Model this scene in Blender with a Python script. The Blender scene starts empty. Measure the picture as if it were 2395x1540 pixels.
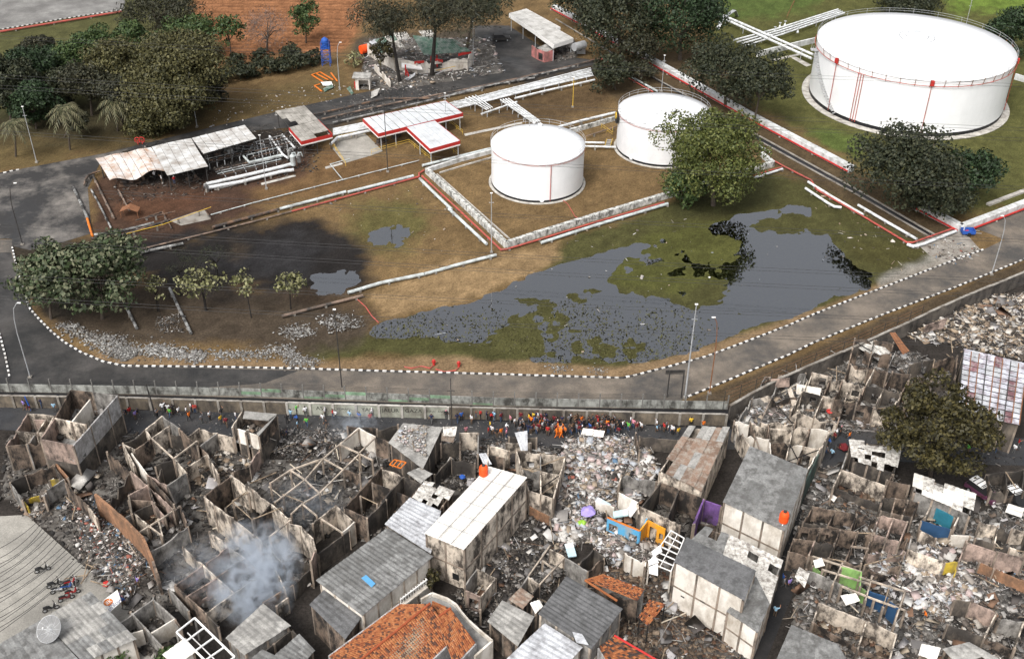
import bpy, math, random
import numpy as np
from mathutils import Vector, Matrix
random.seed(7)
RNG = np.random.default_rng(7)
sc = bpy.context.scene
col = sc.collection
sin, cos, pi = math.sin, math.cos, math.pi
# ---------------------------------------------------------------- camera
F, PITCH, ROLL, H = 2595.2,0.60407,0.011174,95.0      # focal length in units of a 2395 wide picture; metres above ground
SP, CP, SR, CR = sin(PITCH), cos(PITCH), sin(ROLL), cos(ROLL)
cam = bpy.data.cameras.new('camera')
cam.sensor_width = 36.0
cam.lens = 36.0 * F / 2395
cam.clip_start = 1.0
cam.clip_end = 6000.0
camo = bpy.data.objects.new('camera', cam)
col.objects.link(camo)
_r = Vector((CR, SR * SP, SR * CP))
_u = Vector((-SR, CR * SP, CR * CP))
_f = Vector((0, CP, -SP))
camo.matrix_world = Matrix(((_r.x, _u.x, -_f.x, 0),(_r.y, _u.y, -_f.y, 0),(_r.z, _u.z, -_f.z, H),(0,0,0,1)))
sc.camera = camo
# ---------------------------------------------------------------- sky, sun, exposure
SUN_EL, SUN_AZ = math.radians(52), math.radians(212)     # azimuth clockwise from +Y
w = bpy.data.worlds.new('World')
sc.world = w
w.use_nodes = True
wn, wl = w.node_tree.nodes, w.node_tree.links
wn.clear()
sky = wn.new('ShaderNodeTexSky')
sky.sky_type = 'NISHITA'
sky.sun_disc = False
sky.sun_elevation = SUN_EL
sky.sun_rotation = SUN_AZ
sky.air_density = 1.0
sky.dust_density = 6.0
sky.ozone_density = 1.0
hs = wn.new('ShaderNodeHueSaturation')
hs.inputs['Saturation'].default_value = 0.22
bg = wn.new('ShaderNodeBackground')
bg.inputs['Strength'].default_value = 0.15
wo = wn.new('ShaderNodeOutputWorld')
wl.new(sky.outputs[0], hs.inputs['Color'])
wl.new(hs.outputs[0], bg.inputs['Color'])
wl.new(bg.outputs[0], wo.inputs['Surface'])
sl = bpy.data.lights.new('sun', 'SUN')
sl.energy = 1.2
sl.angle = math.radians(14)
sl.color = (1.0,0.96,0.9)
so = bpy.data.objects.new('sun', sl)
col.objects.link(so)
sd = Vector((sin(SUN_AZ) * cos(SUN_EL), cos(SUN_AZ) * cos(SUN_EL), sin(SUN_EL)))
so.rotation_euler = sd.to_track_quat('Z', 'Y').to_euler()
so.location = (0,0,150)
sc.view_settings.view_transform = 'Standard'
sc.view_settings.look = 'None'
sc.view_settings.gamma = 1.0
sc.view_settings.exposure = 0.62
sc.cycles.max_bounces = 6
sc.cycles.diffuse_bounces = 3
sc.cycles.glossy_bounces = 2
sc.cycles.transmission_bounces = 2
sc.cycles.volume_bounces = 2
sc.cycles.use_denoising = True
sc.cycles.denoiser = 'OPENIMAGEDENOISE'
sc.cycles.denoising_input_passes = 'RGB_ALBEDO_NORMAL'
# ---------------------------------------------------------------- picture to place
def P(u, v, z=0.0):
 """the place at height z that the photograph shows at (u, v)"""
 x, y = (u - 1197.5) / F, -(v - 770) / F
 x, y = x * CR - y * SR, x * SR + y * CR
 d = Vector((x, CP + y * SP, -SP + y * CP))
 t = (z - H) / d.z
 return Vector((d.x * t, d.y * t, z))
def PXn(X, Y, Z):
 """inverse of P, numpy"""
 dz = Z - H
 wd = Y * CP - dz * SP
 xx, yy = X / wd, (Y * SP + dz * CP) / wd
 return 1197.5 + F * (xx * CR + yy * SR),770 - F * (-xx * SR + yy * CR)
def depth(p):
 return p.y * CP - (p.z - H) * SP
def ppm(p):
 return F / depth(p)
def zat(base, v):
 """height above the ground point base at which the vertical there passes picture row v"""
 lo, hi = 0.0,60.0
 for _ in range(40):
  m = (lo + hi) / 2
  if PXn(base.x, base.y, m)[1] > v: lo = m
  else: hi = m
 return lo
KEY = dict(a1=(0,0), a2=(592.2,0), a3=(1184.4,0), a4=(1737,0), b1=(0,460.6), b2=(592.2,460.6), b3=(1184.4,460.6), b4=(1737,460.6),
   c1=(0,881.7), c2=(394.8,881.7), c3=(789.6,881.7), c4=(1184.4,881.7), c5=(1579.1,881.7), c6=(1934.4,881.7),
   d1=(0,1144.9), d2=(394.8,1144.9), d3=(789.6,1144.9), d4=(1184.4,1144.9), d5=(1579.1,1144.9), d6=(1901.5,1144.9))
KS = dict(a=1 / 3, b=1 / 3, c=0.21363, d=0.25675)
def K(k, *pts):
 """points read off an enlarged piece of the photograph"""
 x0, y0 = KEY[k]
 s = KS[k[0]]
 return [(x0 + p[0] * s, y0 + p[1] * s) + tuple(p[2:]) for p in pts]
# ---------------------------------------------------------------- mesh helpers
ORD = 'first second third fourth fifth sixth seventh eighth ninth tenth eleventh twelfth thirteenth fourteenth fifteenth sixteenth seventeenth eighteenth nineteenth twentieth'.split()
ORD += ['twenty-' + o for o in ORD[:9]] + ['thirtieth'] + ['thirty-' + o for o in ORD[:9]] + ['fortieth'] + ['forty-' + o for o in ORD[:9]]
ORG = {}
LABELS = {}
def thing(name, label, cat, loc, group=None, kind=None):
 o = bpy.data.objects.new(name, None)
 col.objects.link(o)
 o.location = loc
 o.empty_display_size = 0.3
 ORG[o.name] = Vector(loc)
 if label: o['label'] = label
 if cat: o['category'] = cat
 if group: o['group'] = group
 if kind: o['kind'] = kind
 return o
def mk(name, verts, faces, mat, parent=None, label=None, cat=None, group=None, kind=None, smooth=False, midx=None, origin=None):
 vs = [Vector(v) for v in verts]
 if parent is not None: org = ORG[parent.name]
 elif origin is not None: org = Vector(origin)
 else:
  n = len(vs)
  org = Vector((sum(v.x for v in vs) / n, sum(v.y for v in vs) / n, min(v.z for v in vs)))
 me = bpy.data.meshes.new(name)
 me.from_pydata([tuple(v - org) for v in vs], [], faces)
 for m in (mat if isinstance(mat, (list, tuple)) else [mat]): me.materials.append(m)
 if midx is not None: me.polygons.foreach_set('material_index', midx)
 if smooth: me.polygons.foreach_set('use_smooth', [True] * len(me.polygons))
 me.update()
 o = bpy.data.objects.new(name, me)
 col.objects.link(o)
 ORG[o.name] = org
 if parent is not None: o.parent = parent
 else: o.location = org
 if label: o['label'] = label
 if cat: o['category'] = cat
 if group: o['group'] = group
 if kind: o['kind'] = kind
 return o
def mk_np(name, V, Q, mat, parent=None, label=None, cat=None, group=None, kind=None, attr=None, origin=None, smooth=False):
 """numpy verts (n,3), quads (m,4) or tris (m,3)"""
 V = np.asarray(V, float)
 Q = np.asarray(Q, np.int32)
 if parent is not None: org = np.array(ORG[parent.name])
 elif origin is not None: org = np.array(origin, float)
 else: org = np.array([V[:, 0].mean(), V[:, 1].mean(), V[:, 2].min()])
 me = bpy.data.meshes.new(name)
 n, m, k = len(V), len(Q), Q.shape[1]
 me.vertices.add(n)
 me.vertices.foreach_set('co', (V - org).astype(np.float32).ravel())
 me.loops.add(m * k)
 me.loops.foreach_set('vertex_index', Q.ravel())
 me.polygons.add(m)
 me.polygons.foreach_set('loop_start', np.arange(0, m * k, k, dtype=np.int32))
 if smooth: me.polygons.foreach_set('use_smooth', np.ones(m, bool))
 me.update(calc_edges=True)
 if attr is not None:
  a = me.color_attributes.new('Col', 'FLOAT_COLOR', 'POINT')
  a.data.foreach_set('color', np.c_[attr, np.ones(n)].astype(np.float32).ravel())
 for mm in (mat if isinstance(mat, (list, tuple)) else [mat]): me.materials.append(mm)
 o = bpy.data.objects.new(name, me)
 col.objects.link(o)
 ORG[o.name] = Vector(org)
 if parent is not None: o.parent = parent
 else: o.location = org
 if label: o['label'] = label
 if cat: o['category'] = cat
 if group: o['group'] = group
 if kind: o['kind'] = kind
 return o
class MB:
 """collects solids; put() links them as one mesh object"""
 def __init__(s): s.v, s.f = [], []
 def add(s, vs, fs):
  n = len(s.v)
  s.v += [Vector(v) for v in vs]
  s.f += [tuple(i + n for i in f) for f in fs]
  return s
 def prism(s, poly, z0, z1):
  """vertical prism over a list of points; z0, z1 numbers or lists"""
  n = len(poly)
  zz0 = z0 if isinstance(z0,(list, tuple)) else [z0] * n
  zz1 = z1 if isinstance(z1,(list, tuple)) else [z1] * n
  area = sum(poly[i][0] * poly[(i + 1) % n][1] - poly[(i + 1) % n][0] * poly[i][1] for i in range(n))
  idx = list(range(n)) if area > 0 else list(range(n))[::-1]
  vs = [(poly[i][0], poly[i][1], zz0[i]) for i in idx] + [(poly[i][0], poly[i][1], zz1[i]) for i in idx]
  fs = [tuple(range(n - 1,-1,-1)), tuple(range(n, 2 * n))] + [(i, (i + 1) % n, n + (i + 1) % n, n + i) for i in range(n)]
  return s.add(vs, fs)
 def box(s, c, sx, sy, sz, rz=0.0):
  """box standing on c"""
  ca, sa = cos(rz), sin(rz)
  pl = [(c[0] + x * ca - y * sa, c[1] + x * sa + y * ca) for x, y in ((-sx / 2,-sy / 2),(sx / 2,-sy / 2),(sx / 2, sy / 2),(-sx / 2, sy / 2))]
  return s.prism(pl, c[2], c[2] + sz)
 def bar(s, a, b, w, h=None):
  """rectangular bar from a to b"""
  a, b = Vector(a), Vector(b)
  h = h or w
  d = (b - a)
  if d.length < 1e-6: return s
  d.normalize()
  up = Vector((0,0,1)) if abs(d.z) < 0.95 else Vector((1,0,0))
  sx = d.cross(up).normalized() * (w / 2)
  sy = sx.cross(d).normalized() * (h / 2)
  vs = [a - sx - sy, a + sx - sy, a + sx + sy, a - sx + sy, b - sx - sy, b + sx - sy, b + sx + sy, b - sx + sy]
  return s.add(vs, [(0,1,2,3),(7,6,5,4),(0,4,5,1),(1,5,6,2),(2,6,7,3),(3,7,4,0)])
 def tube(s, pts, r, n=8, caps=True, closed=False):
  pts = [Vector(p) for p in pts]
  rr = r if isinstance(r, (list, tuple)) else [r] * len(pts)
  m = len(pts)
  rings = []
  ref = None
  for i, p in enumerate(pts):
   d0 = (p - pts[i - 1]).normalized() if (i > 0 or closed) else None
   d1 = (pts[(i + 1) % m] - p).normalized() if (i < m - 1 or closed) else None
   d = (d0 or d1) + (d1 or d0)
   if d.length < 1e-6: d = d0 or d1
   d.normalize()
   if ref is None:
    ref = Vector((0,0,1)) if abs(d.z) < 0.9 else Vector((1,0,0))
   x = d.cross(ref)
   if x.length < 1e-4: x = d.cross(Vector((1,0,0)))
   x.normalize()
   y = x.cross(d).normalized()
   ref = y
   k = 1.0
   if d0 and d1:
    c = max(0.35, math.sqrt(max(0.0,(1 + d0.dot(d1)) / 2)))
    k = 1 / c
   rings.append([p + (x * cos(2 * pi * j / n) + y * sin(2 * pi * j / n)) * rr[i] * (k if k < 1.5 else 1.5) for j in range(n)])
  vs = [v for rg in rings for v in rg]
  fs = []
  for i in range(m if closed else m - 1):
   i2 = (i + 1) % m
   for j in range(n):
    fs.append((i * n + j, i * n + (j + 1) % n, i2 * n + (j + 1) % n, i2 * n + j))
  if caps and not closed:
   fs.append(tuple(range(n - 1,-1,-1)))
   fs.append(tuple(range((m - 1) * n, m * n)))
  return s.add(vs, fs)
 def lathe(s, c, prof, n=32, a0=0.0):
  """surface of revolution: prof = [(r, z)]"""
  vs, fs = [], []
  for r, z in prof:
   for j in range(n):
    a = a0 + 2 * pi * j / n
    vs.append((c[0] + r * cos(a), c[1] + r * sin(a), c[2] + z))
  for i in range(len(prof) - 1):
   for j in range(n):
    fs.append((i * n + j, i * n + (j + 1) % n, (i + 1) * n + (j + 1) % n, (i + 1) * n + j))
  fs.append(tuple(range(n - 1,-1,-1)))
  fs.append(tuple(range((len(prof) - 1) * n, len(prof) * n)))
  return s.add(vs, fs)
 def slab(s, q, t):
  """thin sheet with four 3-D corners, thickness t downwards along its normal"""
  q = [Vector(p) for p in q]
  nrm = (q[2] - q[0]).cross(q[3] - q[1]).normalized()
  if nrm.z < 0: nrm = -nrm
  b = [p - nrm * t for p in q]
  vs = q + b
  fs = [(0,1,2,3),(7,6,5,4),(0,4,5,1),(1,5,6,2),(2,6,7,3),(3,7,4,0)]
  e = (q[1] - q[0]).cross(q[2] - q[1])
  if e.dot(nrm) < 0: fs = [f[::-1] for f in fs]
  return s.add(vs, fs)
 def put(s, name, mat, parent=None, **kw):
  return mk(name, s.v, s.f, mat, parent, **kw)
# ---------------------------------------------------------------- materials
def mat(name, c, rough=0.85, var=0.25, scale=1.5, dirt=None, damt=0.0, dscale=0.5, bump=0.0, bscale=20.0, metal=0.0, island=0.0, objvar=0.0, spec=0.3, detail=6.0, dsharp=0.12):
 m = bpy.data.materials.new(name)
 m.use_nodes = True
 N, L = m.node_tree.nodes, m.node_tree.links
 b = N['Principled BSDF']
 b.inputs['Roughness'].default_value = rough
 b.inputs['Metallic'].default_value = metal
 b.inputs['Specular IOR Level'].default_value = spec
 geo = N.new('ShaderNodeNewGeometry')
 cur = None
 if var > 0:
  n1 = N.new('ShaderNodeTexNoise')
  n1.inputs['Scale'].default_value = scale
  n1.inputs['Detail'].default_value = detail
  n1.inputs['Roughness'].default_value = 0.65
  L.new(geo.outputs['Position'], n1.inputs['Vector'])
  r = N.new('ShaderNodeValToRGB')
  r.color_ramp.elements[0].position = 0.28
  r.color_ramp.elements[1].position = 0.72
  r.color_ramp.elements[0].color = (*[x * (1 - var) for x in c], 1)
  r.color_ramp.elements[1].color = (*[min(1, x * (1 + var)) for x in c], 1)
  L.new(n1.outputs['Fac'], r.inputs['Fac'])
  cur = r.outputs['Color']
 else:
  rgb = N.new('ShaderNodeRGB')
  rgb.outputs[0].default_value = (*c, 1)
  cur = rgb.outputs[0]
 def mul(src, lo, hi, cur):
  mr = N.new('ShaderNodeMapRange')
  mr.inputs['To Min'].default_value = lo
  mr.inputs['To Max'].default_value = hi
  L.new(src, mr.inputs['Value'])
  mx = N.new('ShaderNodeMix')
  mx.data_type = 'RGBA'
  mx.blend_type = 'MULTIPLY'
  mx.inputs['Factor'].default_value = 1.0
  L.new(cur, mx.inputs['A'])
  L.new(mr.outputs['Result'], mx.inputs['B'])
  return mx.outputs['Result']
 if island > 0: cur = mul(geo.outputs['Random Per Island'], 1 - island, 1 + island, cur)
 if objvar > 0:
  oi = N.new('ShaderNodeObjectInfo')
  cur = mul(oi.outputs['Random'], 1 - objvar, 1 + objvar, cur)
 if dirt is not None and damt > 0:
  n2 = N.new('ShaderNodeTexNoise')
  n2.inputs['Scale'].default_value = dscale
  n2.inputs['Detail'].default_value = 8.0
  n2.inputs['Roughness'].default_value = 0.7
  mp = N.new('ShaderNodeVectorMath')
  mp.operation = 'MULTIPLY'
  mp.inputs[1].default_value = (1,1,0.55)
  L.new(geo.outputs['Position'], mp.inputs[0])
  L.new(mp.outputs[0], n2.inputs['Vector'])
  r2 = N.new('ShaderNodeValToRGB')
  e = r2.color_ramp.elements
  mid = 0.62 - 0.26 * damt
  e[0].position = max(0.0, mid - dsharp)
  e[1].position = min(1.0, mid + dsharp)
  e[0].color = (0,0,0,1)
  e[1].color = (1,1,1,1)
  L.new(n2.outputs['Fac'], r2.inputs['Fac'])
  mx = N.new('ShaderNodeMix')
  mx.data_type = 'RGBA'
  L.new(r2.outputs['Color'], mx.inputs['Factor'])
  L.new(cur, mx.inputs['A'])
  mx.inputs['B'].default_value = (*dirt, 1)
  cur = mx.outputs['Result']
 L.new(cur, b.inputs['Base Color'])
 if bump > 0:
  n3 = N.new('ShaderNodeTexNoise')
  n3.inputs['Scale'].default_value = bscale
  n3.inputs['Detail'].default_value = 4.0
  L.new(geo.outputs['Position'], n3.inputs['Vector'])
  bp = N.new('ShaderNodeBump')
  bp.inputs['Strength'].default_value = bump
  bp.inputs['Distance'].default_value = 0.1
  L.new(n3.outputs['Fac'], bp.inputs['Height'])
  L.new(bp.outputs['Normal'], b.inputs['Normal'])
 return m
def palette(name, cols, rough=0.85, var=0.2, scale=3.0, per='island'):
 """one of several colours for each loose piece (or for each object)"""
 m = mat(name, (1,1,1), rough, var, scale)
 N, L = m.node_tree.nodes, m.node_tree.links
 b = N['Principled BSDF']
 old = b.inputs['Base Color'].links[0].from_socket
 r = N.new('ShaderNodeValToRGB')
 r.color_ramp.interpolation = 'CONSTANT'
 e = r.color_ramp.elements
 n = len(cols)
 while len(e) < n: e.new(0.5)
 for i, c in enumerate(cols):
  e[i].position = i / n
  e[i].color = (*c, 1)
 if per == 'island':
  g = N.new('ShaderNodeNewGeometry')
  L.new(g.outputs['Random Per Island'], r.inputs['Fac'])
 else:
  g = N.new('ShaderNodeObjectInfo')
  L.new(g.outputs['Random'], r.inputs['Fac'])
 mx = N.new('ShaderNodeMix')
 mx.data_type = 'RGBA'
 mx.blend_type = 'MULTIPLY'
 mx.inputs['Factor'].default_value = 1.0
 L.new(r.outputs['Color'], mx.inputs['A'])
 L.new(old, mx.inputs['B'])
 L.new(mx.outputs['Result'], b.inputs['Base Color'])
 return m
def leafmat(name, cols, trans=0.25):
 m = palette(name, cols, 0.6,0.3,0.6)
 b = m.node_tree.nodes['Principled BSDF']
 b.inputs['Specular IOR Level'].default_value = 0.25
 return m
SOOT = (0.022,0.02,0.019)
M = {}
M['white_tank'] = mat('white_tank_paint', (0.80,0.81,0.82),0.45,0.02,0.6,(0.74,0.75,0.76),0.25,0.25, spec=0.4)
M['white_tank_old'] = mat('white_tank_paint_streaked', (0.74,0.74,0.75),0.55,0.03,0.8,(0.64,0.65,0.66),0.35,0.4)
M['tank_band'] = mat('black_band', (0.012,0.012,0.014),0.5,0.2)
M['conc'] = mat('concrete', (0.30,0.28,0.25),0.9,0.25,1.2,(0.14,0.12,0.10),0.4,0.6, bump=0.3)
M['conc_pale'] = mat('concrete_pale', (0.46,0.44,0.40),0.9,0.2,1.5,(0.22,0.2,0.18),0.3,0.7)
M['pipe_white'] = mat('white_pipe_paint', (0.66,0.68,0.69),0.5,0.08,1.0,(0.34,0.34,0.33),0.25,0.8)
M['pipe_pale'] = mat('pale_grey_pipe_paint', (0.50,0.55,0.55),0.55,0.12,0.8,(0.25,0.25,0.24),0.3,0.6)
M['pipe_soot'] = mat('sooty_pipe_paint', (0.36,0.36,0.35),0.7,0.3,0.8, SOOT, 0.55,0.5)
M['pipe_burnt'] = mat('burnt_pipe', (0.05,0.045,0.042),0.75,0.4,1.2,(0.22,0.13,0.08),0.15,0.7)
M['pipe_scorched'] = mat('scorched_pipe', (0.24,0.17,0.13),0.75,0.3,0.8,(0.05,0.045,0.04),0.45,0.5)
M['pipe_red'] = mat('red_pipe_paint', (0.42,0.075,0.06),0.6,0.2,1.0,(0.25,0.09,0.07),0.35,0.8)
M['red'] = mat('red_paint', (0.42,0.03,0.025),0.55,0.15,2.0)
M['blue'] = mat('blue_paint', (0.025,0.09,0.36),0.55,0.2,2.0)
M['orange_tank'] = mat('orange_plastic', (0.75,0.085,0.015),0.45,0.1,2.0)
M['orange'] = mat('orange_paint', (0.60,0.16,0.02),0.6,0.15,2.0)
M['yellow'] = mat('yellow_paint', (0.55,0.36,0.05),0.6,0.2,2.0)
M['galv'] = mat('galvanised_steel', (0.42,0.43,0.44),0.5,0.15,1.0, metal=0.3)
M['dark_steel'] = mat('dark_steel', (0.04,0.038,0.036),0.6,0.3,2.0)
M['rust'] = mat('rusty_steel', (0.20,0.09,0.045),0.85,0.35,2.5)
M['char'] = mat('charred_wood', (0.022,0.02,0.019),0.9,0.4,4.0)
M['wood'] = mat('bare_timber', (0.34,0.26,0.18),0.85,0.3,3.0, SOOT, 0.25,1.0)
M['wood_pale'] = mat('pale_timber', (0.55,0.48,0.38),0.85,0.2,3.0)
M['mould'] = mat('mouldy_white_wall', (0.60,0.60,0.57),0.85,0.12,1.5,(0.09,0.09,0.08),0.40,1.6, dsharp=0.10)
M['bund_white'] = mat('bund_white_paint', (0.60,0.61,0.61),0.8,0.1,1.2,(0.30,0.30,0.28),0.3,0.8)
M['white'] = mat('white_paint', (0.74,0.73,0.71),0.6,0.08,2.0)
M['black'] = mat('black_paint', (0.015,0.015,0.016),0.6,0.2,2.0)
M['kerb_white'] = mat('kerb_white_paint', (0.66,0.65,0.63),0.8,0.15,1.5,(0.25,0.23,0.2),0.2,0.6, objvar=0.12)
M['kerb_black'] = mat('kerb_black_paint', (0.022,0.022,0.024),0.8,0.3,1.5,(0.10,0.09,0.08),0.25,0.6)
M['cable'] = mat('cable', (0.02,0.02,0.021),0.6,0.0)
M['bark'] = mat('bark', (0.075,0.06,0.048),0.95,0.3,3.0)
M['bark_dark'] = mat('burnt_bark', (0.022,0.019,0.017),0.95,0.3,3.0)
# ================================================================ THE GROUND
RS = 4.0                                              # raster cell, picture units
UW, UH, U0, V0 = 700,480,-200.0,-180.0
_gu, _gv = np.meshgrid(U0 + (np.arange(UW) + .5) * RS, V0 + (np.arange(UH) + .5) * RS)
def raster(poly):
 ins = np.zeros(_gu.shape, bool)
 n = len(poly)
 for i in range(n):
  (x0, y0),(x1, y1) = poly[i][:2], poly[(i + 1) % n][:2]
  if y0 == y1: continue
  c = ((y0 > _gv) != (y1 > _gv)) & (_gu < (x1 - x0) * (_gv - y0) / (y1 - y0) + x0)
  ins ^= c
 return ins.astype(float)
def blur(a, r):
 if r < 1: return a
 k = 2 * r + 1
 for _ in range(2):
  for ax in (0,1):
   p = np.pad(a, [(r + 1, r) if i == ax else (0,0) for i in (0,1)], mode='edge')
   cs = np.cumsum(p, axis=ax)
   a = (np.take(cs, range(k, cs.shape[ax]), ax) - np.take(cs, range(0, cs.shape[ax] - k), ax)) / k
 return a
def mask(poly, r=2):
 return blur(raster(poly), r)
def sample(a, u, v):
 x = np.clip((u - U0) / RS - .5,0, UW - 1.001)
 y = np.clip((v - V0) / RS - .5,0, UH - 1.001)
 i, j = x.astype(int), y.astype(int)
 fx, fy = x - i, y - j
 return (a[j, i] * (1 - fx) + a[j, i + 1] * fx) * (1 - fy) + (a[j + 1, i] * (1 - fx) + a[j + 1, i + 1] * fx) * fy
def vnoise(x, y, s, seed):
 g = np.random.default_rng(seed).random((256,256))
 x, y = x / s, y / s
 i, j = np.floor(x).astype(int), np.floor(y).astype(int)
 fx, fy = x - i, y - j
 fx, fy = fx * fx * (3 - 2 * fx), fy * fy * (3 - 2 * fy)
 a, b, c, d = g[j % 256, i % 256], g[j % 256,(i + 1) % 256], g[(j + 1) % 256, i % 256], g[(j + 1) % 256,(i + 1) % 256]
 return (a * (1 - fx) + b * fx) * (1 - fy) + (c * (1 - fx) + d * fx) * fy
def fbm(x, y, s, seed, oct=4):
 t, amp, tot = 0,1.0,0
 for o in range(oct):
  t = t + amp * vnoise(x + 31.7 * o, y - 17.3 * o, s / 2 ** o, seed + o)
  tot += amp
  amp *= .55
 return t / tot                                    # 0..1, mean .5
xs = np.concatenate([[-3000,-1200,-600,-350,-230,-190], np.arange(-168,168.1,.5), [190,230,350,600,1200,3000]])
yl = [70.0]
while yl[-1] < 345: yl.append(yl[-1] + 0.30 + (yl[-1] - 70) * .0028)
ys = np.concatenate([[-1500,-400,0,35,55,63,67], yl, [370,420,520,800,1600,4000]])
X, Y = np.meshgrid(xs, ys)
X, Y = X.ravel(), Y.ravel()
GU, GV = PXn(X, np.maximum(Y, 40), np.zeros_like(X))
n_big, n_mid, n_fine = fbm(X, Y, 22,11), fbm(X, Y, 6,21), fbm(X, Y, 1.6,31,3)
# real colours of the ground: dry turf first, then what grew, burnt or lies on it
C = np.empty((len(X),3))
dry = np.array([0.118,0.078,0.037])
C[:] = dry
def lay(poly, colr, r=3, amt=1.0, wob=16.0, thr=0.5, soft=0.6, seed=101):
 """colour a patch, its edge broken by noise"""
 du, dv = (fbm(X, Y, 7, seed) - .5) * 2 * wob, (fbm(X, Y, 7, seed + 50) - .5) * wob
 m = sample(mask(poly, r), GU + du, GV + dv)
 m = np.clip((m + ((n_mid - .5) * .9 + (n_fine - .5) * .6) * np.clip(m * 4,0,1) * np.clip((1.05 - m) * 4,0,1) - thr) / soft + .5,0,1) * amt
 C[:] = C * (1 - m[:, None]) + np.array(colr) * m[:, None]
 return m
C *= (0.8 + 0.5 * n_big)[:, None]
lay([(-200,-180),(480,-180),(460,110),(300,330),(-200,420)], (0.058,0.062,0.024),8,.9)
lay([(-50,290),(250,290),(520,240),(800,150),(800,250),(440,330),(-50,410)], (0.092,0.066,0.030),6,.9)
lay([(-50,260),(300,240),(520,150),(520,230),(430,310),(200,330),(-50,330)], (0.035,0.030,0.017),6,.9)
lay([(1660,-100),(2700,-100),(2700,460),(2250,500),(1990,380),(1760,250),(1660,120)], (0.066,0.070,0.022),5,.9)
lay([(1640,-60),(1940,-60),(1900,30),(1700,40)], (0.06,0.085,0.022),4,.9)
lay([(2200,-60),(2500,-60),(2500,30),(2230,30)], (0.095,0.14,0.025),4,.9)
lay([(1870,300),(2050,320),(2000,370),(1900,330)], (0.065,0.088,0.022),3,.9)
lay([(1380,130),(1700,120),(1760,260),(1990,400),(2150,480),(2260,560),(2140,575),(1900,440),(1600,240),(1440,250)], (0.062,0.045,0.026),4,.9)
lay([(1070,230),(1400,190),(1440,250),(1300,280),(1150,280)], (0.070,0.046,0.024),4,.9)
lay([(760,340),(1000,380),(990,400),(700,470),(500,510),(560,430),(730,390)], (0.115,0.068,0.032),4,.9)
# green flooded turf
lay([(690,800),(880,780),(1000,760),(1250,650),(1320,560),(1560,470),(1780,400),(1880,420),(2120,560),(2230,560),(2190,610),(1980,700),(1760,785),(1560,845),(1460,860),(1100,855),(900,835),(720,840)], (0.050,0.050,0.018),3,.95)
lay([(1500,540),(1750,500),(1740,640),(1560,690),(1400,660)], (0.062,0.064,0.018),4,.8)
lay([(790,480),(960,460),(1010,480),(1000,560),(900,600),(800,560)], (0.066,0.066,0.022),9,.75)
lay([(1560,470),(1790,400),(1830,480),(1700,500),(1560,510)], (0.036,0.036,0.014),3,.9)
lay([(1990,560),(2150,570),(2190,600),(2080,640),(1980,600)], (0.050,0.046,0.016),3,.9)
# sandy bare strip beside the pond
lay([(860,700),(1000,620),(1160,600),(1310,560),(1310,615),(1180,665),(1090,705),(900,745)], (0.20,0.135,0.070),3,.95)
lay([(720,850),(1000,830),(1450,860),(1560,835),(1900,725),(2230,590),(2290,590),(1900,760),(1480,900),(300,870),(200,830),(280,820)], (0.17,0.115,0.065),2,.95,8)
lay([(2040,650),(2230,575),(2300,585),(2060,680)], (0.20,0.19,0.17),2,.8,8)
lay([(1600,938),(1740,884),(2070,742),(2400,612),(2500,590),(2400,652),(2100,780),(1715,960)], (0.060,0.044,0.028),1,.95,8)
# dirt beneath the small trees, then the burnt ground
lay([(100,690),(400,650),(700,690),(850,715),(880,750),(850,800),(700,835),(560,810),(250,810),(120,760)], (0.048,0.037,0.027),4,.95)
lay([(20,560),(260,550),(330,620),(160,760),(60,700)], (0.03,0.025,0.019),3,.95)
lay([(225,395),(460,330),(740,330),(730,400),(560,450),(640,490),(470,540),(300,600),(225,560)], (0.052,0.030,0.021),4,.97)
lay([(270,470),(480,450),(520,470),(360,520),(290,520)], (0.085,0.040,0.022),4,.6)
lay([(225,370),(480,300),(620,290),(740,330),(660,390),(480,420),(300,430)], (0.022,0.019,0.017),4,.95)
lay([(200,590),(330,575),(480,530),(640,500),(760,505),(820,545),(875,590),(890,650),(850,685),(700,690),(560,695),(420,690),(300,655),(220,630)], (0.0125,0.012,0.0125),9,.97,40)
lay([(560,560),(700,540),(780,580),(720,640),(560,650),(430,620)], (0.026,0.026,0.028),6,.55,40,.62)
lay([(500,575),(560,560),(600,590),(540,610)], (0.05,0.035,0.02),4,.5)
lay([(600,690),(790,675),(860,700),(900,745),(880,760),(840,730)], (0.055,0.038,0.025),3,.8)
lay([(770,250),(900,200),(1000,160),(1200,90),(1420,160),(1400,175),(1050,215),(700,320),(640,300)], (0.030,0.028,0.027),4,.95)
lay([(840,90),(1180,60),(1190,170),(960,200),(830,210)], (0.050,0.042,0.033),4,.9)
# the settlement's own burnt earth
lay([(-200,905),(1700,950),(2000,830),(2600,560),(2800,1750),(-200,1750)], (0.030,0.026,0.023),1,1.0,3)
lay([(-50,1150),(120,1150),(330,1400),(330,1560),(500,1330),(720,1480),(560,1260),(300,1120),(100,1100)], (0.024,0.023,0.023),3,.9)
# the tilled field
fm = lay([(400,-150),(850,-150),(850,60),(800,118),(640,130),(500,160),(460,60)], (0.23,0.105,0.05),3,1.0,6)
row = np.sin(Y * 2 * pi / 2.3 + 1.2 * np.sin(X * .05) + 3 * n_mid)
C *= (1 - fm * .42 * (row < -.15) * (n_fine > .38))[:, None]
C *= (0.62 + 0.76 * n_fine)[:, None]
C *= (0.85 + 0.3 * np.random.default_rng(5).random(len(X)))[:, None]
C = np.clip(C, 0.004,0.8)
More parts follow.
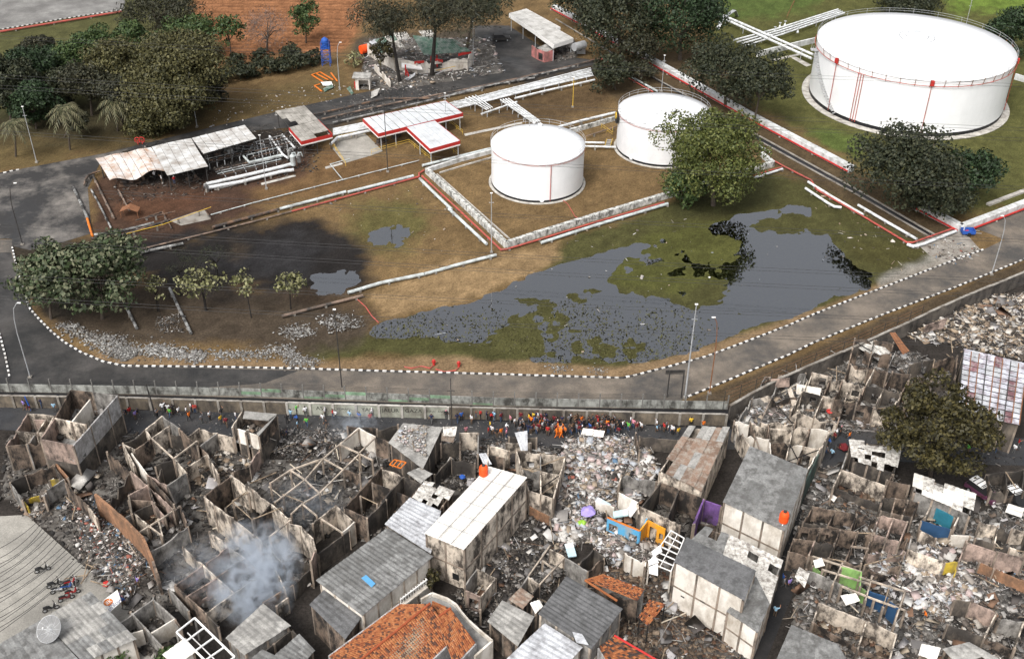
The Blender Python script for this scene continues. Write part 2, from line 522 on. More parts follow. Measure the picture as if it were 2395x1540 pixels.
# shape: never above 0 so that paving lies on it; basins where the water stands
wet = np.zeros(len(X))
def basin(poly, d, r=4):
 wob = 18
 du, dv = (fbm(X, Y, 6,301) - .5) * 2 * wob, (fbm(X, Y, 6,351) - .5) * wob
 return sample(mask(poly, r), GU + du, GV + dv) * d
POND = [(860,772),(902,747),(1000,728),(1090,708),(1184,667),(1250,640),(1307,618),(1391,590),(1517,557),(1640,530),(1700,510),(1775,495),(1840,478),(1890,478),(1900,500),(1960,540),(1950,575),(2010,620),(2060,650),(2030,680),
  (1950,705),(1870,735),(1760,770),(1650,810),(1520,845),(1400,852),(1250,850),(1150,815),(1000,800),(880,795)]
wet += basin(POND, 1.0,2)
wet -= basin([(1530,555),(1650,525),(1740,560),(1730,610),(1720,680),(1620,710),(1470,700),(1400,670),(1430,620)], 0.62,3)
wet -= basin([(1730,520),(1850,490),(1990,500),(2010,545),(1900,548),(1790,550)], 0.7,2)
wet -= basin([(1180,700),(1330,650),(1420,690),(1330,750),(1200,760)], 0.5,5)
wet -= basin([(1120,770),(1260,740),(1560,790),(1500,850),(1180,850)], 0.52,5)
wet -= basin([(950,790),(1150,770),(1300,800),(1200,860),(900,820)], 0.4,4)
wet -= basin([(1560,700),(1780,700),(1800,760),(1600,800)], 0.28,5)
wet -= basin([(1850,735),(1990,690),(2060,650),(2000,640),(1900,700)], 0.4,3)
wet += basin([(838,540),(870,525),(930,518),(975,545),(985,560),(930,575),(860,580),(840,570)], 0.74,4)
wet += basin([(712,625),(760,615),(850,640),(845,670),(790,690),(720,680)], 0.70,5)
amp = np.clip(wet * 3,0,1)
depthv = wet - .42 + amp * ((n_mid - .5) * .62 + (n_fine - .5) * .55)
Z = np.where(wet > .02,-0.03 - 0.16 * depthv, -0.016)
Z = np.minimum(Z, -0.004)
grassy = (1 - np.clip(sample(mask([(-300,880),(2800,880),(2800,1900),(-300,1900)], 1), GU, GV),0,1))
Z -= 0.022 * n_fine * grassy
Z += fm * (row * .25 - .25 + .12 * (n_fine - .5))
Z = np.minimum(Z, -0.004)
Z[(Y < 66) | (Y > 350) | (np.abs(X) > 170)] = -0.045
nx, ny = len(xs), len(ys)
ii = (np.arange(ny - 1)[:, None] * nx + np.arange(nx - 1)[None, :]).ravel()
QQ = np.c_[ii, ii + 1, ii + nx + 1, ii + nx]
gm = bpy.data.materials.new('turf_and_earth')
gm.use_nodes = True
N_, L_ = gm.node_tree.nodes, gm.node_tree.links
b_ = N_['Principled BSDF']
b_.inputs['Roughness'].default_value = 0.95
b_.inputs['Specular IOR Level'].default_value = 0.1
at = N_.new('ShaderNodeAttribute')
at.attribute_name = 'Col'
ge = N_.new('ShaderNodeNewGeometry')
nn = N_.new('ShaderNodeTexNoise')
nn.inputs['Scale'].default_value = 3.2
nn.inputs['Detail'].default_value = 6
nn.inputs['Roughness'].default_value = 0.75
L_.new(ge.outputs['Position'], nn.inputs['Vector'])
mr = N_.new('ShaderNodeMapRange')
mr.inputs['From Min'].default_value = .3
mr.inputs['From Max'].default_value = .7
mr.inputs['To Min'].default_value = .45
mr.inputs['To Max'].default_value = 1.55
L_.new(nn.outputs['Fac'], mr.inputs['Value'])
mx = N_.new('ShaderNodeMix')
mx.data_type = 'RGBA'
mx.blend_type = 'MULTIPLY'
mx.inputs['Factor'].default_value = 1
L_.new(at.outputs['Color'], mx.inputs['A'])
L_.new(mr.outputs['Result'], mx.inputs['B'])
L_.new(mx.outputs['Result'], b_.inputs['Base Color'])
bp = N_.new('ShaderNodeBump')
bp.inputs['Strength'].default_value = .5
bp.inputs['Distance'].default_value = .12
L_.new(nn.outputs['Fac'], bp.inputs['Height'])
L_.new(bp.outputs['Normal'], b_.inputs['Normal'])
mk_np('ground', np.c_[X, Y, Z], QQ, gm, label='dry, green and burnt turf and bare earth', kind='structure', attr=C, origin=(0,0,0), smooth=True)
# standing water: still sheets that the ground rises through
wm = bpy.data.materials.new('still_water')
wm.use_nodes = True
N_, L_ = wm.node_tree.nodes, wm.node_tree.links
N_.remove(N_['Principled BSDF'])
b_ = N_.new('ShaderNodeBsdfGlossy')
b_.inputs['Roughness'].default_value = 0.03
b_.inputs['Color'].default_value = (.97,.98,1,1)
tr_ = N_.new('ShaderNodeBsdfTransparent')
tr_.inputs['Color'].default_value = (.90,.88,.80,1)
fr_ = N_.new('ShaderNodeFresnel')
fr_.inputs['IOR'].default_value = 3.6
mx_ = N_.new('ShaderNodeMixShader')
L_.new(fr_.outputs[0], mx_.inputs[0])
L_.new(tr_.outputs[0], mx_.inputs[1])
L_.new(b_.outputs[0], mx_.inputs[2])
L_.new(mx_.outputs[0], N_['Material Output'].inputs['Surface'])
nn = N_.new('ShaderNodeTexNoise')
nn.inputs['Scale'].default_value = 0.9
nn.inputs['Detail'].default_value = 3
bp = N_.new('ShaderNodeBump')
bp.inputs['Strength'].default_value = .05
bp.inputs['Distance'].default_value = .05
ge = N_.new('ShaderNodeNewGeometry')
L_.new(ge.outputs['Position'], nn.inputs['Vector'])
L_.new(nn.outputs['Fac'], bp.inputs['Height'])
L_.new(bp.outputs['Normal'], b_.inputs['Normal'])
M['water'] = wm
def sheet(name, poly, z, m, label, kind='structure', parent=None, **kw):
 vs = [P(u, v, z) for u, v in poly]
 a = sum(vs[i].x * vs[(i + 1) % len(vs)].y - vs[(i + 1) % len(vs)].x * vs[i].y for i in range(len(vs)))
 f = tuple(range(len(vs))) if a > 0 else tuple(range(len(vs)))[::-1]
 return mk(name, vs, [f], m, parent, label=label, kind=kind, **kw)
sheet('water', [(790,800),(860,735),(1000,705),(1150,650),(1300,590),(1500,540),(1640,505),(1780,470),(1900,460),(2020,530),(2120,640),(1900,745),(1640,830),(1500,862),(1150,862),(900,812)], -0.055, wm, 'wide shallow pond of floodwater on the turf beside the road')
sheet('water', [(810,525),(860,505),(940,500),(1005,530),(1010,570),(930,592),(830,590)], -0.055, wm, 'small grey puddle between the burnt turf and the bund wall')
sheet('water', [(695,620),(760,600),(870,630),(865,680),(790,702),(700,690)], -0.055, wm, 'dark puddle at the edge of the burnt black turf')
# ---------------------------------------------------------------- paving
def road_mat(name, c, stain, amt, wet=0.0, joints=0.0):
 m = mat(name, c, 0.85,0.30,0.35, stain, amt, 0.12, bump=0.15, bscale=8, dsharp=0.10)
 N, L = m.node_tree.nodes, m.node_tree.links
 b = N['Principled BSDF']
 n = N.new('ShaderNodeTexNoise')
 n.inputs['Scale'].default_value = 5.0
 n.inputs['Detail'].default_value = 8
 n.inputs['Roughness'].default_value = .8
 g = N.new('ShaderNodeNewGeometry')
 L.new(g.outputs['Position'], n.inputs['Vector'])
 mr = N.new('ShaderNodeMapRange')
 mr.inputs['From Min'].default_value = .3
 mr.inputs['From Max'].default_value = .7
 mr.inputs['To Min'].default_value = .65
 mr.inputs['To Max'].default_value = 1.35
 L.new(n.outputs['Fac'], mr.inputs['Value'])
 mx = N.new('ShaderNodeMix')
 mx.data_type = 'RGBA'
 mx.blend_type = 'MULTIPLY'
 mx.inputs['Factor'].default_value = 1
 old = b.inputs['Base Color'].links[0].from_socket
 L.new(old, mx.inputs['A'])
 L.new(mr.outputs['Result'], mx.inputs['B'])
 L.new(mx.outputs['Result'], b.inputs['Base Color'])
 if wet:
  n4 = N.new('ShaderNodeTexNoise')
  n4.inputs['Scale'].default_value = 0.1
  n4.inputs['Detail'].default_value = 5
  L.new(g.outputs['Position'], n4.inputs['Vector'])
  r = N.new('ShaderNodeMapRange')
  r.inputs['From Min'].default_value = .52
  r.inputs['From Max'].default_value = .60
  r.inputs['To Min'].default_value = .85
  r.inputs['To Max'].default_value = .85 - wet
  L.new(n4.outputs['Fac'], r.inputs['Value'])
  L.new(r.outputs['Result'], b.inputs['Roughness'])
 return m
M['road'] = road_mat('worn_road', (0.155,0.130,0.105),(0.062,0.058,0.054),0.42,0.35)
M['road_dark'] = road_mat('sooty_road', (0.058,0.054,0.051),(0.022,0.022,0.022),0.5,0.35)
M['lane'] = road_mat('dark_asphalt_lane', (0.030,0.031,0.034),(0.055,0.052,0.050),0.25)
M['yard'] = road_mat('yard_concrete', (0.17,0.155,0.14),(0.030,0.029,0.029),0.66,0.4)
M['alley'] = road_mat('soot_and_shade_alley', (0.016,0.016,0.017),(0.03,0.028,0.027),0.3)  # base colour carries soot plus the shade between the houses
M['road_grey'] = road_mat('grey_road', (0.20,0.195,0.185),(0.12,0.115,0.11),0.4)
M['court'] = road_mat('pale_court_concrete', (0.29,0.275,0.245),(0.20,0.19,0.17),0.35)
INNER = [(28,575),(36,612),(45,645),(58,690),(70,722),(90,745),(120,775),(150,800),(190,824),(240,845),(290,856)] + \
  [(400,857),(500,858),(700,862),(900,868),(1050,872),(1184,876),(1320,880),(1455,884)] + \
  [(1484,878),(1551,861),(1651,834),(1751,797),(1842,762)] + [(1904,735),(1970,709),(2070,671),(2170,632),(2294,586)]
OUTER = [(1601,931),(1680,899),(1737,875),(1842,831),(1904,801),(2070,734),(2237,671),(2395,607),(2480,572)]
LEFTK = [(-30,735),(-8,765),(0,784),(12,830),(23,884)]
WALLTOP = [(-80,896),(0,897),(300,902),(592,908),(900,919),(1184,930),(1450,934),(1703,938)]
road_poly = INNER + [(2350,560),(2274,531),(2340,508),(2395,491),(2500,450),(2480,572)] + OUTER[::-1][1:] + [(1560,955),(1184,950),(592,930),(100,916),(-60,914),(-60,560),(28,560)]
sheet('road', road_poly, 0.012, M['road'], 'worn brown road looping round the flooded turf')
sheet('sooty_road', [(-60,590),(26,590),(36,620),(45,645),(58,690),(90,746),(150,801),(240,846),(400,859),(700,866),(620,895),(400,912),(100,914),(-60,911)], .017, M['road_dark'], 'soot-darkened bend of the loop road')
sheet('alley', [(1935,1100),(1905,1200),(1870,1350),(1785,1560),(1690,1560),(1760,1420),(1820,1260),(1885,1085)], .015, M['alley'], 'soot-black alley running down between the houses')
sheet('sooty_yard', [(-80,412),(0,404),(225,362),(300,348),(232,385),(205,440),(215,545),(150,565),(70,585),(28,575),(28,558),(-80,560)], 0.016, M['yard'], 'soot-streaked concrete yard beside the burnt canopies')
sheet('service_road', [(225,363),(447,309),(643,262),(779,232),(840,218),(930,202),(1000,194),(1130,165),(1162,145),(1150,125),(1110,105),(1110,60),(1190,60),(1290,125),(1380,140),(1395,150),(1050,225),(780,290),(600,305),(450,337),(300,352)], 0.008, M['road_dark'], 'soot-black service road behind the pipe rack')
sheet('lane', [(-80,948),(300,954),(592,962),(900,972),(1184,985),(1450,992),(1600,998),(1720,1003),(1900,1010),(1990,1000),(2150,1010),(2500,1030),(2500,1090),(2250,1085),(2010,1075),(1960,1080),(1935,1130),(1870,1350),(1780,1560),(1690,1560),(1760,1420),(1820,1250),(1880,1080),(1880,1050),(1500,1050),(1100,1045),(800,1040),(300,1020),(-80,1000)], 0.010, M['lane'], 'dark asphalt lane full of people in front of the burnt houses')
sheet('court', [(-60,1208),(0,1206),(62,1203),(195,1322),(267,1381),(420,1540),(420,1700),(-60,1700)], 0.012, M['court'], 'pale concrete court with parked motorcycles')
sheet('road', [(-150,-20),(300,-60),(290,24),(140,46),(0,68),(-150,92)], 0.012, M['road_grey'], 'grey road in the far corner beyond the grove')
sheet('drain_apron', [(2140,566),(2245,530),(2295,586),(2215,620),(2175,598)], 0.006, M['conc'], 'littered concrete apron by the drain mouth')
# ---------------------------------------------------------------- kerbs painted in black and white blocks
KW = MB().box((0,0,0),.56,.26,.16).put('kerb_block', M['kerb_white'], origin=(0,0,0))
KB = MB().box((0,0,0),.56,.26,.15).put('kerb_block', M['kerb_black'], origin=(0,0,0))
kw_me, kb_me = KW.data, KB.data
bpy.data.objects.remove(KW); bpy.data.objects.remove(KB)
def kerb(poly, label, step=.57, side=1):
 pts = [P(u, v, 0) for u, v in poly]
 root = thing('kerb', label, None, pts[0], kind='structure')
 pos, k = 0.0,0
 for a, b in zip(pts[:-1], pts[1:]):
  d = (b - a)
  ln = d.length
  d.normalize()
  while pos < ln:
   o = bpy.data.objects.new('kerb_block', kw_me if k % 2 else kb_me)
   col.objects.link(o)
   o.parent = root
   o.location = a + d * (pos + step / 2) - pts[0]
   o.location.z = 0.01 + (k * 37 % 5) * .004
   o.rotation_euler = (0,0, math.atan2(d.y, d.x) + ((k * 53) % 7 - 3) * .012)
   pos += step
   k += 1
  pos -= ln
 return root
kerb(INNER[:11], 'black and white kerb curving past the leafy tree')
kerb(INNER[10:19], 'black and white kerb along the pond side of the road')
kerb(INNER[18:], 'black and white kerb climbing between pond and road')
kerb(OUTER[:-1], 'black and white kerb along the outer edge of the climbing road', .62)
kerb(LEFTK, 'short black and white kerb at the road fork')
kerb([(2274,529),(2340,507),(2395,490),(2430,478)], 'black and white kerb below the red-striped wall')
kerb([(-60,79),(0,70),(60,60),(140,46),(230,32),(285,24)], 'faded kerb of the far grey road')
kerb(K('a2', (1010,590),(1150,560),(1290,545),(1420,515),(1600,480),(1690,450),(1715,415),(1660,385)), 'sooty kerb in front of the collapsed building')
kerb([(0,406),(12,404),(25,401),(40,398)], 'stub of black and white kerb at the yard corner')
# ================================================================ TANKS
def tank(name, label, c, R, h, m, rise, rail=True, ring=1.0, band=.55, detail=None):
 root = thing(name, label, 'storage tank', (c[0], c[1], 0))
 n = 72
 cc = (c[0], c[1], 0)
 # shell in plates: each course of steel plates is a ring of its own
 courses = max(3, int(round((h - band) / 1.95)))
 hh = (h - band) / courses
 for k in range(courses):
  b = MB()
  r = R - .004 * k
  z0 = band + k * hh
  vs, fs = [], []
  for z in (z0, z0 + hh):
   for j in range(n): vs.append((c[0] + r * cos(2 * pi * j / n), c[1] + r * sin(2 * pi * j / n), z))
  for j in range(n): fs.append((j, (j + 1) % n, n + (j + 1) % n, n + j))
  b.add(vs, fs).put('shell_course', m, root, smooth=True)
 MB().lathe(cc, [(R + .02,0.02),(R + .02, band + .02)], n).put('base_band', M['tank_band'], root)
 MB().lathe(cc, [(R + ring, 0.0),(R + ring, .10),(R + ring * .55,.16),(R - .2,.16)], n).put('ring_foundation', M['conc_pale'], root)
 rf = MB().lathe(cc, [(R + .12, h - .12),(R + .12, h),(R * .75, h + rise * .45),(R * .4, h + rise * .85),(R * .1, h + rise),(.05, h + rise)], n).put('roof', m, root, smooth=True)
 # plates' seams on the roof
 for k in range(8):
  a = 2 * pi * k / 8 + .2
  def rp(t): return Vector((c[0] + R * t * cos(a), c[1] + R * t * sin(a), h + (rise * (1 - (t ** 1.6))) + .03))
  MB().tube([rp(.12), rp(.4), rp(.7), rp(.99)], .05,4).put('roof_seam', M['galv'], rf)
 if rail:
  rr = R + .1
  rl = thing('guard_rail', None, None, (c[0], c[1], h))
  rl.parent = root
  rl.location = (0,0, h)
  for zz in (.55,1.05):
   MB().tube([(c[0] + rr * cos(2 * pi * j / n), c[1] + rr * sin(2 * pi * j / n), h + zz) for j in range(n)], .028,5, closed=True).put('rail_ring', M['galv'], rl)
  for j in range(0, n, 3):
   a = 2 * pi * j / n
   MB().bar((c[0] + rr * cos(a), c[1] + rr * sin(a), h - .05),(c[0] + rr * cos(a), c[1] + rr * sin(a), h + 1.05),.05).put('rail_post', M['galv'], rl)
 return root
BT, ST, MT = (84.75,228.2),(4.37,186.3),(29.08,201.58)
big = tank('storage_tank', 'huge white storage tank with red cooling pipes on its wall', BT, 20.23,11.93, M['white_tank'], 1.5, ring=1.5, band=.85)
sm = tank('storage_tank', 'small white tank inside the mouldy bund, with one red riser pipe', ST, 8.53,7.78, M['white_tank'], .5, ring=.5)
md = tank('storage_tank', 'streaked white tank half hidden by the bright green tree', MT, 8.83,7.84, M['white_tank_old'], .5, ring=.5)
def onwall(c, R, a, z, off=.12): return (c[0] + (R + off) * cos(a), c[1] + (R + off) * sin(a), z)
# big tank: cooling ring, risers, boxes, crown walkway
for zz, rr in ((10.9,.35),):
 n = 72
 MB().tube([onwall(BT, 20.23,2 * pi * j / n, zz, .35) for j in range(n)], .07,6, closed=True).put('cooling_ring', M['pipe_red'], big)
for a in [math.radians(x) for x in range(190,360,8)] + [math.radians(x) for x in range(0,20,8)]:
 MB().bar(onwall(BT, 20.23, a, 10.6,.02), onwall(BT, 20.23, a, 12.2,.36),.08).put('ring_bracket', M['rust'], big)
for a, box in ((205,1),(222,0),(223.6,0),(225.2,0),(263,1),(338,1)):
 t = math.radians(a)
 rp = MB().tube([onwall(BT, 20.23, t, .6,.25), onwall(BT, 20.23, t, 10.9,.25)], .075,6).put('riser_pipe', M['pipe_red'], big)
 if box: MB().box(onwall(BT, 20.23, t, 11.0,.3),.7,.5,1.0, t + pi / 2).put('foam_box', M['red'], rp)
crown = thing('crown_walkway', None, None, (BT[0], BT[1], 13.4)); crown.parent = big; crown.location = (0,0,13.4)
for r_, z_ in ((2.4,13.9),(3.6,13.7),(10.2,13.0)):
 MB().tube([(BT[0] + r_ * cos(2 * pi * j / 40), BT[1] + r_ * sin(2 * pi * j / 40), z_) for j in range(40)], .075,5, closed=True).put('roof_rail', M['galv'], crown)
for k in range(6):
 a = k * pi / 3
 MB().bar((BT[0] + 2.4 * cos(a), BT[1] + 2.4 * sin(a),13.3),(BT[0] + 2.4 * cos(a), BT[1] + 2.4 * sin(a),13.9),.07).put('rail_post', M['galv'], crown)
MB().lathe((BT[0], BT[1], 13.35), [(1.2,0),(1.2,.3),(.9,.4),(.2,.45)], 16).put('vent_hatch', M['white_tank'], big)
# stair platform on the far side
a = math.radians(178)
st = MB().box(onwall(BT, 20.23, a, 10.2,.7),1.6,1.4,.15, a).put('stair_platform', M['galv'], big)
for da in (-.04,.04): MB().bar(onwall(BT, 20.23, a + da, 10.3,1.2), onwall(BT, 20.23, a + da, 11.6,1.2),.06).put('stair_post', M['galv'], st)
for s in range(26):
 aa = a + .02 + s * .022
 MB().box(onwall(BT, 20.23, aa, 10.0 - s * .37,.45),.8,.28,.05, aa).put('stair_tread', M['galv'], big)
# small tank fittings
a = math.radians(285)
MB().tube([onwall(ST, 8.53, a, .5,.12), onwall(ST, 8.53, a, 7.4,.12)], .07,6).put('riser_pipe', M['pipe_red'], sm)
MB().tube([onwall(ST, 8.53, math.radians(200 + 3 * j),7.45,.14) for j in range(52)], .04,5).put('cooling_ring', M['pipe_red'], sm)
MB().tube([onwall(MT, 8.83, math.radians(180 + 3 * j),7.45,.14) for j in range(40)], .04,5).put('cooling_ring', M['pipe_red'], md)
def manhole(root, c, R, deg, z, r=.35):
 t = math.radians(deg)
 MB().tube([onwall(c, R, t, z, -.05), onwall(c, R, t, z, .25)], r, 14).put('manhole', M['white_tank'], root)
manhole(sm, ST, 8.53,275,.75,.42)
manhole(md, MT, 8.83,224,.8,.42)
manhole(big, BT, 20.23,250,1.0,.45)
MB().tube([onwall(MT, 8.83, math.radians(184),6.6,.1), onwall(MT, 8.83, math.radians(184),6.6,.55)], 1.15,20).put('gauge_dial', M['black'], md)
MB().tube([onwall(MT, 8.83, math.radians(186),7.2,.56), onwall(MT, 8.83, math.radians(186),7.2,.7)], .7,16).put('gauge_pointer', M['yellow'], md)
MB().lathe((ST[0] + .5, ST[1] + 7.2,7.8), [(.3,0),(.3,.5),(.45,.6),(.1,.8)], 12).put('roof_vent', M['white_tank'], sm)
# loose red hose from the small tank over the bund
hz = K('a3', (398,1405),(430,1430),(460,1480),(480,1515),(500,1530),(540,1560))
MB().tube([P(u, v, .12 + (.7 if i == 4 else 0)) for i, (u, v) in enumerate(hz)], .07,6).put('red_hose', M['pipe_red'], label='thin red hose snaking from the small tank to the bund', cat='hose')
# ================================================================ PIPES
def pipe(pts, r, m, label, name='pipeline', cat='pipe', flange=None, rest=None, z=None, joints=None):
 """pts: (u, v, z); a pipe on concrete rests, with flanges"""
 W = [P(p[0], p[1], p[2] if len(p) > 2 else (z if z is not None else r + .18)) for p in pts]
 root = thing(name, label, cat, (W[0].x, W[0].y, 0))
 MB().tube(W, r, 10).put('pipe_run', m, root, smooth=False)
 ln = sum((b - a).length for a, b in zip(W[:-1], W[1:]))
 step = rest or 5.0
 acc = step * .4
 for a, b in zip(W[:-1], W[1:]):
  L = (b - a).length
  t = acc
  while t < L:
   p = a.lerp(b, t / L)
   d = (b - a).normalized()
   if p.z - r > .08: MB().box((p.x, p.y, -.05),.3, r * 2.6, p.z - r * .5 + .05, math.atan2(d.y, d.x)).put('pipe_rest', M['conc'], root)
   if flange: MB().tube([p - d * .08, p + d * .08], r * 1.22,10).put('flange', flange, root)
   t += step
  acc = t - L
 return root
pipe([(655,488),(809,448)], .26, M['pipe_pale'], 'thick pale pipe lying along the red pipe above the burnt turf')
pipe([(814,449),(967,411)], .27, M['pipe_pale'], 'thick pale pipe ending by the red pipe junction')
pipe([(497,531),(590,506),(652,489)], .26, M['pipe_burnt'], 'burnt black length of thick pipe above the black turf')
pipe([(303,589),(480,546),(600,516),(682,494)], .15, M['pipe_scorched'], 'scorched brown pipe bordering the burnt turf', rest=7)
pipe([(286,551),(303,589)], .15, M['pipe_scorched'], 'short scorched pipe joining the manifold to the burnt turf corner')
pipe([(682,494),(800,462),(980,413),(980,405),(992,398)], .15, M['pipe_red'], 'red fire pipe running beside the thick pale pipes', rest=6)
pipe([(987,411),(1080,497),(1172,584),(1186,582),(1250,563),(1400,517),(1554,473)], .16, M['pipe_red'], 'long red fire pipe turning the bund corner', rest=6)
pipe([(982,418),(1020,455),(1056,489)], .27, M['pipe_pale'], 'upper white pipe lying outside the bund, next to the red pipe')
pipe([(1050,488),(1095,530),(1138,570)], .27, M['pipe_pale'], 'lower white pipe outside the bund with an open dark end')
pipe([(1266,567),(1400,524),(1562,476)], .27, M['pipe_pale'], 'white pipe lying on the turf below the front bund wall')
pipe([(988,387),(1080,364),(1152,346)], .26, M['pipe_pale'], 'pale pipe along the rear bund wall beside the small tank')
pipe(K('b2', (665,670),(900,600),(1195,540)),.28, M['pipe_pale'], 'half-burnt white pipe on the turf above the sandy strip')
pipe(K('b2', (1200,540),(1450,470),(1705,405)),.27, M['pipe_pale'], 'long white pipe ending at the lamp post by the bund corner')
pipe(K('b2', (200,835),(430,775),(770,690)),.24, M['pipe_scorched'], 'scorched pipe lying by the smallest green sapling')
pipe(K('b1', (895,415),(1050,375),(1285,325)),.24, M['pipe_soot'], 'white-streaked burnt pipe at the head of the black turf')
pipe(K('b1', (890,780),(960,920)),.22, M['pipe_soot'], 'short grey pipe sticking out below the leafy tree')
pipe(K('b1', (1190,640),(1260,790),(1340,955)),.22, M['pipe_soot'], 'long grey pipe lying between the leafy tree and the saplings')
pipe([(1784,361),(1834,389),(1897,421),(1910,443),(2030,512),(2120,566),(2134,567),(2234,532)], .16, M['pipe_red'], 'red fire pipe zigzagging down past the pond corner', rest=6)
pipe([(1890,425),(1950,462),(2019,502)], .24, M['pipe_white'], 'white pipe hugging the zigzag red pipe')
pipe([(1884,440),(1937,475),(1952,483),(1968,485)], .24, M['pipe_white'], 'bent white pipe with an open end by the pond')
pipe([(2007,479),(2075,519),(2144,559)], .24, M['pipe_white'], 'straight white pipe beside the drain channel')
pipe([(2122,571),(2136,576),(2160,570),(2236,540)], .26, M['pipe_white'], 'white elbow pipe turning toward the red-striped wall corner')
pipe([(1765,415),(1830,395)], .22, M['pipe_white'], 'short white pipe beside the bright green tree')
pipe([(1763,410),(1829,390)], .12, M['pipe_red'], 'short red pipe beside the bright green tree')
pipe(K('a3', (1760,1015),(1845,1065)),.24, M['pipe_white'], 'stub of white pipe behind the bright green tree', z=.6)
pipe(K('a3', (870,535),(1060,640)),.22, M['pipe_pale'], 'pale pipe behind the streaked tank')
pipe(K('a3', (860,548),(1030,645)),.13, M['pipe_red'], 'red pipe behind the streaked tank')
pipe([(493,502),(592,474),(700,446),(860,405),(980,375)], .09, M['pipe_pale'], 'thin pale-blue pipe with little joints across the brown turf', flange=M['pipe_white'], rest=4.5)
pipe([(772,383),(787,402),(802,420)], .08, M['pipe_pale'], 'thin pale pipe branching to the concrete pit')
pipe([(772,384),(800,376),(818,371)], .08, M['pipe_pale'], 'thin pale pipe stub at the concrete pit edge')
pipe([(1294,300),(1360,282),(1440,263)], .26, M['pipe_white'], 'white pipe on the rear bund wall between the two tanks', z=1.1)
pipe([(1368,333),(1414,334)], .2, M['pipe_white'], 'upper white pipe linking the two tanks', z=.9)
pipe([(1368,342),(1417,343),(1440,344)], .2, M['pipe_white'], 'lower white pipe linking the two tanks', z=.7)
pipe([(1372,318),(1442,296)], .12, M['pipe_scorched'], 'brown pipe behind the tank link stairs', z=.6)
# scorched pipes at the left end of the plant
pipe(K('a1', (515,1315),(560,1410),(615,1530)),.24, M['pipe_soot'], 'sooty white pipe at the edge of the yard')
pipe(K('b1', (612,150),(632,220),(648,272)),.2, M['orange'], 'orange-scorched pipe end beside the yard')
pipe(K('a1', (655,1235),(720,1370),(800,1530)),.18, M['pipe_scorched'], 'brown pipe running out from under the wavy canopy')
pipe(K('a1', (600,1265),(620,1225),(680,1205)),.16, M['pipe_burnt'], 'burnt pipe bend at the corner of the wavy canopy', z=.8)
pipe(K('a1', (590,1300),(600,1250),(640,1220),(700,1200)),.16, M['pipe_scorched'], 'outer burnt pipe bend at the corner of the wavy canopy', z=.5)
pipe(K('a1', (640,1330),(700,1440),(780,1600)),.16, M['pipe_soot'], 'grey pipe leading to the burnt manifold')
pipe(K('a1', (830,1330),(910,1480)),.16, M['pipe_scorched'], 'scorched pipe leading to the small rusty hood')
pipe(K('b1', (660,265),(860,235),(1080,180)),.22, M['pipe_soot'], 'sooty manifold pipe with white patches')
pipe(K('b1', (640,290),(870,262),(1190,160)),.2, M['pipe_burnt'], 'burnt manifold pipe below the sooty one')
pipe(K('b1', (870,262),(1150,190),(1480,70)),.06, M['yellow'], 'thin yellow handrail pipe above the burnt manifold', z=.9, rest=4)
pipe(K('b1', (950,165),(1140,105),(1205,220)),.11, M['pipe_burnt'], 'black pipe frame over the burnt manifold', z=.6)
pipe(K('b1', (1010,150),(1230,100)),.10, M['pipe_burnt'], 'black pipe rail above the pipe frame', z=.8)
pipe(K('b1', (1435,85),(1480,150)),.10, M['pipe_burnt'], 'short black pipe at the end of the concrete patch', z=.5)
sheet('concrete_patch', K('b1', (1190,165),(1270,200),(1480,155),(1440,85),(1350,110)),-.003, M['conc'], 'cracked concrete patch by the burnt manifold')
# process skid: two thick pipes with a return bend, smaller racks, filter vessels
def rack(lines, r, m, label, z, cross=6, width=1.0):
 W0 = P(*lines[0][0], 0)
 root = thing('pipe_rack', label, 'pipe rack', (W0.x, W0.y, 0))
 ends = []
 for k, ln in enumerate(lines):
  W = [P(u, v, z) for u, v in ln]
  ends.append(W)
  mm = m[k % len(m)] if isinstance(m, list) else m
  rr = r[k % len(r)] if isinstance(r, list) else r
  MB().tube(W, rr, 8).put('pipe_run', mm, root)
 a, b = ends[0], ends[-1]
 for i in range(cross + 1):
  t = (i + .5) / (cross + 1)
  p, q = a[0].lerp(a[-1], t), b[0].lerp(b[-1], t)
  s = MB()
  d = (q - p) if (q - p).length > .1 else Vector((0,.5,0))
  p2, q2 = p - d.normalized() * .3, q + d.normalized() * .3
  s.bar(p2 - Vector((0,0,.25)), q2 - Vector((0,0,.25)),.14)
  for e in (p2, q2): s.bar((e.x, e.y, -.05),(e.x, e.y, z - .2),.14)
  s.put('rack_frame', M['galv'], root)
 return root
pipe(K('a1', (1450,1290),(1700,1235),(1974,1170)) + K('a2', (270,1150)),.32, M['pipe_white'], 'upper of two thick white pipes at the process skid', z=.9)
pipe(K('a1', (1450,1318),(1700,1272),(1974,1203)) + K('a2', (285,1190)),.32, M['pipe_white'], 'lower of two thick white pipes at the process skid', z=.7)
pipe(K('a1', (1462,1288),(1440,1298),(1440,1312),(1462,1318)),.31, M['pipe_soot'], 'sooty return bend joining the two thick pipes', z=.8)
rack([K('a1', (1730,1065),(1974,1010)), K('a1', (1740,1085),(1974,1030)), K('a1', (1760,1105),(1974,1050))], .12, [M['pipe_soot'], M['pipe_pale'], M['pipe_burnt']], 'sooty pipe rack beside the bright tin canopy', .7,3)
pipe(K('a1', (1705,1090),(1750,1140),(1974,1090)) + K('a2', (200,1095)),.2, M['pipe_pale'], 'bent grey pipe feeding the filter vessel', z=.6)
pipe(K('a2', (115,955),(210,1085),(245,1110)),.2, M['pipe_white'], 'white pipe dropping from the grey canopy to the filters', z=.9)
pipe(K('a2', (205,945),(290,1035)),.2, M['pipe_white'], 'second white pipe dropping from the grey canopy', z=.9)
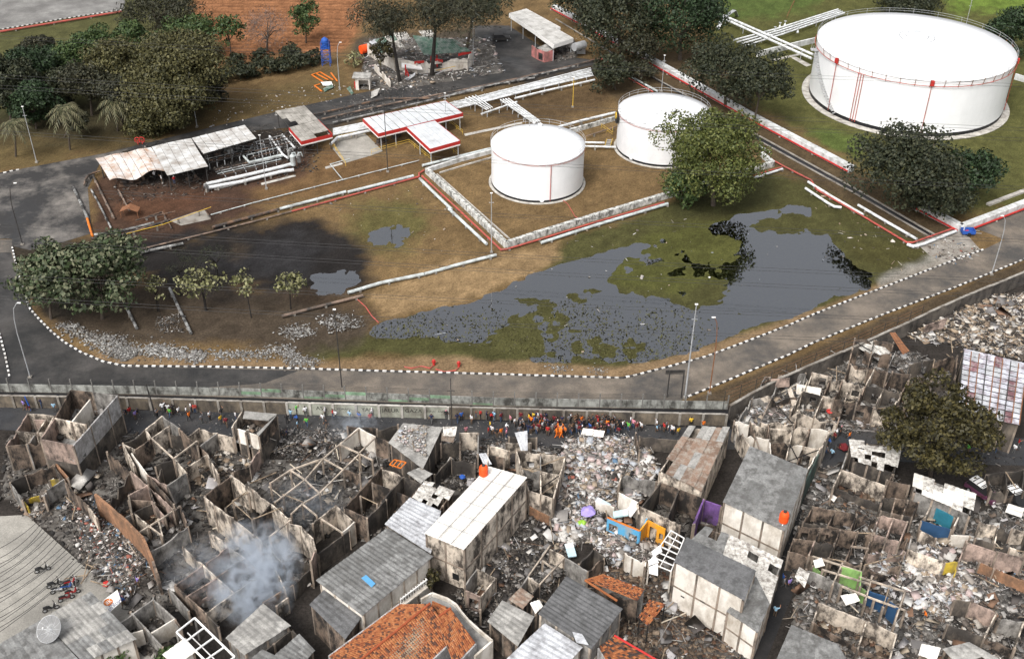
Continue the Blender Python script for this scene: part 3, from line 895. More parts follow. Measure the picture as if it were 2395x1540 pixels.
for kx, ky, s, lb in ((285,1185,1.0, 'tall grey filter vessel at the end of the thick pipes'),(262,1130,.8, 'squat grey filter vessel behind the tall one'),(325,1160,.8, 'sooty filter vessel beside the tall one')):
 u, v = K('a2', (kx, ky))[0]
 p = P(u, v)
 root = thing('filter_vessel', lb, 'vessel', p)
 MB().lathe((p.x, p.y, .6 * s), [(.15,0),(.5 * s, .25),(.5 * s, 2.0 * s),(.55 * s, 2.02 * s),(.55 * s, 2.12 * s),(.3 * s, 2.4 * s),(.1,2.5 * s)], 16).put('vessel_body', M['pipe_pale'] if s == 1 else M['pipe_soot'], root, smooth=False)
 for k in range(3):
  a = k * 2.1
  MB().bar((p.x + .45 * s * cos(a), p.y + .45 * s * sin(a),0),(p.x + .4 * s * cos(a), p.y + .4 * s * sin(a),1.0),.09).put('leg', M['dark_steel'], root)
 MB().tube([(p.x, p.y, 3.0 * s),(p.x, p.y, 3.3 * s),(p.x + .5, p.y + .2,3.3 * s),(p.x + .7, p.y + .3,2.2 * s)], .11,8).put('top_pipe', M['pipe_pale'], root)
# burnt machinery: pumps and motors on skids
def pump(u, v, s, label, m=None, rz=.3):
 p = P(u, v)
 root = thing('pump_skid', label, 'pump', p)
 ca, sa = cos(rz), sin(rz)
 m = m or M['pipe_burnt']
 MB().box((p.x, p.y, .02),3.2 * s, 1.1 * s, .25 * s, rz).put('skid_base', M['pipe_burnt'], root)
 def q(x, y, z): return (p.x + (x * ca - y * sa) * s, p.y + (x * sa + y * ca) * s, z * s)
 MB().tube([q(-1.3,0,.8), q(-.1,0,.8)], .38 * s, 12).put('motor', m, root)
 MB().tube([q(-.1,0,.8), q(.4,0,.8)], .12 * s, 8).put('coupling', M['dark_steel'], root)
 MB().tube([q(.4,0,.8), q(1.0,0,.8)], .5 * s, 12).put('pump_casing', m, root)
 MB().tube([q(.7,0,.8), q(.7,0,1.8), q(.7,.9,1.9)], .16 * s, 8).put('outlet_pipe', M['pipe_soot'], root)
for i, (k, x, y, s, lb) in enumerate((('a1', 900,1300,1.0, 'burnt pump on its skid under the wavy canopy'),('a1', 985,1280,.9, 'second burnt pump under the wavy canopy, nearer the workers'),
  ('a1', 1560,1110,1.1, 'burnt pump below the bright tin canopy'),('a1', 1640,1085,1.2, 'burnt pump with grey casing below the bright tin canopy'),('a1', 1350,1270,.9, 'charred motor beneath the canopy corner'),('a2', 900,1000,.9, 'dark pump under the red-trimmed canopy'),('a2', 1010,960,.9, 'second dark pump under the red-trimmed canopy'))):
 u, v = K(k, (x, y))[0]
 pump(u, v, s, lb, M['pipe_soot'] if 'grey' in lb else None, .2 + .15 * i)
# upper main rack
def lerp_lines(A, B, n):
 return [[(a[0] + (b[0] - a[0]) * k / (n - 1), a[1] + (b[1] - a[1]) * k / (n - 1)) for a, b in zip(A, B)] for k in range(n)]
rack(lerp_lines(K('a2', (560,905),(830,850),(1100,790),(1600,672),(1974,578)) + K('a3', (590,478)), K('a2', (560,945),(830,893),(1100,835),(1600,718),(1974,622)) + K('a3', (610,528)),6), [.16,.13,.2], M['pipe_white'], 'long rack of parallel white pipes behind the red-trimmed canopy', 1.2,16)
rack(lerp_lines(K('a2', (1735,700),(1974,865)) + K('a3', (190,862)), K('a2', (1790,690),(1990,835)) + K('a3', (235,852)),4),.16, M['pipe_white'], 'branch of four white pipes leading to the small tank', 1.0,5)
rack([K('a2', (1600,800),(1760,745),(1850,715))], .2, M['pipe_white'], 'short white pipe on concrete pedestals by the rack branch', 1.0,2)
rack(lerp_lines(K('a2', (1490,685),(1640,770)), K('a2', (1560,668),(1680,755)),4),.11, M['pipe_white'], 'cluster of thin white cross pipes beside the canopy', 1.6,2)
pipe(K('a3', (60,690),(260,640),(620,560)),.22, M['pipe_white'], 'white pipe along the near side of the long rack', z=.7)
pipe(K('a2', (545,1010),(590,965),(840,910)),.26, M['pipe_white'], 'bent white pipe rounding the concrete pit', z=1.0)
for i, (A, m, r, lb) in enumerate(((((400,810),(930,690),(1260,690),(1974,520)), M['pipe_burnt'], .2, 'burnt black pipe along the service road, farthest from the canopy'),(((480,835),(1000,720),(1620,600),(1974,530)), M['pipe_scorched'], .18, 'scorched pipe along the service road'),
  (((560,860),(1000,760),(1400,665),(1620,620)), M['pipe_soot'], .2, 'sooty pipe between service road and canopy'),(((1250,690),(1700,590),(1974,545)), M['pipe_soot'], .2, 'sooty white pipe at the service road bend'))):
 pipe(K('a2', *A), r, m, lb, z=.5, rest=8)
for A, m, lb in ((((0,565),(300,500),(600,425),(690,405)), M['pipe_scorched'], 'scorched pipe in front of the pink ruin'),(((0,580),(280,510),(480,465)), M['pipe_soot'], 'sooty pipe in front of the pink ruin')):
 pipe(K('a3', *A),.18, m, lb, z=.5, rest=8)
pipe(K('a3', (590,425),(660,410),(715,435)),.14, M['pipe_red'], 'red pipe elbow near the silver drum', z=.5)
# white pipes by the big tank
rack(lerp_lines([(1668,26),(1902,128)], [(1676,36),(1898,137)], 2),.3, M['pipe_white'], 'crossing white pipes running into the big tank', 1.5,4)
rack(lerp_lines([(1740,108),(1830,80),(1975,30)], [(1716,94),(1815,68),(1960,22)], 4),.22, M['pipe_white'], 'fan of white pipes behind the crossing pipes', 1.0,4)
for (A, B, lb) in (((1690,42),(1718,24), 'small steel footbridge over the white pipes'),):
 a, b = P(*A, 2.2), P(*B, 2.2)
 root = thing('footbridge', lb, 'footbridge', (a.x, a.y, 0))
 MB().bar(a, b, 1.0,.1).put('deck', M['galv'], root)
 for e in (a, b):
  d = (e - (a if e is b else b)).normalized()
  MB().bar(e, (e.x + d.x * 2.2, e.y + d.y * 2.2,0),.9,.1).put('stair_flight', M['galv'], root)
for i, (u, v) in enumerate(((1812,72),(1824,62),(1836,58),(1790,82),(1866,74))):
 p = P(u, v, 1.2)
 root = thing('gate_valve', 'white gate valve on the pipe fan, number %s from the trees' % ('one', 'two', 'three', 'four', 'five')[[3,0,1,2,4].index(i)] , 'valve', (p.x, p.y, 1.0), group='valves on the pipe fan')
 MB().lathe((p.x, p.y, .9), [(.25,0),(.3,.2),(.2,.5),(.08,.6),(.08,1.2)], 10).put('valve_body', M['pipe_white'], root)
 MB().lathe((p.x, p.y, 2.1), [(.35,0),(.35,.06),(.1,.1)], 12).put('hand_wheel', M['galv'], root)
# ================================================================ BUND WALLS
def wallrun(name, label, pts, h, t, m, seg=4.0, cap=None, cat='wall', stripe=None, z0=-.1, partname='wall_panel'):
 """pts: ground-line points; a wall in lengths"""
 W = [P(u, v, 0) for u, v in pts]
 root = thing(name, label, cat, W[0])
 for a, b in zip(W[:-1], W[1:]):
  L = (b - a).length
  n = max(1, round(L / seg))
  d = (b - a) / n
  nr = Vector((-d.y, d.x, 0)).normalized() * (t / 2)
  for i in range(n):
   p, q = a + d * i, a + d * (i + 1)
   g = d.normalized() * .012
   p, q = p + g, q - g
   MB().prism([(p - nr),(q - nr),(q + nr),(p + nr)], z0, h).put(partname, m, root)
   if cap:
    n2 = nr * 1.35
    MB().prism([(p - n2),(q - n2),(q + n2),(p + n2)], h + .002, h + .07).put('coping', cap, root)
   if stripe:
    n2 = nr.normalized() * (t / 2 + .28)
    zs = (0.22,.50)
    MB().tube([p - n2 + Vector((0,0,.42)), q - n2 + Vector((0,0,.42))] if stripe > 0 else [p + n2 + Vector((0,0,.42)), q + n2 + Vector((0,0,.42))], .17,8).put('red_pipe_length', M['red'], root)
    if i % 2 == 0:
     pp = p - n2 if stripe > 0 else p + n2
     MB().box((pp.x, pp.y, -.05),.35,.3,.32).put('pipe_rest', M['conc_pale'], root)
 return root
wallrun('bund_wall', 'mouldy white bund wall on the sapling side of the small tank', [(998,404),(1090,488),(1184,578)], 1.1,.7, M['mould'], 5)
wallrun('bund_wall', 'mouldy white bund wall along the front of the small tank', [(1184,578),(1250,556),(1400,510),(1557,463)], 1.1,.7, M['mould'], 5)
wallrun('bund_wall', 'mouldy bund wall half hidden by the bright green tree', [(1557,463),(1700,420),(1808,388)], 1.1,.7, M['mould'], 5)
wallrun('bund_wall', 'rear bund wall behind the small tank', [(998,402),(1080,376),(1152,357)], .8,.5, M['bund_white'], 5)
wallrun('bund_wall', 'mouldy rear bund wall between the two tanks', [(1330,312),(1380,298),(1442,280)], .9,.5, M['mould'], 5)
wallrun('drain_curb', 'low drain curb inside the bund beside the small tank', [(1022,408),(1100,478),(1192,560)], .22,.25, M['conc_pale'], 5, cat='curb')
wallrun('drain_curb', 'low drain curb behind the small tank', [(1028,405),(1090,386),(1150,369)], .22,.25, M['conc_pale'], 5, cat='curb')
wallrun('bund_wall', 'short white bund end beside the pond pipes', [(1781,366),(1808,388)], 1.0,.6, M['bund_white'], 3)
wallrun('striped_wall', 'long white wall with a red pipe along its foot', [(1296,22),(1400,78),(1600,190),(1760,280),(1990,402)], 1.2,1.5, M['bund_white'], 5, stripe=1)
wallrun('striped_wall', 'white wall with red pipe meeting the corner above the blue cart', [(2150,490),(2246,541)], 1.3,1.2, M['bund_white'], 4, stripe=1)
wallrun('striped_wall', 'white wall with red pipe rising above the upper road kerb', [(2246,541),(2320,513),(2395,484),(2450,463)], 1.3,1.2, M['bund_white'], 4, stripe=1)
wallrun('white_wall', 'free-standing white wall by the big tank', [(1770,133),(1830,118),(1905,100)], 1.3,.4, M['bund_white'], 5)
wallrun('white_wall', 'white wall at the far right beyond the big tank', [(2372,185),(2440,205)], 1.3,.4, M['bund_white'], 5)
wallrun('retaining_edge', 'pale concrete edge at the far right below the trees', [(2310,480),(2395,448),(2440,430)], .35,.8, M['conc_pale'], 5, cat='curb')
wallrun('drain_curb', 'long dark drain curb beside the striped wall, upper side', [(1300,45),(1500,165),(1790,326),(2000,441),(2180,545),(2290,600)], .12,.35, M['conc'], 6, cat='curb')
wallrun('drain_curb', 'long dark drain curb beside the striped wall, lower side', [(1780,332),(1990,447),(2170,551),(2275,607)], .12,.35, M['conc'], 6, cat='curb')
sheet('drain_channel', [(1296,44),(1500,166),(1790,328),(2000,443),(2180,547),(2288,602),(2278,606),(2170,550),(1990,446),(1780,331),(1500,168)], -.002, M['tank_band'], 'dark drain channel between two curbs')
for A in ([(1800,140),(1868,125),(1875,128),(1806,144)], [(1850,135),(1862,133),(1898,152),(1886,156)], [(500,440),(600,415),(602,419),(502,445)], [(760,390),(800,380),(802,384),(762,395)], [(1085,313),(1220,285),(1222,289),(1088,318)], [(610,428),(690,408),(692,412),(612,433)]):
 sheet('concrete_path', A, .004, M['conc_pale'], 'narrow concrete strip in the turf')
sheet('concrete_pit', K('a2', (555,1040),(600,965),(780,930),(910,1060),(830,1090),(640,1145)),.006, M['court'], 'pale concrete pit floor between the canopies')
# ================================================================ CANOPIES
def canopy(name, label, corners, z, nu, nv, m, fascia=None, posts=(), thick=.08, fh=.85, group=None, sag=None, skip=(), edges=None, root=None, post_m=None):
 """sheet roof over the quad of picture points; each sheet a part"""
 q = [P(c[0], c[1], c[2] if len(c) > 2 else z) for c in corners]
 if root is None:
  g = sum((Vector((p.x, p.y, 0)) for p in q), Vector()) / 4
  root = thing(name, label, 'canopy', g, group)
 def at(s, t):
  p = q[0].lerp(q[1], s).lerp(q[3].lerp(q[2], s), t)
  if sag: p = p + Vector((0,0, sag(s, t)))
  return p
 for i in range(nu):
  for j in range(nv):
   if (i, j) in skip: continue
   s0, s1, t0, t1 = i / nu + .004,(i + 1) / nu - .004, j / nv, (j + 1) / nv - .004
   if sag:
    k = 4
    vs, fs = [], []
    for a in range(k + 1):
     for b in range(k + 1): vs.append(at(s0 + (s1 - s0) * a / k, t0 + (t1 - t0) * b / k))
    nn = len(vs)
    vs += [v - Vector((0,0,.05)) for v in vs]
    for a in range(k):
     for b in range(k):
      f = (a * (k + 1) + b, a * (k + 1) + b + 1,(a + 1) * (k + 1) + b + 1,(a + 1) * (k + 1) + b)
      fs += [f, tuple(x + nn for x in f[::-1])]
    mk('roof_sheet', vs, fs, m, root, smooth=True)
   else:
    lift = Vector((0,0,.012 * ((i + j) % 2)))
    MB().slab([at(s0, t0) + lift, at(s1, t0) + lift, at(s1, t1) + lift, at(s0, t1) + lift], thick).put('roof_sheet', m, root)
 if fascia:
  for e in (edges if edges is not None else range(4)):
   a, b = q[e], q[(e + 1) % 4]
   dn = Vector((0,0, fh))
   o = (a + b) / 2 - (q[0] + q[1] + q[2] + q[3]) / 4
   o.z = 0
   o = o.normalized() * .05
   MB().bar(a - dn * .4 + o, b - dn * .4 + o, .08, fh * .8).put('fascia', fascia, root)
   MB().bar(a - dn * .98 + o * 1.2, b - dn * .98 + o * 1.2,.09, fh * .3).put('fascia_trim', M['white'], root)
 for (s, t) in posts:
  p = at(s, t)
  MB().bar((p.x, p.y, 0),(p.x, p.y, p.z - .1),.16).put('post', post_m or M['galv'], root)
 for s in (0.02,.5,.98):
  a, b = at(s, 0.02), at(s, .98)
  if not sag: MB().bar(a - Vector((0,0,.2)), b - Vector((0,0,.2)),.1,.18).put('rafter', post_m or M['galv'], root)
 return root
M['tin_burnt'] = mat('heat_stained_tin', (0.60,0.60,0.59),0.55,0.14,1.4,(0.30,0.27,0.24),0.36,0.45, objvar=.10, metal=.1)
M['tin_rusted'] = mat('fire_rusted_tin', (0.62,0.60,0.58),0.6,0.2,0.9,(0.34,0.20,0.12),0.36,0.5, objvar=.12)
M['tin_silver'] = mat('silver_roof_sheet', (0.60,0.62,0.64),0.4,0.05,1.0,(0.46,0.47,0.48),0.3,0.4, objvar=.04, metal=.1)
M['tin_beige'] = mat('dusty_beige_roof_sheet', (0.33,0.31,0.28),0.8,0.15,1.2,(0.16,0.15,0.13),0.3,0.5, objvar=.10)
M['roof_felt'] = mat('pale_flat_roof', (0.48,0.47,0.45),0.85,0.12,1.0,(0.28,0.27,0.25),0.3,0.5)
import math as _m
def wav(s, t): return (t ** 2) * (-1.0 + .55 * _m.sin(s * 9.0 + .8) - .5 * (1 - s)) - .10 * (1 - t) * _m.sin(s * 14)
canopy('burnt_canopy', 'fire-warped canopy of tin sheets with rust-streaked wavy front edge', K('a1', (668,1110),(1060,1030),(1150,1160),(760,1225)),3.6,7,4, M['tin_rusted'], sag=wav, posts=((.05,.15),(.5,.1),(.95,.1),(.95,.9)), post_m=M['dark_steel'])
canopy('burnt_canopy', 'heat-stained tin canopy between the wavy one and the skid', K('a1', (1062,1030),(1342,970),(1462,1168),(1172,1224)),3.6,5,4, M['tin_burnt'], sag=lambda s, t: .12 * _m.sin(3 * s + 5 * t) - .1 * t, posts=((.05,.95),(.95,.95),(.95,.1),(.5,.95)), post_m=M['dark_steel'])
canopy('tin_canopy', 'bright tin canopy standing above the burnt pumps', K('a1', (1345,968),(1718,876),(1800,970),(1425,1078)),3.8,7,3, M['tin_burnt'], posts=((.04,.95),(.5,.95),(.96,.95),(.96,.05),(.04,.05)), post_m=M['dark_steel'])
g_ = canopy('red_trimmed_canopy', 'grey canopy with a missing roof corner and red trim', K('a2', (155,780),(360,740),(456,838),(252,892)),3.4,6,4, M['tin_beige'], fascia=M['tin_beige'], edges=[0], skip=((0,3),(1,3),(0,2)), posts=((.05,.05),(.95,.05)), post_m=M['dark_steel'])
canopy('red_trimmed_canopy', None, K('a2', (252,894),(456,840),(553,938),(338,992)),3.4,6,4, M['tin_beige'], fascia=M['red'], edges=[1,2,3], skip=((4,3),(5,3),(3,3)), posts=((.05,.95),(.95,.95),(.5,.95)), root=g_, post_m=M['dark_steel'])
g_ = canopy('red_trimmed_canopy', 'silver T-shaped canopy with bright red fascia on steel posts', K('a2', (770,832),(1350,706),(1470,792),(878,936)),3.6,12,3, M['tin_silver'], fascia=M['red'], posts=((.03,.97),(.2,.97),(.97,.97),(.97,.03),(.6,.03),(.3,.03),(.8,.97)))
canopy('red_trimmed_canopy', None, K('a2', (1078,892),(1275,846),(1450,986),(1242,1044)),3.55,5,4, M['tin_silver'], fascia=M['red'], edges=[1,2,3], posts=((.04,.97),(.96,.97),(.04,.5),(.96,.5)), root=g_)
g_ = canopy('open_shed', 'long pale flat-roofed shed with white edge beams under the dark trees', K('a3', (20,95),(140,62),(378,192),(205,218)),4.2,3,5, M['roof_felt'], fascia=M['white'], posts=((.05,.05),(.05,.5),(.05,.95),(.95,.05),(.95,.95)))
canopy('open_shed', None, K('a3', (208,222),(345,198),(468,268),(330,312)),4.2,2,3, M['roof_felt'], fascia=M['white'], posts=((.05,.95),(.95,.95)), root=g_)
# yellow hand rails round the pit and canopy
def handrail(pts, label, z=1.0, m=None, step=2.0):
 W = [P(u, v, 0) for u, v in pts]
 root = thing('handrail', label, 'handrail', W[0])
 for zz in (.55,1.0): MB().tube([p + Vector((0,0, zz)) for p in W], .035,5).put('rail', m or M['yellow'], root)
 for a, b in zip(W[:-1], W[1:]):
  n = max(1, int((b - a).length / step))
  for i in range(n + 1):
   p = a.lerp(b, i / n)
   MB().bar((p.x, p.y, -.05),(p.x, p.y, 1.0),.06).put('rail_post', m or M['yellow'], root)
handrail(K('a2', (600,985),(780,940)), 'yellow handrail at the back of the concrete pit')
handrail(K('a2', (830,1085),(910,1060),(1095,1010),(1245,1130)), 'yellow handrail under the red-trimmed T canopy')
handrail(K('a2', (560,1030),(650,1165)), 'yellow handrail down the burnt side of the pit')
handrail(K('a2', (1380,870),(1470,945)), 'yellow handrail behind the T canopy')
handrail(K('a2', (1370,1045),(1440,1100)), 'short yellow handrail at the T canopy foot')
handrail(K('a3', (665,900),(745,960),(745,920)), 'yellow handrail of the tank link stairs')
u, v = K('a3', (705,1040))[0]
p = P(u, v)
root = thing('steel_stair', 'small yellow steel stair between the two tanks', 'stairs', p)
for s in range(6): MB().box((p.x + .1 * s, p.y + .28 * s, .2 * s + .1),1.0,.28,.05).put('tread', M['galv'], root)
for sx in (-.55,.55): MB().bar((p.x + sx, p.y - .1,.05),(p.x + sx + .6, p.y + 1.6,1.3),.07,.16).put('stringer', M['yellow'], root)
# ================================================================ LAMP POSTS, MASTS
def lamp(base, top, label, kind='straight', m=None, r=.09):
 b = P(*base)
 h = zat(b, top[1])
 root = thing('street_lamp', label, 'lamp post', b)
 m = m or M['galv']
 MB().box((b.x, b.y, -.05),.5,.5,.3).put('footing', M['conc'], root)
 if kind == 'straight':
  MB().tube([(b.x, b.y, .1),(b.x, b.y, h * .5),(b.x, b.y, h)], [r, r * .8, r * .6], 8).put('pole', m, root)
  MB().box((b.x, b.y, h),.4,.22,.12).put('lamp_head', M['white'], root)
  MB().bar((b.x - .4, b.y, h * .85),(b.x + .4, b.y, h * .85),.06).put('cross_arm', m, root)
 else:
  dx = kind
  pts = [(b.x, b.y, .1),(b.x, b.y, h * .6),(b.x + dx * .12, b.y, h * .78),(b.x + dx * .4, b.y, h * .92),(b.x + dx, b.y, h)]
  MB().tube(pts, [r, r * .8, r * .7, r * .6, r * .5], 8).put('pole', m, root)
  MB().box((b.x + dx * 1.2, b.y, h - .1),.5,.22,.1).put('lamp_head', M['white'], root)
 return root
lamp((86,380),(50,250), 'grey lamp post in front of the first palm')
lamp((461,297),(443,172), 'grey lamp post in front of the yellow-green trees')
lamp(K('a2', (93,1325))[0], K('a2', (40,950))[0], 'thin grey lamp post beside the thick white skid pipes')
lamp(K('a2', (945,1205))[0], K('a2', (915,630))[0], 'tall dark mast before the red-trimmed T canopy', m=M['dark_steel'])
lamp(K('b2', (1672,390))[0], (1149,452), 'grey lamp post standing at the bund corner')
lamp((1547,214),(1556,130), 'thin grey lamp post behind the streaked tank')
lamp(K('a2', (1352,905))[0], K('a2', (1350,655))[0], 'thin grey lamp post at the T canopy')
lamp(K('a2', (1545,460))[0], K('a2', (1545,155))[0], 'thin grey lamp post at the collapsed green-roofed building')
lamp(K('a2', (608,630))[0], K('a2', (590,295))[0], 'curved lamp post next to the blue water tower', kind=.8)
lamp((800,908),(793,724), 'dark lamp post on the road before the rubble heap', m=M['dark_steel'])
lamp((1602,930),(1637,712), 'tall pale lamp mast at the road fork', r=.13)
lamp((1659,920),(1656,741), 'curved rusty lamp post beside the tall pale mast', kind=-.7, m=M['rust'])
lamp((71,882),(43,707), 'curved pale lamp post at the road bend by the leafy tree', kind=1.2)
lamp((53,572),(12,427), 'curved dark lamp post at the yard corner', kind=1.3, m=M['dark_steel'])
lamp(K('b4', (1745,545))[0], K('b4', (1890,130))[0], 'leaning pale lamp post on the climbing road', kind=-.9)
lamp(K('a3', (465,752))[0], K('a3', (477,545))[0], 'yellow mast standing on the brown turf behind the tanks', m=M['yellow'])
lamp((2251,92),(2262,0), 'thin lamp post beyond the big tank')
# ================================================================ LONG WALLS BEFORE THE LANE
def curvept(line, u):
 for a, b in zip(line[:-1], line[1:]):
  if a[0] <= u <= b[0]:
   t = (u - a[0]) / (b[0] - a[0])
   return (u, a[1] + (b[1] - a[1]) * t)
 return (u, line[-1][1])
M['fence_panel'] = mat('weathered_concrete_panel', (0.33,0.335,0.31),0.9,0.25,1.0,(0.06,0.058,0.052),0.42,0.6, objvar=.14, dsharp=.1)
M['fence_post'] = mat('fence_post_concrete', (0.16,0.155,0.145),0.9,0.25,1.5)
M['lower_wall'] = mat('brown_plaster_wall', (0.17,0.14,0.105),0.9,0.25,0.9,(0.045,0.04,0.036),0.45,0.5, objvar=.12)
M['lower_wall_green'] = mat('pale_green_wall', (0.36,0.37,0.31),0.9,0.2,0.9,(0.12,0.11,0.09),0.4,0.5, objvar=.10)
M['lower_wall_green2'] = mat('mossy_panel', (0.25,0.40,0.26),0.9,0.25,1.2,(0.10,0.12,0.09),0.45,0.6, objvar=.10)
top = [P(u, v, 1.35) for u, v in WALLTOP]
A0, A1 = P(*WALLTOP[0], 1.35), P(*WALLTOP[-1], 1.35)
fence = thing('panel_fence', 'long concrete panel fence topped with wire between road and lane', 'fence', (A0.x, A0.y, 0))
tot = sum((b - a).length for a, b in zip(top[:-1], top[1:]))
def along(W, s):
 for a, b in zip(W[:-1], W[1:]):
  L = (b - a).length
  if s <= L: return a.lerp(b, s / L),(b - a).normalized()
  s -= L
 return W[-1], (W[-1] - W[-2]).normalized()
bays = int(tot / 2.9)
for i in range(bays + 1):
 p, d = along(top, i * tot / bays)
 MB().bar((p.x, p.y, -.8),(p.x + .0, p.y, 2.35),.15).put('post', M['fence_post'], fence)
 if i < bays:
  q, _ = along(top, (i + 1) * tot / bays)
  dd = (q - p).normalized()
  nr = Vector((-dd.y, dd.x, 0)) * .03
  a, b = p + dd * .08, q - dd * .08
  for k in range(3):
   z0 = -.2 + k * .52
   green = 13 <= i <= 24 and (i * 7 + k * 5) % 4 == 0
   MB().prism([a - nr, b - nr, b + nr, a + nr], z0 + .01, z0 + .51).put('fence_panel', M['lower_wall_green2'] if green else M['fence_panel'], fence)
  for zz in (1.6,1.85,2.1,2.32):
   MB().bar(Vector((p.x, p.y, zz)), Vector((q.x, q.y, zz)),.022).put('wire', M['dark_steel'], fence)
# dark ditch between the two walls
ditch_a = [(u, v + 17) for u, v in WALLTOP]
LOW_TOP = [(-80,924),(0,924),(300,929),(592,938),(900,947),(1184,954),(1450,962),(1700,968)]
low = [P(u, v, 2.0) for u, v in LOW_TOP]
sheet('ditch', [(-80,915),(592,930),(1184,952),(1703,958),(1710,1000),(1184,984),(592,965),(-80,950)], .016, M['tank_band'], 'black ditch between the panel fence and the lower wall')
lw = thing('lower_wall', 'low plastered wall with graffiti along the crowded lane', 'wall', (low[0].x, low[0].y, 0))
tot2 = sum((b - a).length for a, b in zip(low[:-1], low[1:]))
bays2 = int(tot2 / 3.05)
GRAF = {}
for i in range(bays2 + 1):
 p, d = along(low, i * tot2 / bays2)
 u_, _v = PXn(p.x, p.y, 2.0)
 pale = 640 < u_ < 1058
 MB().box((p.x, p.y - .05,-.1),.32,.34,2.12, math.atan2(d.y, d.x)).put('pilaster', M['conc_pale'] if pale else M['conc'], lw)
 if i < bays2:
  q, _ = along(low, (i + 1) * tot2 / bays2)
  dd = (q - p).normalized()
  nr = Vector((-dd.y, dd.x, 0)) * .09
  a, b = p + dd * .17, q - dd * .17
  um, _ = PXn((p.x + q.x) / 2,(p.y + q.y) / 2,2.0)
  pale = 650 < um < 1058
  pw = MB().prism([a - nr, b - nr, b + nr, a + nr], -.1,1.96).put('wall_panel', M['lower_wall_green'] if pale else M['lower_wall'], lw)
  MB().prism([a - nr * 1.6, b - nr * 1.6, b + nr * 1.6, a + nr * 1.6], 1.965,2.06).put('coping', M['conc_pale'] if pale else M['conc'], lw)
  if pale: GRAF[i] = (um, a, b, nr, dd)
# graffiti: flat painted lettering
M['graffiti'] = mat('black_spray_paint', (0.02,0.02,0.02),0.8,0.2)
def text(s, size, origin, xdir, ydir, m, name, parent=None, label=None, cat=None, extr=0.0, align='CENTER'):
 cu = bpy.data.curves.new(name, 'FONT')
 cu.body = s
 cu.size = size
 cu.align_x = align
 cu.align_y = 'CENTER'
 cu.extrude = extr
 tmp = bpy.data.objects.new('tmp', cu)
 col.objects.link(tmp)
 me = bpy.data.meshes.new_from_object(tmp)
 bpy.data.objects.remove(tmp)
 X_, Y_ = Vector(xdir).normalized(), Vector(ydir).normalized()
 Zd = X_.cross(Y_)
 org = ORG[parent.name] if parent is not None else Vector(origin)
 o_ = Vector(origin)
 for v_ in me.vertices:
  c_ = v_.co.copy()
  v_.co = o_ + X_ * c_.x + Y_ * c_.y + Zd * c_.z - org
 me.materials.append(m)
 me.name = name
 o = bpy.data.objects.new(name, me)
 col.objects.link(o)
 ORG[o.name] = org
 if parent is not None: o.parent = parent
 else: o.location = org
 if label: o['label'] = label
 if cat: o['category'] = cat
 return o
words = {735: 'ASA', 815: 'KORAMIL', 868: 'YAH', 912: 'JALUR', 960: 'GAZA', 1010: 'TEKAC ANISA'}
for tgt, wd in words.items():
 um, a, b, nr, dd = min(GRAF.values(), key=lambda g: abs(g[0] - tgt))
 ga, _g = PXn(a.x, a.y, 1.0)
 gb, _g = PXn(b.x, b.y, 1.0)
 t = .5
 c_ = a.lerp(b, t)
 sgn = -1 if nr.y > 0 else 1
 text(wd, {'TEKAC ANISA': .44, 'KORAMIL': .5}.get(wd, .85),(c_.x, c_.y + sgn * (abs(nr.y) + .012),1.2), dd, (0,0,1), M['graffiti'], 'graffiti', lw)
# retaining wall on the climbing road, with wire posts
RW = [P(u, v, 2.4) for u, v in ((1708,948),(1760,918),(1860,868),(1954,830),(2087,771),(2237,701),(2370,647),(2460,610))]
rw = thing('retaining_wall', 'sooty retaining wall below the climbing road', 'wall', (RW[0].x, RW[0].y, 0))
M['soot_wall'] = mat('soot_black_wall', (0.16,0.14,0.12),0.9,0.3,0.8,(0.03,0.027,0.025),0.55,0.35, objvar=.1)
tot3 = sum((b - a).length for a, b in zip(RW[:-1], RW[1:]))
nb = int(tot3 / 3.6)
for i in range(nb):
 p, d = along(RW, i * tot3 / nb)
 q, _ = along(RW, (i + 1) * tot3 / nb)
 dd = (q - p).normalized()
 nr = Vector((-dd.y, dd.x, 0)) * .14
 a, b = p + dd * .01, q - dd * .01
 MB().prism([a - nr, b - nr, b + nr, a + nr], -.1,2.36 + .04 * (i % 3)).put('wall_panel', M['soot_wall'], rw)
 MB().prism([a - nr * 1.3, b - nr * 1.3, b + nr * 1.3, a + nr * 1.3], 2.36 + .04 * (i % 3) + .002,2.5 + .04 * (i % 3)).put('coping', M['conc'], rw)
wf = thing('wire_fence', 'rusty wire fence on thin posts above the retaining wall', 'fence', (RW[0].x, RW[0].y, 0))
FW = [P(u, v, 0) for u, v in ((1690,960),(1750,935),(1850,890),(1960,843),(2090,785),(2150,757))]
tot4 = sum((b - a).length for a, b in zip(FW[:-1], FW[1:]))
for i in range(15):
 p, d = along(FW, i * tot4 / 14)
 MB().bar((p.x, p.y, -.05),(p.x, p.y, 3.4),.07).put('post', M['dark_steel'], wf)
 if i < 14:
  q, _ = along(FW, (i + 1) * tot4 / 14)
  for zz in (1.2,2.0,2.7,3.3): MB().bar((p.x, p.y, zz),(q.x, q.y, zz),.022).put('wire', M['rust'], wf)
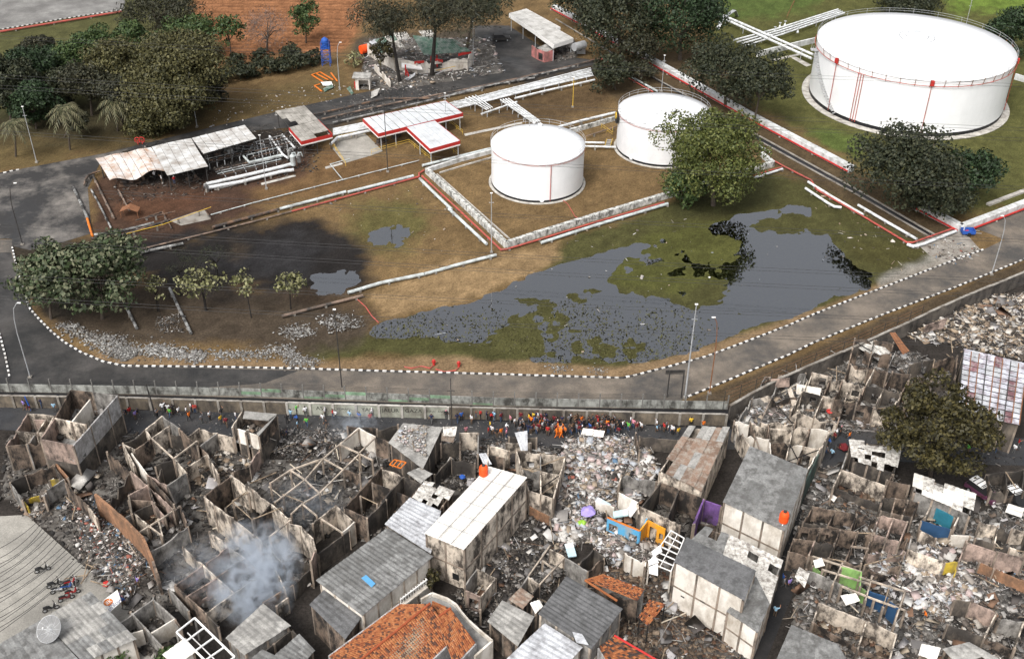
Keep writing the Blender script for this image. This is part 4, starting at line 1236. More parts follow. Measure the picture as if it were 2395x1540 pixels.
# gate frame posts at the fork
for i, (u, v, t_, lb) in enumerate(((1560,928,866, 'dark gate post at the road fork, the one nearer the pond'),(1593,930,868, 'dark gate post at the road fork, next to the tall mast'))):
 b = P(u, v)
 h = zat(b, t_)
 MB().bar((b.x, b.y, 0),(b.x, b.y, h),.16).put('gate_post', M['dark_steel'], label=lb, cat='post')
a, b = P(1557,869,3.9), P(1602,868,3.9)
root = thing('gate_sign', 'dark sign board held across the gate posts', 'sign', (a.x, a.y, 0))
MB().bar(a, b, .12,.5).put('board', M['dark_steel'], root)
MB().bar(a - Vector((0,0,.4)), b - Vector((0,0,.4)),.06).put('rail', M['dark_steel'], root)
# ================================================================ POWER LINES crossing overhead
lines = [(82,195, 'over the roof of the far collapsed building'),(173,298, 'over the two palms and the streaked tank'),(198,322, 'just below the palm line'),(303,436, 'over the small tank'),(428,559, 'over the yard corner and the bund'),(520,654, 'over the head of the pond'),(554,692, 'over the leafy tree and the pond'),(640,752, 'over the middle of the pond'),(690,806, 'over the near half of the pond')]
for i, (y0, y1, wh) in enumerate(lines):
 for j in range(2):
  a, b = P(-160, y0 - 8 + j * 7,24), P(2560, y1 + 8 + j * 7,24)
  W = []
  for k in range(13):
   t = k / 12
   q = a.lerp(b, t)
   q.z -= .5 * 4 * t * (1 - t)
   W.append(q)
  MB().tube(W, .022,4).put('power_cable', M['cable'], label='%s twin black power cable passing %s' % (('upper', 'lower')[j], wh), cat='cable', group='overhead power cables')
pipe([(0,74),(140,51),(285,27)], .25, M['pipe_red'], 'long red pipe along the far grey road', rest=9)
handrail(K('a4', (310,130),(370,0)), 'rusty orange hose stand on the far lawn', m=M['rust'])
rack(lerp_lines(K('a1', (1500,1195),(1974,1085)), K('a1', (1540,1230),(1974,1130)),4), [.1,.14,.08], [M['pipe_burnt'], M['pipe_soot'], M['pipe_pale']], 'sooty low pipe rack above the two thick skid pipes', .5,5)
rack(lerp_lines(K('a2', (0,1000),(230,940)), K('a2', (10,1060),(260,1000)),4),.1, [M['pipe_soot'], M['pipe_burnt']], 'burnt pipe rack under the corner of the grey canopy', 1.3,4)
rack(lerp_lines(K('a1', (1420,1090),(1800,1000)), K('a1', (1440,1150),(1760,1070)),5),.1, [M['pipe_burnt'], M['dark_steel'], M['pipe_soot']], 'charred pipe rack in the shade of the bright tin canopy', 1.0,5)
# ================================================================ TREES
LEAF = {
 'green': leafmat('leaf_green', [(.040,.070,.022),(.060,.095,.028),(.030,.052,.018),(.075,.105,.035)]),
 'yellow': leafmat('leaf_yellow_green', [(.085,.080,.030),(.062,.060,.024),(.115,.105,.042),(.045,.045,.02)]),
 'dark': leafmat('leaf_dark', [(.026,.032,.017),(.040,.046,.024),(.018,.024,.013),(.052,.055,.028)]),
 'darkgreen': leafmat('leaf_dark_green', [(.022,.042,.017),(.034,.060,.024),(.018,.030,.014)]),
 'brown': leafmat('leaf_brown_green', [(.042,.042,.022),(.032,.034,.019),(.055,.052,.028),(.024,.026,.016)]),
 'bright': leafmat('leaf_bright', [(.100,.115,.028),(.072,.088,.022),(.135,.145,.042),(.050,.064,.018)]),
 'pale': leafmat('leaf_pale_backed', [(.055,.070,.036),(.110,.125,.070),(.036,.050,.026),(.16,.165,.10),(.05,.075,.03)]),
 'olive': leafmat('leaf_olive', [(.060,.052,.018),(.040,.036,.015),(.088,.074,.026),(.026,.024,.012)]),
 'yellowtip': leafmat('leaf_yellow_tip', [(.20,.20,.09),(.12,.125,.05),(.26,.25,.13),(.05,.05,.03)]),
 'twig': leafmat('twig_grey', [(.16,.12,.105),(.11,.085,.075),(.20,.15,.13)]),
}
def quads_mesh(C, N, U, su, sv):
 """C centres, N unused, U and V axes; su, sv half sizes"""
 V = np.cross(N, U)
 V /= np.linalg.norm(V, axis=1, keepdims=True) + 1e-9
 a, b = U * su[:, None], V * sv[:, None]
 P4 = np.stack([C - a - b, C + a - b, C + a + b, C - a + b], 1).reshape(-1,3)
 return P4, np.arange(len(P4)).reshape(-1,4)
def rdir(rng, n):
 v = rng.normal(size=(n, 3))
 return v / np.linalg.norm(v, axis=1, keepdims=True)
def crown_mesh(rng, c, a, cz, leaf, n, clump=.34, thin=1.0, shell=.55, gap=0.0, up=.35):
 """leaves gathered in clumps through an uneven ellipsoid"""
 nc = int(14 + a * 7)
 cd = rdir(rng, nc)
 cd[:, 2] = np.abs(cd[:, 2]) * np.where(rng.random(nc) < .78,1,-1)
 rad = shell + (1 - shell) * rng.random(nc)
 cc = cd * rad[:, None] * np.array([a, a, cz]) * (0.80 + .32 * rng.random(nc))[:, None]
 cr = clump * a * (.6 + .7 * rng.random(nc))
 k = rng.choice(nc, n, p=cr ** 2 / (cr ** 2).sum())
 d = rdir(rng, n)
 d[:, 2] = np.where(rng.random(n) < up, np.abs(d[:, 2]), d[:, 2])
 pos = cc[k] + d * (cr[k] * (.45 + .6 * rng.random(n) ** .5))[:, None] * np.array([1,1,.75])
 nrm = d + rng.normal(size=(n, 3)) * .55
 nrm /= np.linalg.norm(nrm, axis=1, keepdims=True)
 u = np.cross(nrm, rdir(rng, n))
 u /= np.linalg.norm(u, axis=1, keepdims=True) + 1e-9
 s = leaf * (.6 + .8 * rng.random(n)) * .5
 return quads_mesh(pos + np.array(c), nrm, u, s, s * thin), cc + np.array(c), cr
tree_no = 0
def tree(base, cen, rx, ry, kind, label, name='tree', leaf=.42, dens=1.0, thin=.62, trunk=None, bark='bark', group='trees', clump=.34, cat='tree', shell=.55, stems=1):
 global tree_no
 tree_no += 1
 rng = np.random.default_rng(1000 + tree_no)
 b = P(*base)
 z = zat(b, cen[1])
 sc_ = ppm(Vector((b.x, b.y, z)))
 # crown centre straight over the foot but following the picture sideways
 cc = P(cen[0], cen[1], z)
 a = rx / sc_
 el = math.atan2(H - z, math.hypot(b.x, b.y))
 cz = math.sqrt(max((ry / sc_) ** 2 - (a * sin(el)) ** 2,(a * .35) ** 2)) / cos(el)
 cz = min(cz, z * .95)
 root = thing(name, label, cat, b, group)
 n = int(dens * 26 * (a * a + a * cz) / (leaf * leaf) * .5) + 60
 n = min(n, 22000)
 (Vv, Qv), cl, cr = crown_mesh(rng, cc, a, cz, leaf, n, clump, thin, shell)
 low = Vv[:, 2] < .15
 Vv[low, 2] = .15 + .1 * rng.random(low.sum())
 mk_np('crown', Vv, Qv, LEAF[kind], root)
 tr = trunk or max(.10, a * .05)
 for s_ in range(stems):
  off = Vector((0,0,0)) if stems == 1 else Vector((rng.normal() * .25, rng.normal() * .25,0))
  fork = Vector((b.x, b.y, 0)).lerp(Vector((cc.x, cc.y, 0)),.5)
  fz = max(.4, z - cz * .55)
  T = MB().tube([Vector((b.x, b.y, -.05)) + off, Vector((b.x, b.y, fz * .5)) * .5 + fork * .5 + Vector((0,0, fz * .25)) + off, Vector((fork.x, fork.y, fz))], [tr, tr * .8, tr * .6], 8)
  T.put('trunk', M[bark], root)
 lim = min(len(cl),9)
 LB = MB()
 for q in cl[:lim]:
  p0 = Vector((fork.x, fork.y, fz))
  q = Vector(q)
  mid = p0.lerp(q, .5) + Vector((0,0,.15 * a))
  LB.tube([p0, mid, q], [tr * .5, tr * .32, tr * .12], 5)
 LB.put('limbs', M[bark], root)
 return root
# the grove at the back
tree((365,92),(372,32),92,52, 'brown', 'tall feathery brown-green tree by the far grey road', leaf=.6, thin=.25, dens=1.4)
tree((448,130),(448,78),62,36, 'green', 'round green tree in front of the tilled field', dens=1.2)
tree((543,148),(535,74),36,40, 'green', 'thin green tree with bare forked trunk before the tilled field', dens=.6)
tree((625,118),(625,70),62,42, 'twig', 'leafless grey-pink tree against the tilled field', leaf=.5, thin=.12, dens=.7)
tree((716,100),(716,48),40,40, 'green', 'upright green tree in front of the field corner', dens=.8)
for i, (bx, by, cx, cy, rx, ry, k, lb) in enumerate((
  (70,235,62,160,52,42, 'darkgreen', 'dark green tree at the picture edge above the palms'),(25,280,22,205,60,60, 'dark', 'big dark tree behind the first palm'),(85,300,80,240,48,44, 'darkgreen', 'dark tree between the first and second palm'),
  (122,190,122,142,42,28, 'darkgreen', 'low dark bushy tree in the grove, beside the far lawn'),(175,190,175,130,46,34, 'green', 'mid green tree in the far row of the grove'),(232,185,235,112,48,38, 'green', 'green tree next to the low dark bush'),
  (308,160,312,92,40,38, 'green', 'green tree below the feathery tree'),(85,150,85,110,34,22, 'brown', 'brownish low tree on the edge of the far lawn'),(360,150,362,108,40,28, 'green', 'green tree tucked behind the yellow-green tree'),
  (275,250,275,150,56,52, 'yellow', 'yellow-green tree with rounded top, smaller of the three'),(415,270,418,148,88,62, 'yellow', 'largest yellow-green tree in the middle of the grove'),(380,300,385,222,92,66, 'yellow', 'broad yellow-brown tree behind the lamp post'),
  (215,270,212,198,58,44, 'brown', 'brown-leaved tree above the second palm'),(285,290,290,225,60,50, 'brown', 'brown-green tree behind the third palm'),(365,305,360,275,62,26, 'yellow', 'low yellow-brown tree at the turf edge'),(468,240,475,205,42,44, 'brown', 'brown tree at the turf end of the grove'),
  (135,255,138,205,44,42, 'dark', 'dark tree behind the second palm'),(150,320,178,285,26,20, 'brown', 'small brown shrub between the palms'))):
 tree((bx, by),(cx, cy), rx * 1.12, ry * 1.1, k, lb, dens=2.0, leaf=.38, group='trees of the grove')
for i, (x, y) in enumerate(((530,190),(565,183),(600,178),(632,172),(665,168),(698,160),(730,152),(555,160),(610,150),(680,140))):
 tree((x, y),(x, y - 16),26,17, 'dark', 'dark hedge bush %s along the field fence' % ('at the grove end', 'second', 'third', 'fourth', 'fifth', 'sixth', 'beside the blue tower', 'behind the second', 'behind the fourth', 'behind the sixth')[i], name='hedge_bush', cat='bush', group='hedge bushes', dens=.9, stems=2)
# feathery trees over the collapsed building
tree((935,192),(905,55),90,62, 'brown', 'casuarina with feathery grey-green crown over the collapsed building', leaf=.8, thin=.16, dens=1.5, bark='bark_dark', shell=.3)
tree((1010,178),(1030,40),110,55, 'brown', 'wide feathery casuarina beside the collapsed building', leaf=.8, thin=.16, dens=1.5, bark='bark_dark', shell=.3)
tree((1090,120),(1120,22),80,50, 'dark', 'dark casuarina behind the long shed', leaf=.7, thin=.2, dens=1.4, shell=.3)
tree((890,175),(893,128),26,36, 'olive', 'thin olive sapling before the collapsed building', dens=.6)
tree((830,155),(830,140),22,16, 'yellowtip', 'banana clump beside the orange drum', name='banana_plant', cat='plant', leaf=.9, thin=.2, dens=.8)
# dark trees along the striped wall
tree((1365,62),(1352,2),62,56, 'dark', 'dark tree above the long shed roof', dens=1.1)
tree((1455,140),(1440,48),95,78, 'dark', 'big dark tree leaning over the striped wall', dens=1.1)
tree((1590,140),(1592,45),100,82, 'darkgreen', 'biggest dark green tree behind the streaked tank', dens=1.1)
tree((1490,165),(1490,115),52,48, 'brown', 'brownish tree with visible limbs below the big dark tree', dens=.7)
tree((1440,210),(1428,172),48,38, 'dark', 'dark shrub at the end of the long pipe rack', dens=1.0)
tree((1500,190),(1497,168),36,24, 'brown', 'low brown shrub behind the streaked tank', dens=.8)
tree((1697,250),(1692,165),80,74, 'dark', 'dark round tree beside the striped wall, upper of two', dens=1.1)
tree((1762,292),(1785,195),62,66, 'dark', 'dark round tree beside the striped wall, lower of two', dens=1.1)
tree((1668,480),(1665,372),118,110, 'bright', 'large bright green tree standing in front of the streaked tank', dens=1.7, leaf=.34, clump=.30)
tree((1600,480),(1602,440),50,46, 'green', 'shaded green tree at the foot of the bright one', dens=1.0)
tree((2140,490),(2118,395),118,88, 'dark', 'broad dark tree in front of the big tank', dens=1.15)
tree((2250,470),(2275,412),70,60, 'darkgreen', 'green tree leaning out beside the broad dark one', dens=1.1)
tree((2165,495),(2180,455),90,46, 'dark', 'low dark tree below the broad dark one', dens=1.0)
tree((2372,130),(2366,72),52,55, 'darkgreen', 'dark green tree at the far corner behind the big tank', dens=1.1)
tree((2130,40),(2130,8),70,30, 'dark', 'dark tree top behind the big tank', dens=1.0)
tree((1655,40),(1650,5),40,30, 'dark', 'small dark tree by the far lawn', dens=1.0)
# leafy trees at the road bend, half-burnt saplings
tree((120,745),(112,655),82,84, 'pale', 'dark large-leaved tree at the road bend', leaf=.48, dens=1.5)
tree((240,745),(238,645),98,90, 'pale', 'pale-leaved large tree beside the burnt turf', leaf=.48, dens=1.6)
tree((478,728),(472,660),56,42, 'yellowtip', 'half-burnt sapling with yellow-tipped leaves, widest of four', leaf=.4, dens=.28, bark='bark_dark', stems=3)
tree((588,742),(572,668),34,34, 'yellowtip', 'half-burnt thin sapling with few yellow leaves', leaf=.4, dens=.22, bark='bark_dark')
tree((680,722),(680,664),34,26, 'yellowtip', 'small sapling with pale yellow crown by the dark puddle', leaf=.4, dens=.5, bark='bark_dark')
tree((368,728),(365,672),24,36, 'yellowtip', 'nearly bare burnt sapling beside the leafy tree', leaf=.35, dens=.2, bark='bark_dark', stems=2)
tree((420,690),(425,620),45,40, 'dark', 'leafless black burnt tree at the black turf edge', leaf=.5, thin=.08, dens=.35, bark='bark_dark', stems=2)
tree((510,650),(505,600),40,34, 'dark', 'leafless black bush on the black turf', leaf=.5, thin=.08, dens=.35, bark='bark_dark', stems=2)
# the settlement's trees
tree((2175,1118),(2190,1002),118,112, 'olive', 'big olive-brown tree rising among the burnt houses', leaf=.34, dens=1.3, clump=.24)
tree((1012,1392),(1010,1352),20,26, 'olive', 'small yellowing tree between the white box house and the grey balcony house', leaf=.25, dens=.8)
tree((395,1560),(392,1536),30,16, 'green', 'green tree top at the bottom edge, beside the white beams', leaf=.25, dens=1.0)
tree((275,1560),(272,1537),34,14, 'green', 'green tree top at the bottom edge, nearest the satellite dish', leaf=.25, dens=1.0)
tree((440,1562),(437,1540),24,14, 'darkgreen', 'small dark tree top at the bottom edge', leaf=.25, dens=1.0)
# palms
PALMLEAF = leafmat('palm_frond', [(.105,.10,.05),(.075,.078,.036),(.13,.12,.065),(.055,.058,.03)])
def palm(base, cen, rad, label, seed):
 rng = np.random.default_rng(seed)
 b = P(*base)
 z = zat(b, cen[1] - 6)
 c = P(cen[0], cen[1], z)
 s = ppm(c)
 R = rad / s
 root = thing('palm_tree', label, 'palm', b, 'palms')
 MB().tube([(b.x, b.y, -.05),((b.x + c.x) / 2 + .1,(b.y + c.y) / 2, z * .5),(c.x, c.y, z)], [.2,.15,.13], 8).put('trunk', M['bark'], root)
 fm_ = PALMLEAF
 for k in range(26):
  a = 2 * pi * k / 26 * 2.4 + rng.random() * .3
  el = 1.0 - 1.5 * (k / 26)
  L = R * (.85 + .3 * rng.random())
  V_, F_ = [], []
  prev = None
  m_ = 9
  for i in range(m_ + 1):
   t = i / m_
   hx = L * (t * cos(el * .6)) * (1 - .12 * t)
   hz = L * (sin(el) * t * .9 - .75 * t * t)
   p = Vector((c.x + hx * cos(a), c.y + hx * sin(a), max(.3, z + hz)))
   if prev is not None:
    d = (p - prev).normalized()
    sd_ = d.cross(Vector((0,0,1))).normalized()
    wl_ = L * .19 * math.sin(pi * (t * .85 + .12))
    for sgn in (-1,1):
     tip = p + sd_ * sgn * wl_ + d * wl_ * .5 - Vector((0,0, wl_ * .55))
     n0 = len(V_)
     V_ += [prev, prev.lerp(p, .8), tip]
     F_.append((n0, n0 + 1, n0 + 2))
   prev = p
  mk('frond', V_, F_, fm_, root)
 return root
palm((37,366),(33,290),46, 'palm with drooping fronds at the picture edge', 1)
palm((164,350),(152,258),58, 'palm in the middle of the three', 2)
palm((275,306),(271,240),56, 'palm standing closest to the yellow-green trees', 4)
# ================================================================ THE BURNT SETTLEMENT
W_ = {
 'pale': mat('sooty_pale_plaster', (0.60,0.52,0.43),0.9,0.26,1.2,(0.06,0.05,0.042),0.44,0.8, objvar=.22, dsharp=.08),
 'white': mat('white_render', (0.70,0.66,0.60),0.9,0.12,0.9,(0.36,0.31,0.25),0.30,0.45, objvar=.06),
 'grey': mat('grey_block_wall', (0.30,0.285,0.265),0.9,0.28,1.4,(0.05,0.046,0.042),0.42,0.8, objvar=.14),
 'greyblock': mat('pale_grey_block_wall', (0.40,0.39,0.385),0.9,0.35,3.0,(0.17,0.16,0.15),0.35,1.2, objvar=.1, bump=.4, bscale=6),
 'brown': mat('smoke_brown_wall', (0.20,0.15,0.115),0.92,0.35,1.2,(0.022,0.019,0.017),0.52,0.8, objvar=.28, dsharp=.09),
 'soot': mat('soot_wall', (0.042,0.037,0.033),0.95,0.45,0.9,(0.18,0.15,0.12),0.15,0.5, objvar=.25),
 'brick': mat('red_brick_wall', (0.28,0.15,0.085),0.92,0.35,2.5,(0.12,0.075,0.05),0.35,0.8, objvar=.12, bump=.4, bscale=7),
 'pink': mat('faded_pink_wall', (0.40,0.30,0.25),0.9,0.28,1.2,(0.06,0.048,0.042),0.44,0.8, objvar=.12),
 'purple': mat('purple_wall', (0.17,0.085,0.27),0.85,0.2,1.0,(0.04,0.03,0.04),0.3,0.5),
 'bluewall': mat('sky_blue_wall', (0.09,0.33,0.55),0.8,0.12,1.5,(0.3,0.3,0.28),0.15,0.7),
 'orangewall': mat('orange_wall', (0.68,0.30,0.02),0.8,0.12,1.5,(0.4,0.25,0.1),0.15,0.7),
 'greenwall': mat('green_wall', (0.24,0.42,0.13),0.8,0.15,1.5,(0.12,0.16,0.08),0.25,0.7),
 'yellowwall': mat('yellow_wall', (0.50,0.36,0.04),0.85,0.25,1.0,(0.12,0.1,0.05),0.35,0.7),
 'bluedark': mat('dark_blue_wall', (0.02,0.06,0.13),0.8,0.2,1.0),
 'greencoat': mat('moss_green_wall', (0.07,0.11,0.09),0.9,0.3,1.0,(0.03,0.03,0.03),0.4,0.5),
 'col': mat('frame_concrete', (0.30,0.24,0.19),0.9,0.25,1.5,(0.08,0.07,0.06),0.35,0.7),
 'colpale': mat('pale_frame_concrete', (0.50,0.42,0.34),0.9,0.22,1.5,(0.14,0.12,0.10),0.35,0.7),
 'slab': mat('slab_concrete', (0.26,0.255,0.245),0.9,0.3,1.0,(0.12,0.115,0.11),0.35,0.5),
 'bluetile': mat('teal_blue_tile', (0.03,0.16,0.22),0.4,0.2,1.5),
}
def roofmat(name, c, dirt, damt, dsc=.5, ov=.10, rough=.8, ridge=0.0, metal=0.0):
 m = mat(name, c, rough, .28,5.0, dirt, damt, dsc * 1.6, objvar=ov, metal=metal, dsharp=.09)
 if ridge:
  N, L = m.node_tree.nodes, m.node_tree.links
  b = N['Principled BSDF']
  n = N.new('ShaderNodeTexNoise')
  n.inputs['Scale'].default_value = 9.0
  n.inputs['Detail'].default_value = 5.0
  g = N.new('ShaderNodeNewGeometry')
  L.new(g.outputs['Position'], n.inputs['Vector'])
  bp = N.new('ShaderNodeBump')
  bp.inputs['Strength'].default_value = ridge
  bp.inputs['Distance'].default_value = .06
  L.new(n.outputs['Fac'], bp.inputs['Height'])
  L.new(bp.outputs['Normal'], b.inputs['Normal'])
 return m
R_ = {
 'asbestos': roofmat('grey_asbestos_sheet', (0.19,0.19,0.185),(0.10,0.098,0.094),.40,.6,.24,.92,.4),
 'asbpale': roofmat('pale_asbestos_sheet', (0.32,0.31,0.29),(0.17,0.165,0.155),.36,.5,.16,.92,.4),
 'dark': roofmat('dark_grey_sheet', (0.12,0.12,0.122),(0.07,0.07,0.07),.34,.6,.18,.85,.4),
 'white': roofmat('white_roof_sheet', (0.70,0.67,0.62),(0.56,0.53,0.48),.2,.4,.05,.7),
 'tin': roofmat('pale_tin_sheet', (0.50,0.51,0.53),(0.26,0.26,0.27),.28,.5,.07,.5,0,.15),
 'rust': roofmat('rust_brown_sheet', (0.20,0.135,0.10),(0.30,0.27,0.23),.28,.7,.22,.9,.3),
 'broken': roofmat('broken_white_sheet', (0.56,0.54,0.50),(0.20,0.18,0.16),.36,1.2,.16,.9,.4),
 'clear': roofmat('pale_plastic_sheet', (0.50,0.51,0.56),(0.22,0.18,0.2),.3,.5,.2,.5),
 'maroon': roofmat('maroon_sheet', (0.17,0.085,0.095),(0.35,0.30,0.30),.25,.8,.2,.7),
}
TILE = palette('clay_tile', [(.34,.12,.045),(.29,.095,.038),(.40,.16,.065),(.24,.075,.03),(.36,.135,.05),(.10,.045,.03)], .85,.3,2.0, per='object')
TILEI = palette('clay_tile_rest', [(.34,.12,.045),(.29,.095,.038),(.40,.16,.065),(.24,.075,.03),(.36,.135,.05),(.10,.045,.03)], .85,.3,2.0)
TILEB = palette('burnt_clay_tile', [(.22,.075,.03),(.30,.10,.035),(.12,.05,.03),(.05,.035,.03),(.35,.13,.05)], .9,.35,2.0, per='object')
RUB = {
 'dark': palette('dark_rubble', [(.030,.027,.025),(.05,.045,.04),(.085,.075,.065),(.02,.019,.018),(.14,.12,.10),(.04,.036,.034),(.26,.24,.22),(.06,.05,.042)], .92,.35,3.0),
 'grey': palette('grey_rubble', [(.10,.095,.09),(.16,.15,.14),(.06,.056,.052),(.24,.22,.20),(.035,.032,.03),(.36,.34,.32),(.13,.10,.08)], .92,.3,3.0),
 'pale': palette('pale_rubble', [(.55,.53,.50),(.40,.37,.34),(.30,.27,.24),(.65,.63,.61),(.20,.18,.16),(.48,.38,.36),(.12,.10,.09),(.42,.44,.47),(.34,.27,.20)], .9,.3,3.0),
 'tan': palette('tan_rubble', [(.44,.36,.27),(.28,.21,.15),(.58,.53,.47),(.10,.08,.065),(.04,.035,.03),(.36,.28,.2),(.06,.05,.045),(.50,.47,.43)], .92,.3,3.0),
 'brown': palette('brown_rubble', [(.12,.085,.06),(.18,.13,.09),(.07,.055,.045),(.25,.19,.14),(.035,.03,.027),(.10,.055,.035)], .92,.3,3.0),
 'ash': palette('ash_rubble', [(.20,.18,.16),(.07,.062,.055),(.40,.37,.33),(.03,.027,.025),(.13,.11,.095),(.52,.49,.45),(.05,.045,.04),(.25,.18,.13)], .92,.3,3.0),
 'sheet': palette('loose_sheets', [(.50,.48,.45),(.30,.28,.26),(.17,.16,.155),(.62,.60,.57),(.22,.13,.085),(.36,.30,.23),(.08,.07,.065),(.44,.42,.42)], .8,.3,2.0),
 'stone': palette('pale_stones', [(.30,.29,.27),(.20,.19,.18),(.38,.375,.36),(.14,.13,.12)], .92,.3,3.0),
 'mix': palette('mixed_litter', [(.58,.56,.53),(.10,.09,.08),(.30,.26,.22),(.66,.64,.62),(.06,.055,.05),(.03,.028,.026),(.30,.11,.08),(.12,.2,.3),(.20,.17,.15),(.48,.42,.38),(.04,.036,.033),(.14,.11,.09)], .85,.3,3.0),
}
def inpoly(px_, py_, poly):
 ins = np.zeros(px_.shape, bool)
 n = len(poly)
 for i in range(n):
  (x0, y0),(x1, y1) = poly[i][:2], poly[(i + 1) % n][:2]
  if y0 == y1: continue
  ins ^= ((y0 > py_) != (y1 > py_)) & (px_ < (x1 - x0) * (py_ - y0) / (y1 - y0) + x0)
 return ins
ASH = mat('ash', (.05,.044,.039),.95,.5,2.5,(.16,.15,.135),.25,.6)
rub_no = 0
def rubble(wpoly, n, m, smin=.08, smax=.4, heap=.25, plank=.15, parent=None, label=None, name='rubble', z0=0.0, flat=.26, thick=None, jit=.3):
 """broken pieces strewn over a ground polygon (world coordinates)"""
 global rub_no
 rub_no += 1
 rng = np.random.default_rng(5000 + rub_no)
 xs_, ys_ = [p[0] for p in wpoly], [p[1] for p in wpoly]
 x = rng.uniform(min(xs_), max(xs_), n * 4)
 y = rng.uniform(min(ys_), max(ys_), n * 4)
 ok = inpoly(x, y, wpoly)
 x, y = x[ok][:n], y[ok][:n]
 k = len(x)
 if k < 3: return None
 if parent is None and z0 == 0: x, y = x + rng.normal(0, jit, k), y + rng.normal(0, jit, k)
 s = smin * (smax * 1.35 / smin) ** (rng.random(k) ** 2.6)
 sx, sy, sz = s * (.6 + .8 * rng.random(k)), s * (.5 + .5 * rng.random(k)), s * (.12 + flat * rng.random(k))
 pl = rng.random(k) < plank
 sx = np.where(pl, s * 2.5 + .5 * rng.random(k), sx)
 sy = np.where(pl, .04 + .05 * rng.random(k), sy)
 sz = np.where(pl, .03 + .03 * rng.random(k), sz)
 if thick: sz = np.full(k, thick)
 sd_, hf = 700 + rub_no, heap * 2.6
 def hgt(x, y): return np.clip(fbm(x, y, 3.4, sd_) - .3,0,1) ** 1.5 * hf * 1.25
 hp = hgt(x, y)
 if z0 < .1 and thick is None and heap > .3:
  mx0, my0 = np.meshgrid(np.arange(min(xs_), max(xs_) + .5,.55), np.arange(min(ys_), max(ys_) + .5,.55))
  a_, b_ = mx0.shape
  gx_, gy_ = mx0.ravel(), my0.ravel()
  gz_ = np.where(inpoly(gx_, gy_, wpoly), z0 + hgt(gx_, gy_) * .9, z0 - .4)
  i_ = (np.arange(a_ - 1)[:, None] * b_ + np.arange(b_ - 1)[None, :]).ravel()
  mk_np('ash_mound', np.c_[gx_, gy_, gz_], np.c_[i_, i_ + 1, i_ + b_ + 1, i_ + b_], ASH, parent, label=None if parent else 'ash mound beneath ' + label, kind='stuff')
 z = z0 + hp * (.85 + .15 * rng.random(k)) + sz * .5
 yaw, tx, ty = rng.uniform(0,2 * pi, k), rng.normal(0,.28, k), rng.normal(0,.28, k)
 base = np.array([[-1,-1,-1], [1,-1,-1], [1,1,-1], [-1,1,-1], [-1,-1,1], [1,-1,1], [1,1,1], [-1,1,1]], float) * .5
 V = base[None] * np.stack([sx, sy, sz], 1)[:, None, :]
 V *= (1 + rng.uniform(-.2,.2, V.shape))
 cz, sz_ = np.cos(tx), np.sin(tx)
 V = np.stack([V[..., 0], V[..., 1] * cz[:, None] - V[..., 2] * sz_[:, None], V[..., 1] * sz_[:, None] + V[..., 2] * cz[:, None]], -1)
 cz, sz_ = np.cos(ty), np.sin(ty)
 V = np.stack([V[..., 0] * cz[:, None] + V[..., 2] * sz_[:, None], V[..., 1], -V[..., 0] * sz_[:, None] + V[..., 2] * cz[:, None]], -1)
 cz, sz_ = np.cos(yaw), np.sin(yaw)
 V = np.stack([V[..., 0] * cz[:, None] - V[..., 1] * sz_[:, None], V[..., 0] * sz_[:, None] + V[..., 1] * cz[:, None], V[..., 2]], -1)
 V += np.stack([x, y, z], 1)[:, None, :]
 fb = np.array([(0,3,2,1),(4,5,6,7),(0,1,5,4),(1,2,6,5),(2,3,7,6),(3,0,4,7)])
 Q = (fb[None] + (np.arange(k) * 8)[:, None, None]).reshape(-1,4)
 return mk_np(name, V.reshape(-1,3), Q, m, parent, label=label, kind='stuff')
def gpoly(pts, z=0.0): return [P(u, v, z) for u, v in pts]
def wallseg(root, a, b, h, t, m, z0=-.05, jag=0.0, ops=(), rng=random, name='wall', dz=0.0):
 """wall between two world points; ops = (u0, u1, z0, z1) openings as fractions of length and metres"""
 a, b = Vector((a.x, a.y, 0)), Vector((b.x, b.y, 0))
 L = (b - a).length
 if L < .1: return None
 d = (b - a) / L
 nr = Vector((-d.y, d.x, 0)) * (t / 2)
 cuts = {0.0,1.0}
 for o in ops: cuts |= {max(0, o[0]), min(1, o[1])}
 if jag > 0:
  k = max(3, int(L / .7))
  for i in range(1, k): cuts.add(min(1, max(0,(i + rng.uniform(-.3,.3)) / k)))
 cs = sorted(cuts)
 lev = {c: h - (rng.random() ** 2.2 * jag * (h - z0)) for c in cs}
 mb = MB()
 for u0, u1 in zip(cs[:-1], cs[1:]):
  if (u1 - u0) * L < .02: continue
  p, q = a + d * L * u0, a + d * L * u1
  pl = [p - nr, q - nr, q + nr, p + nr]
  op = [o for o in ops if o[0] <= (u0 + u1) / 2 <= o[1]]
  ht = [lev[u0], lev[u1], lev[u1], lev[u0]]
  if op:
   o = op[0]
   if o[2] > z0 + .05: mb.prism(pl, z0, o[2])
   if min(ht) > o[3] + .05: mb.prism(pl, o[3], ht)
  else: mb.prism(pl, z0, ht)
 return mb.put(name, m, root)
ruin_no = 0
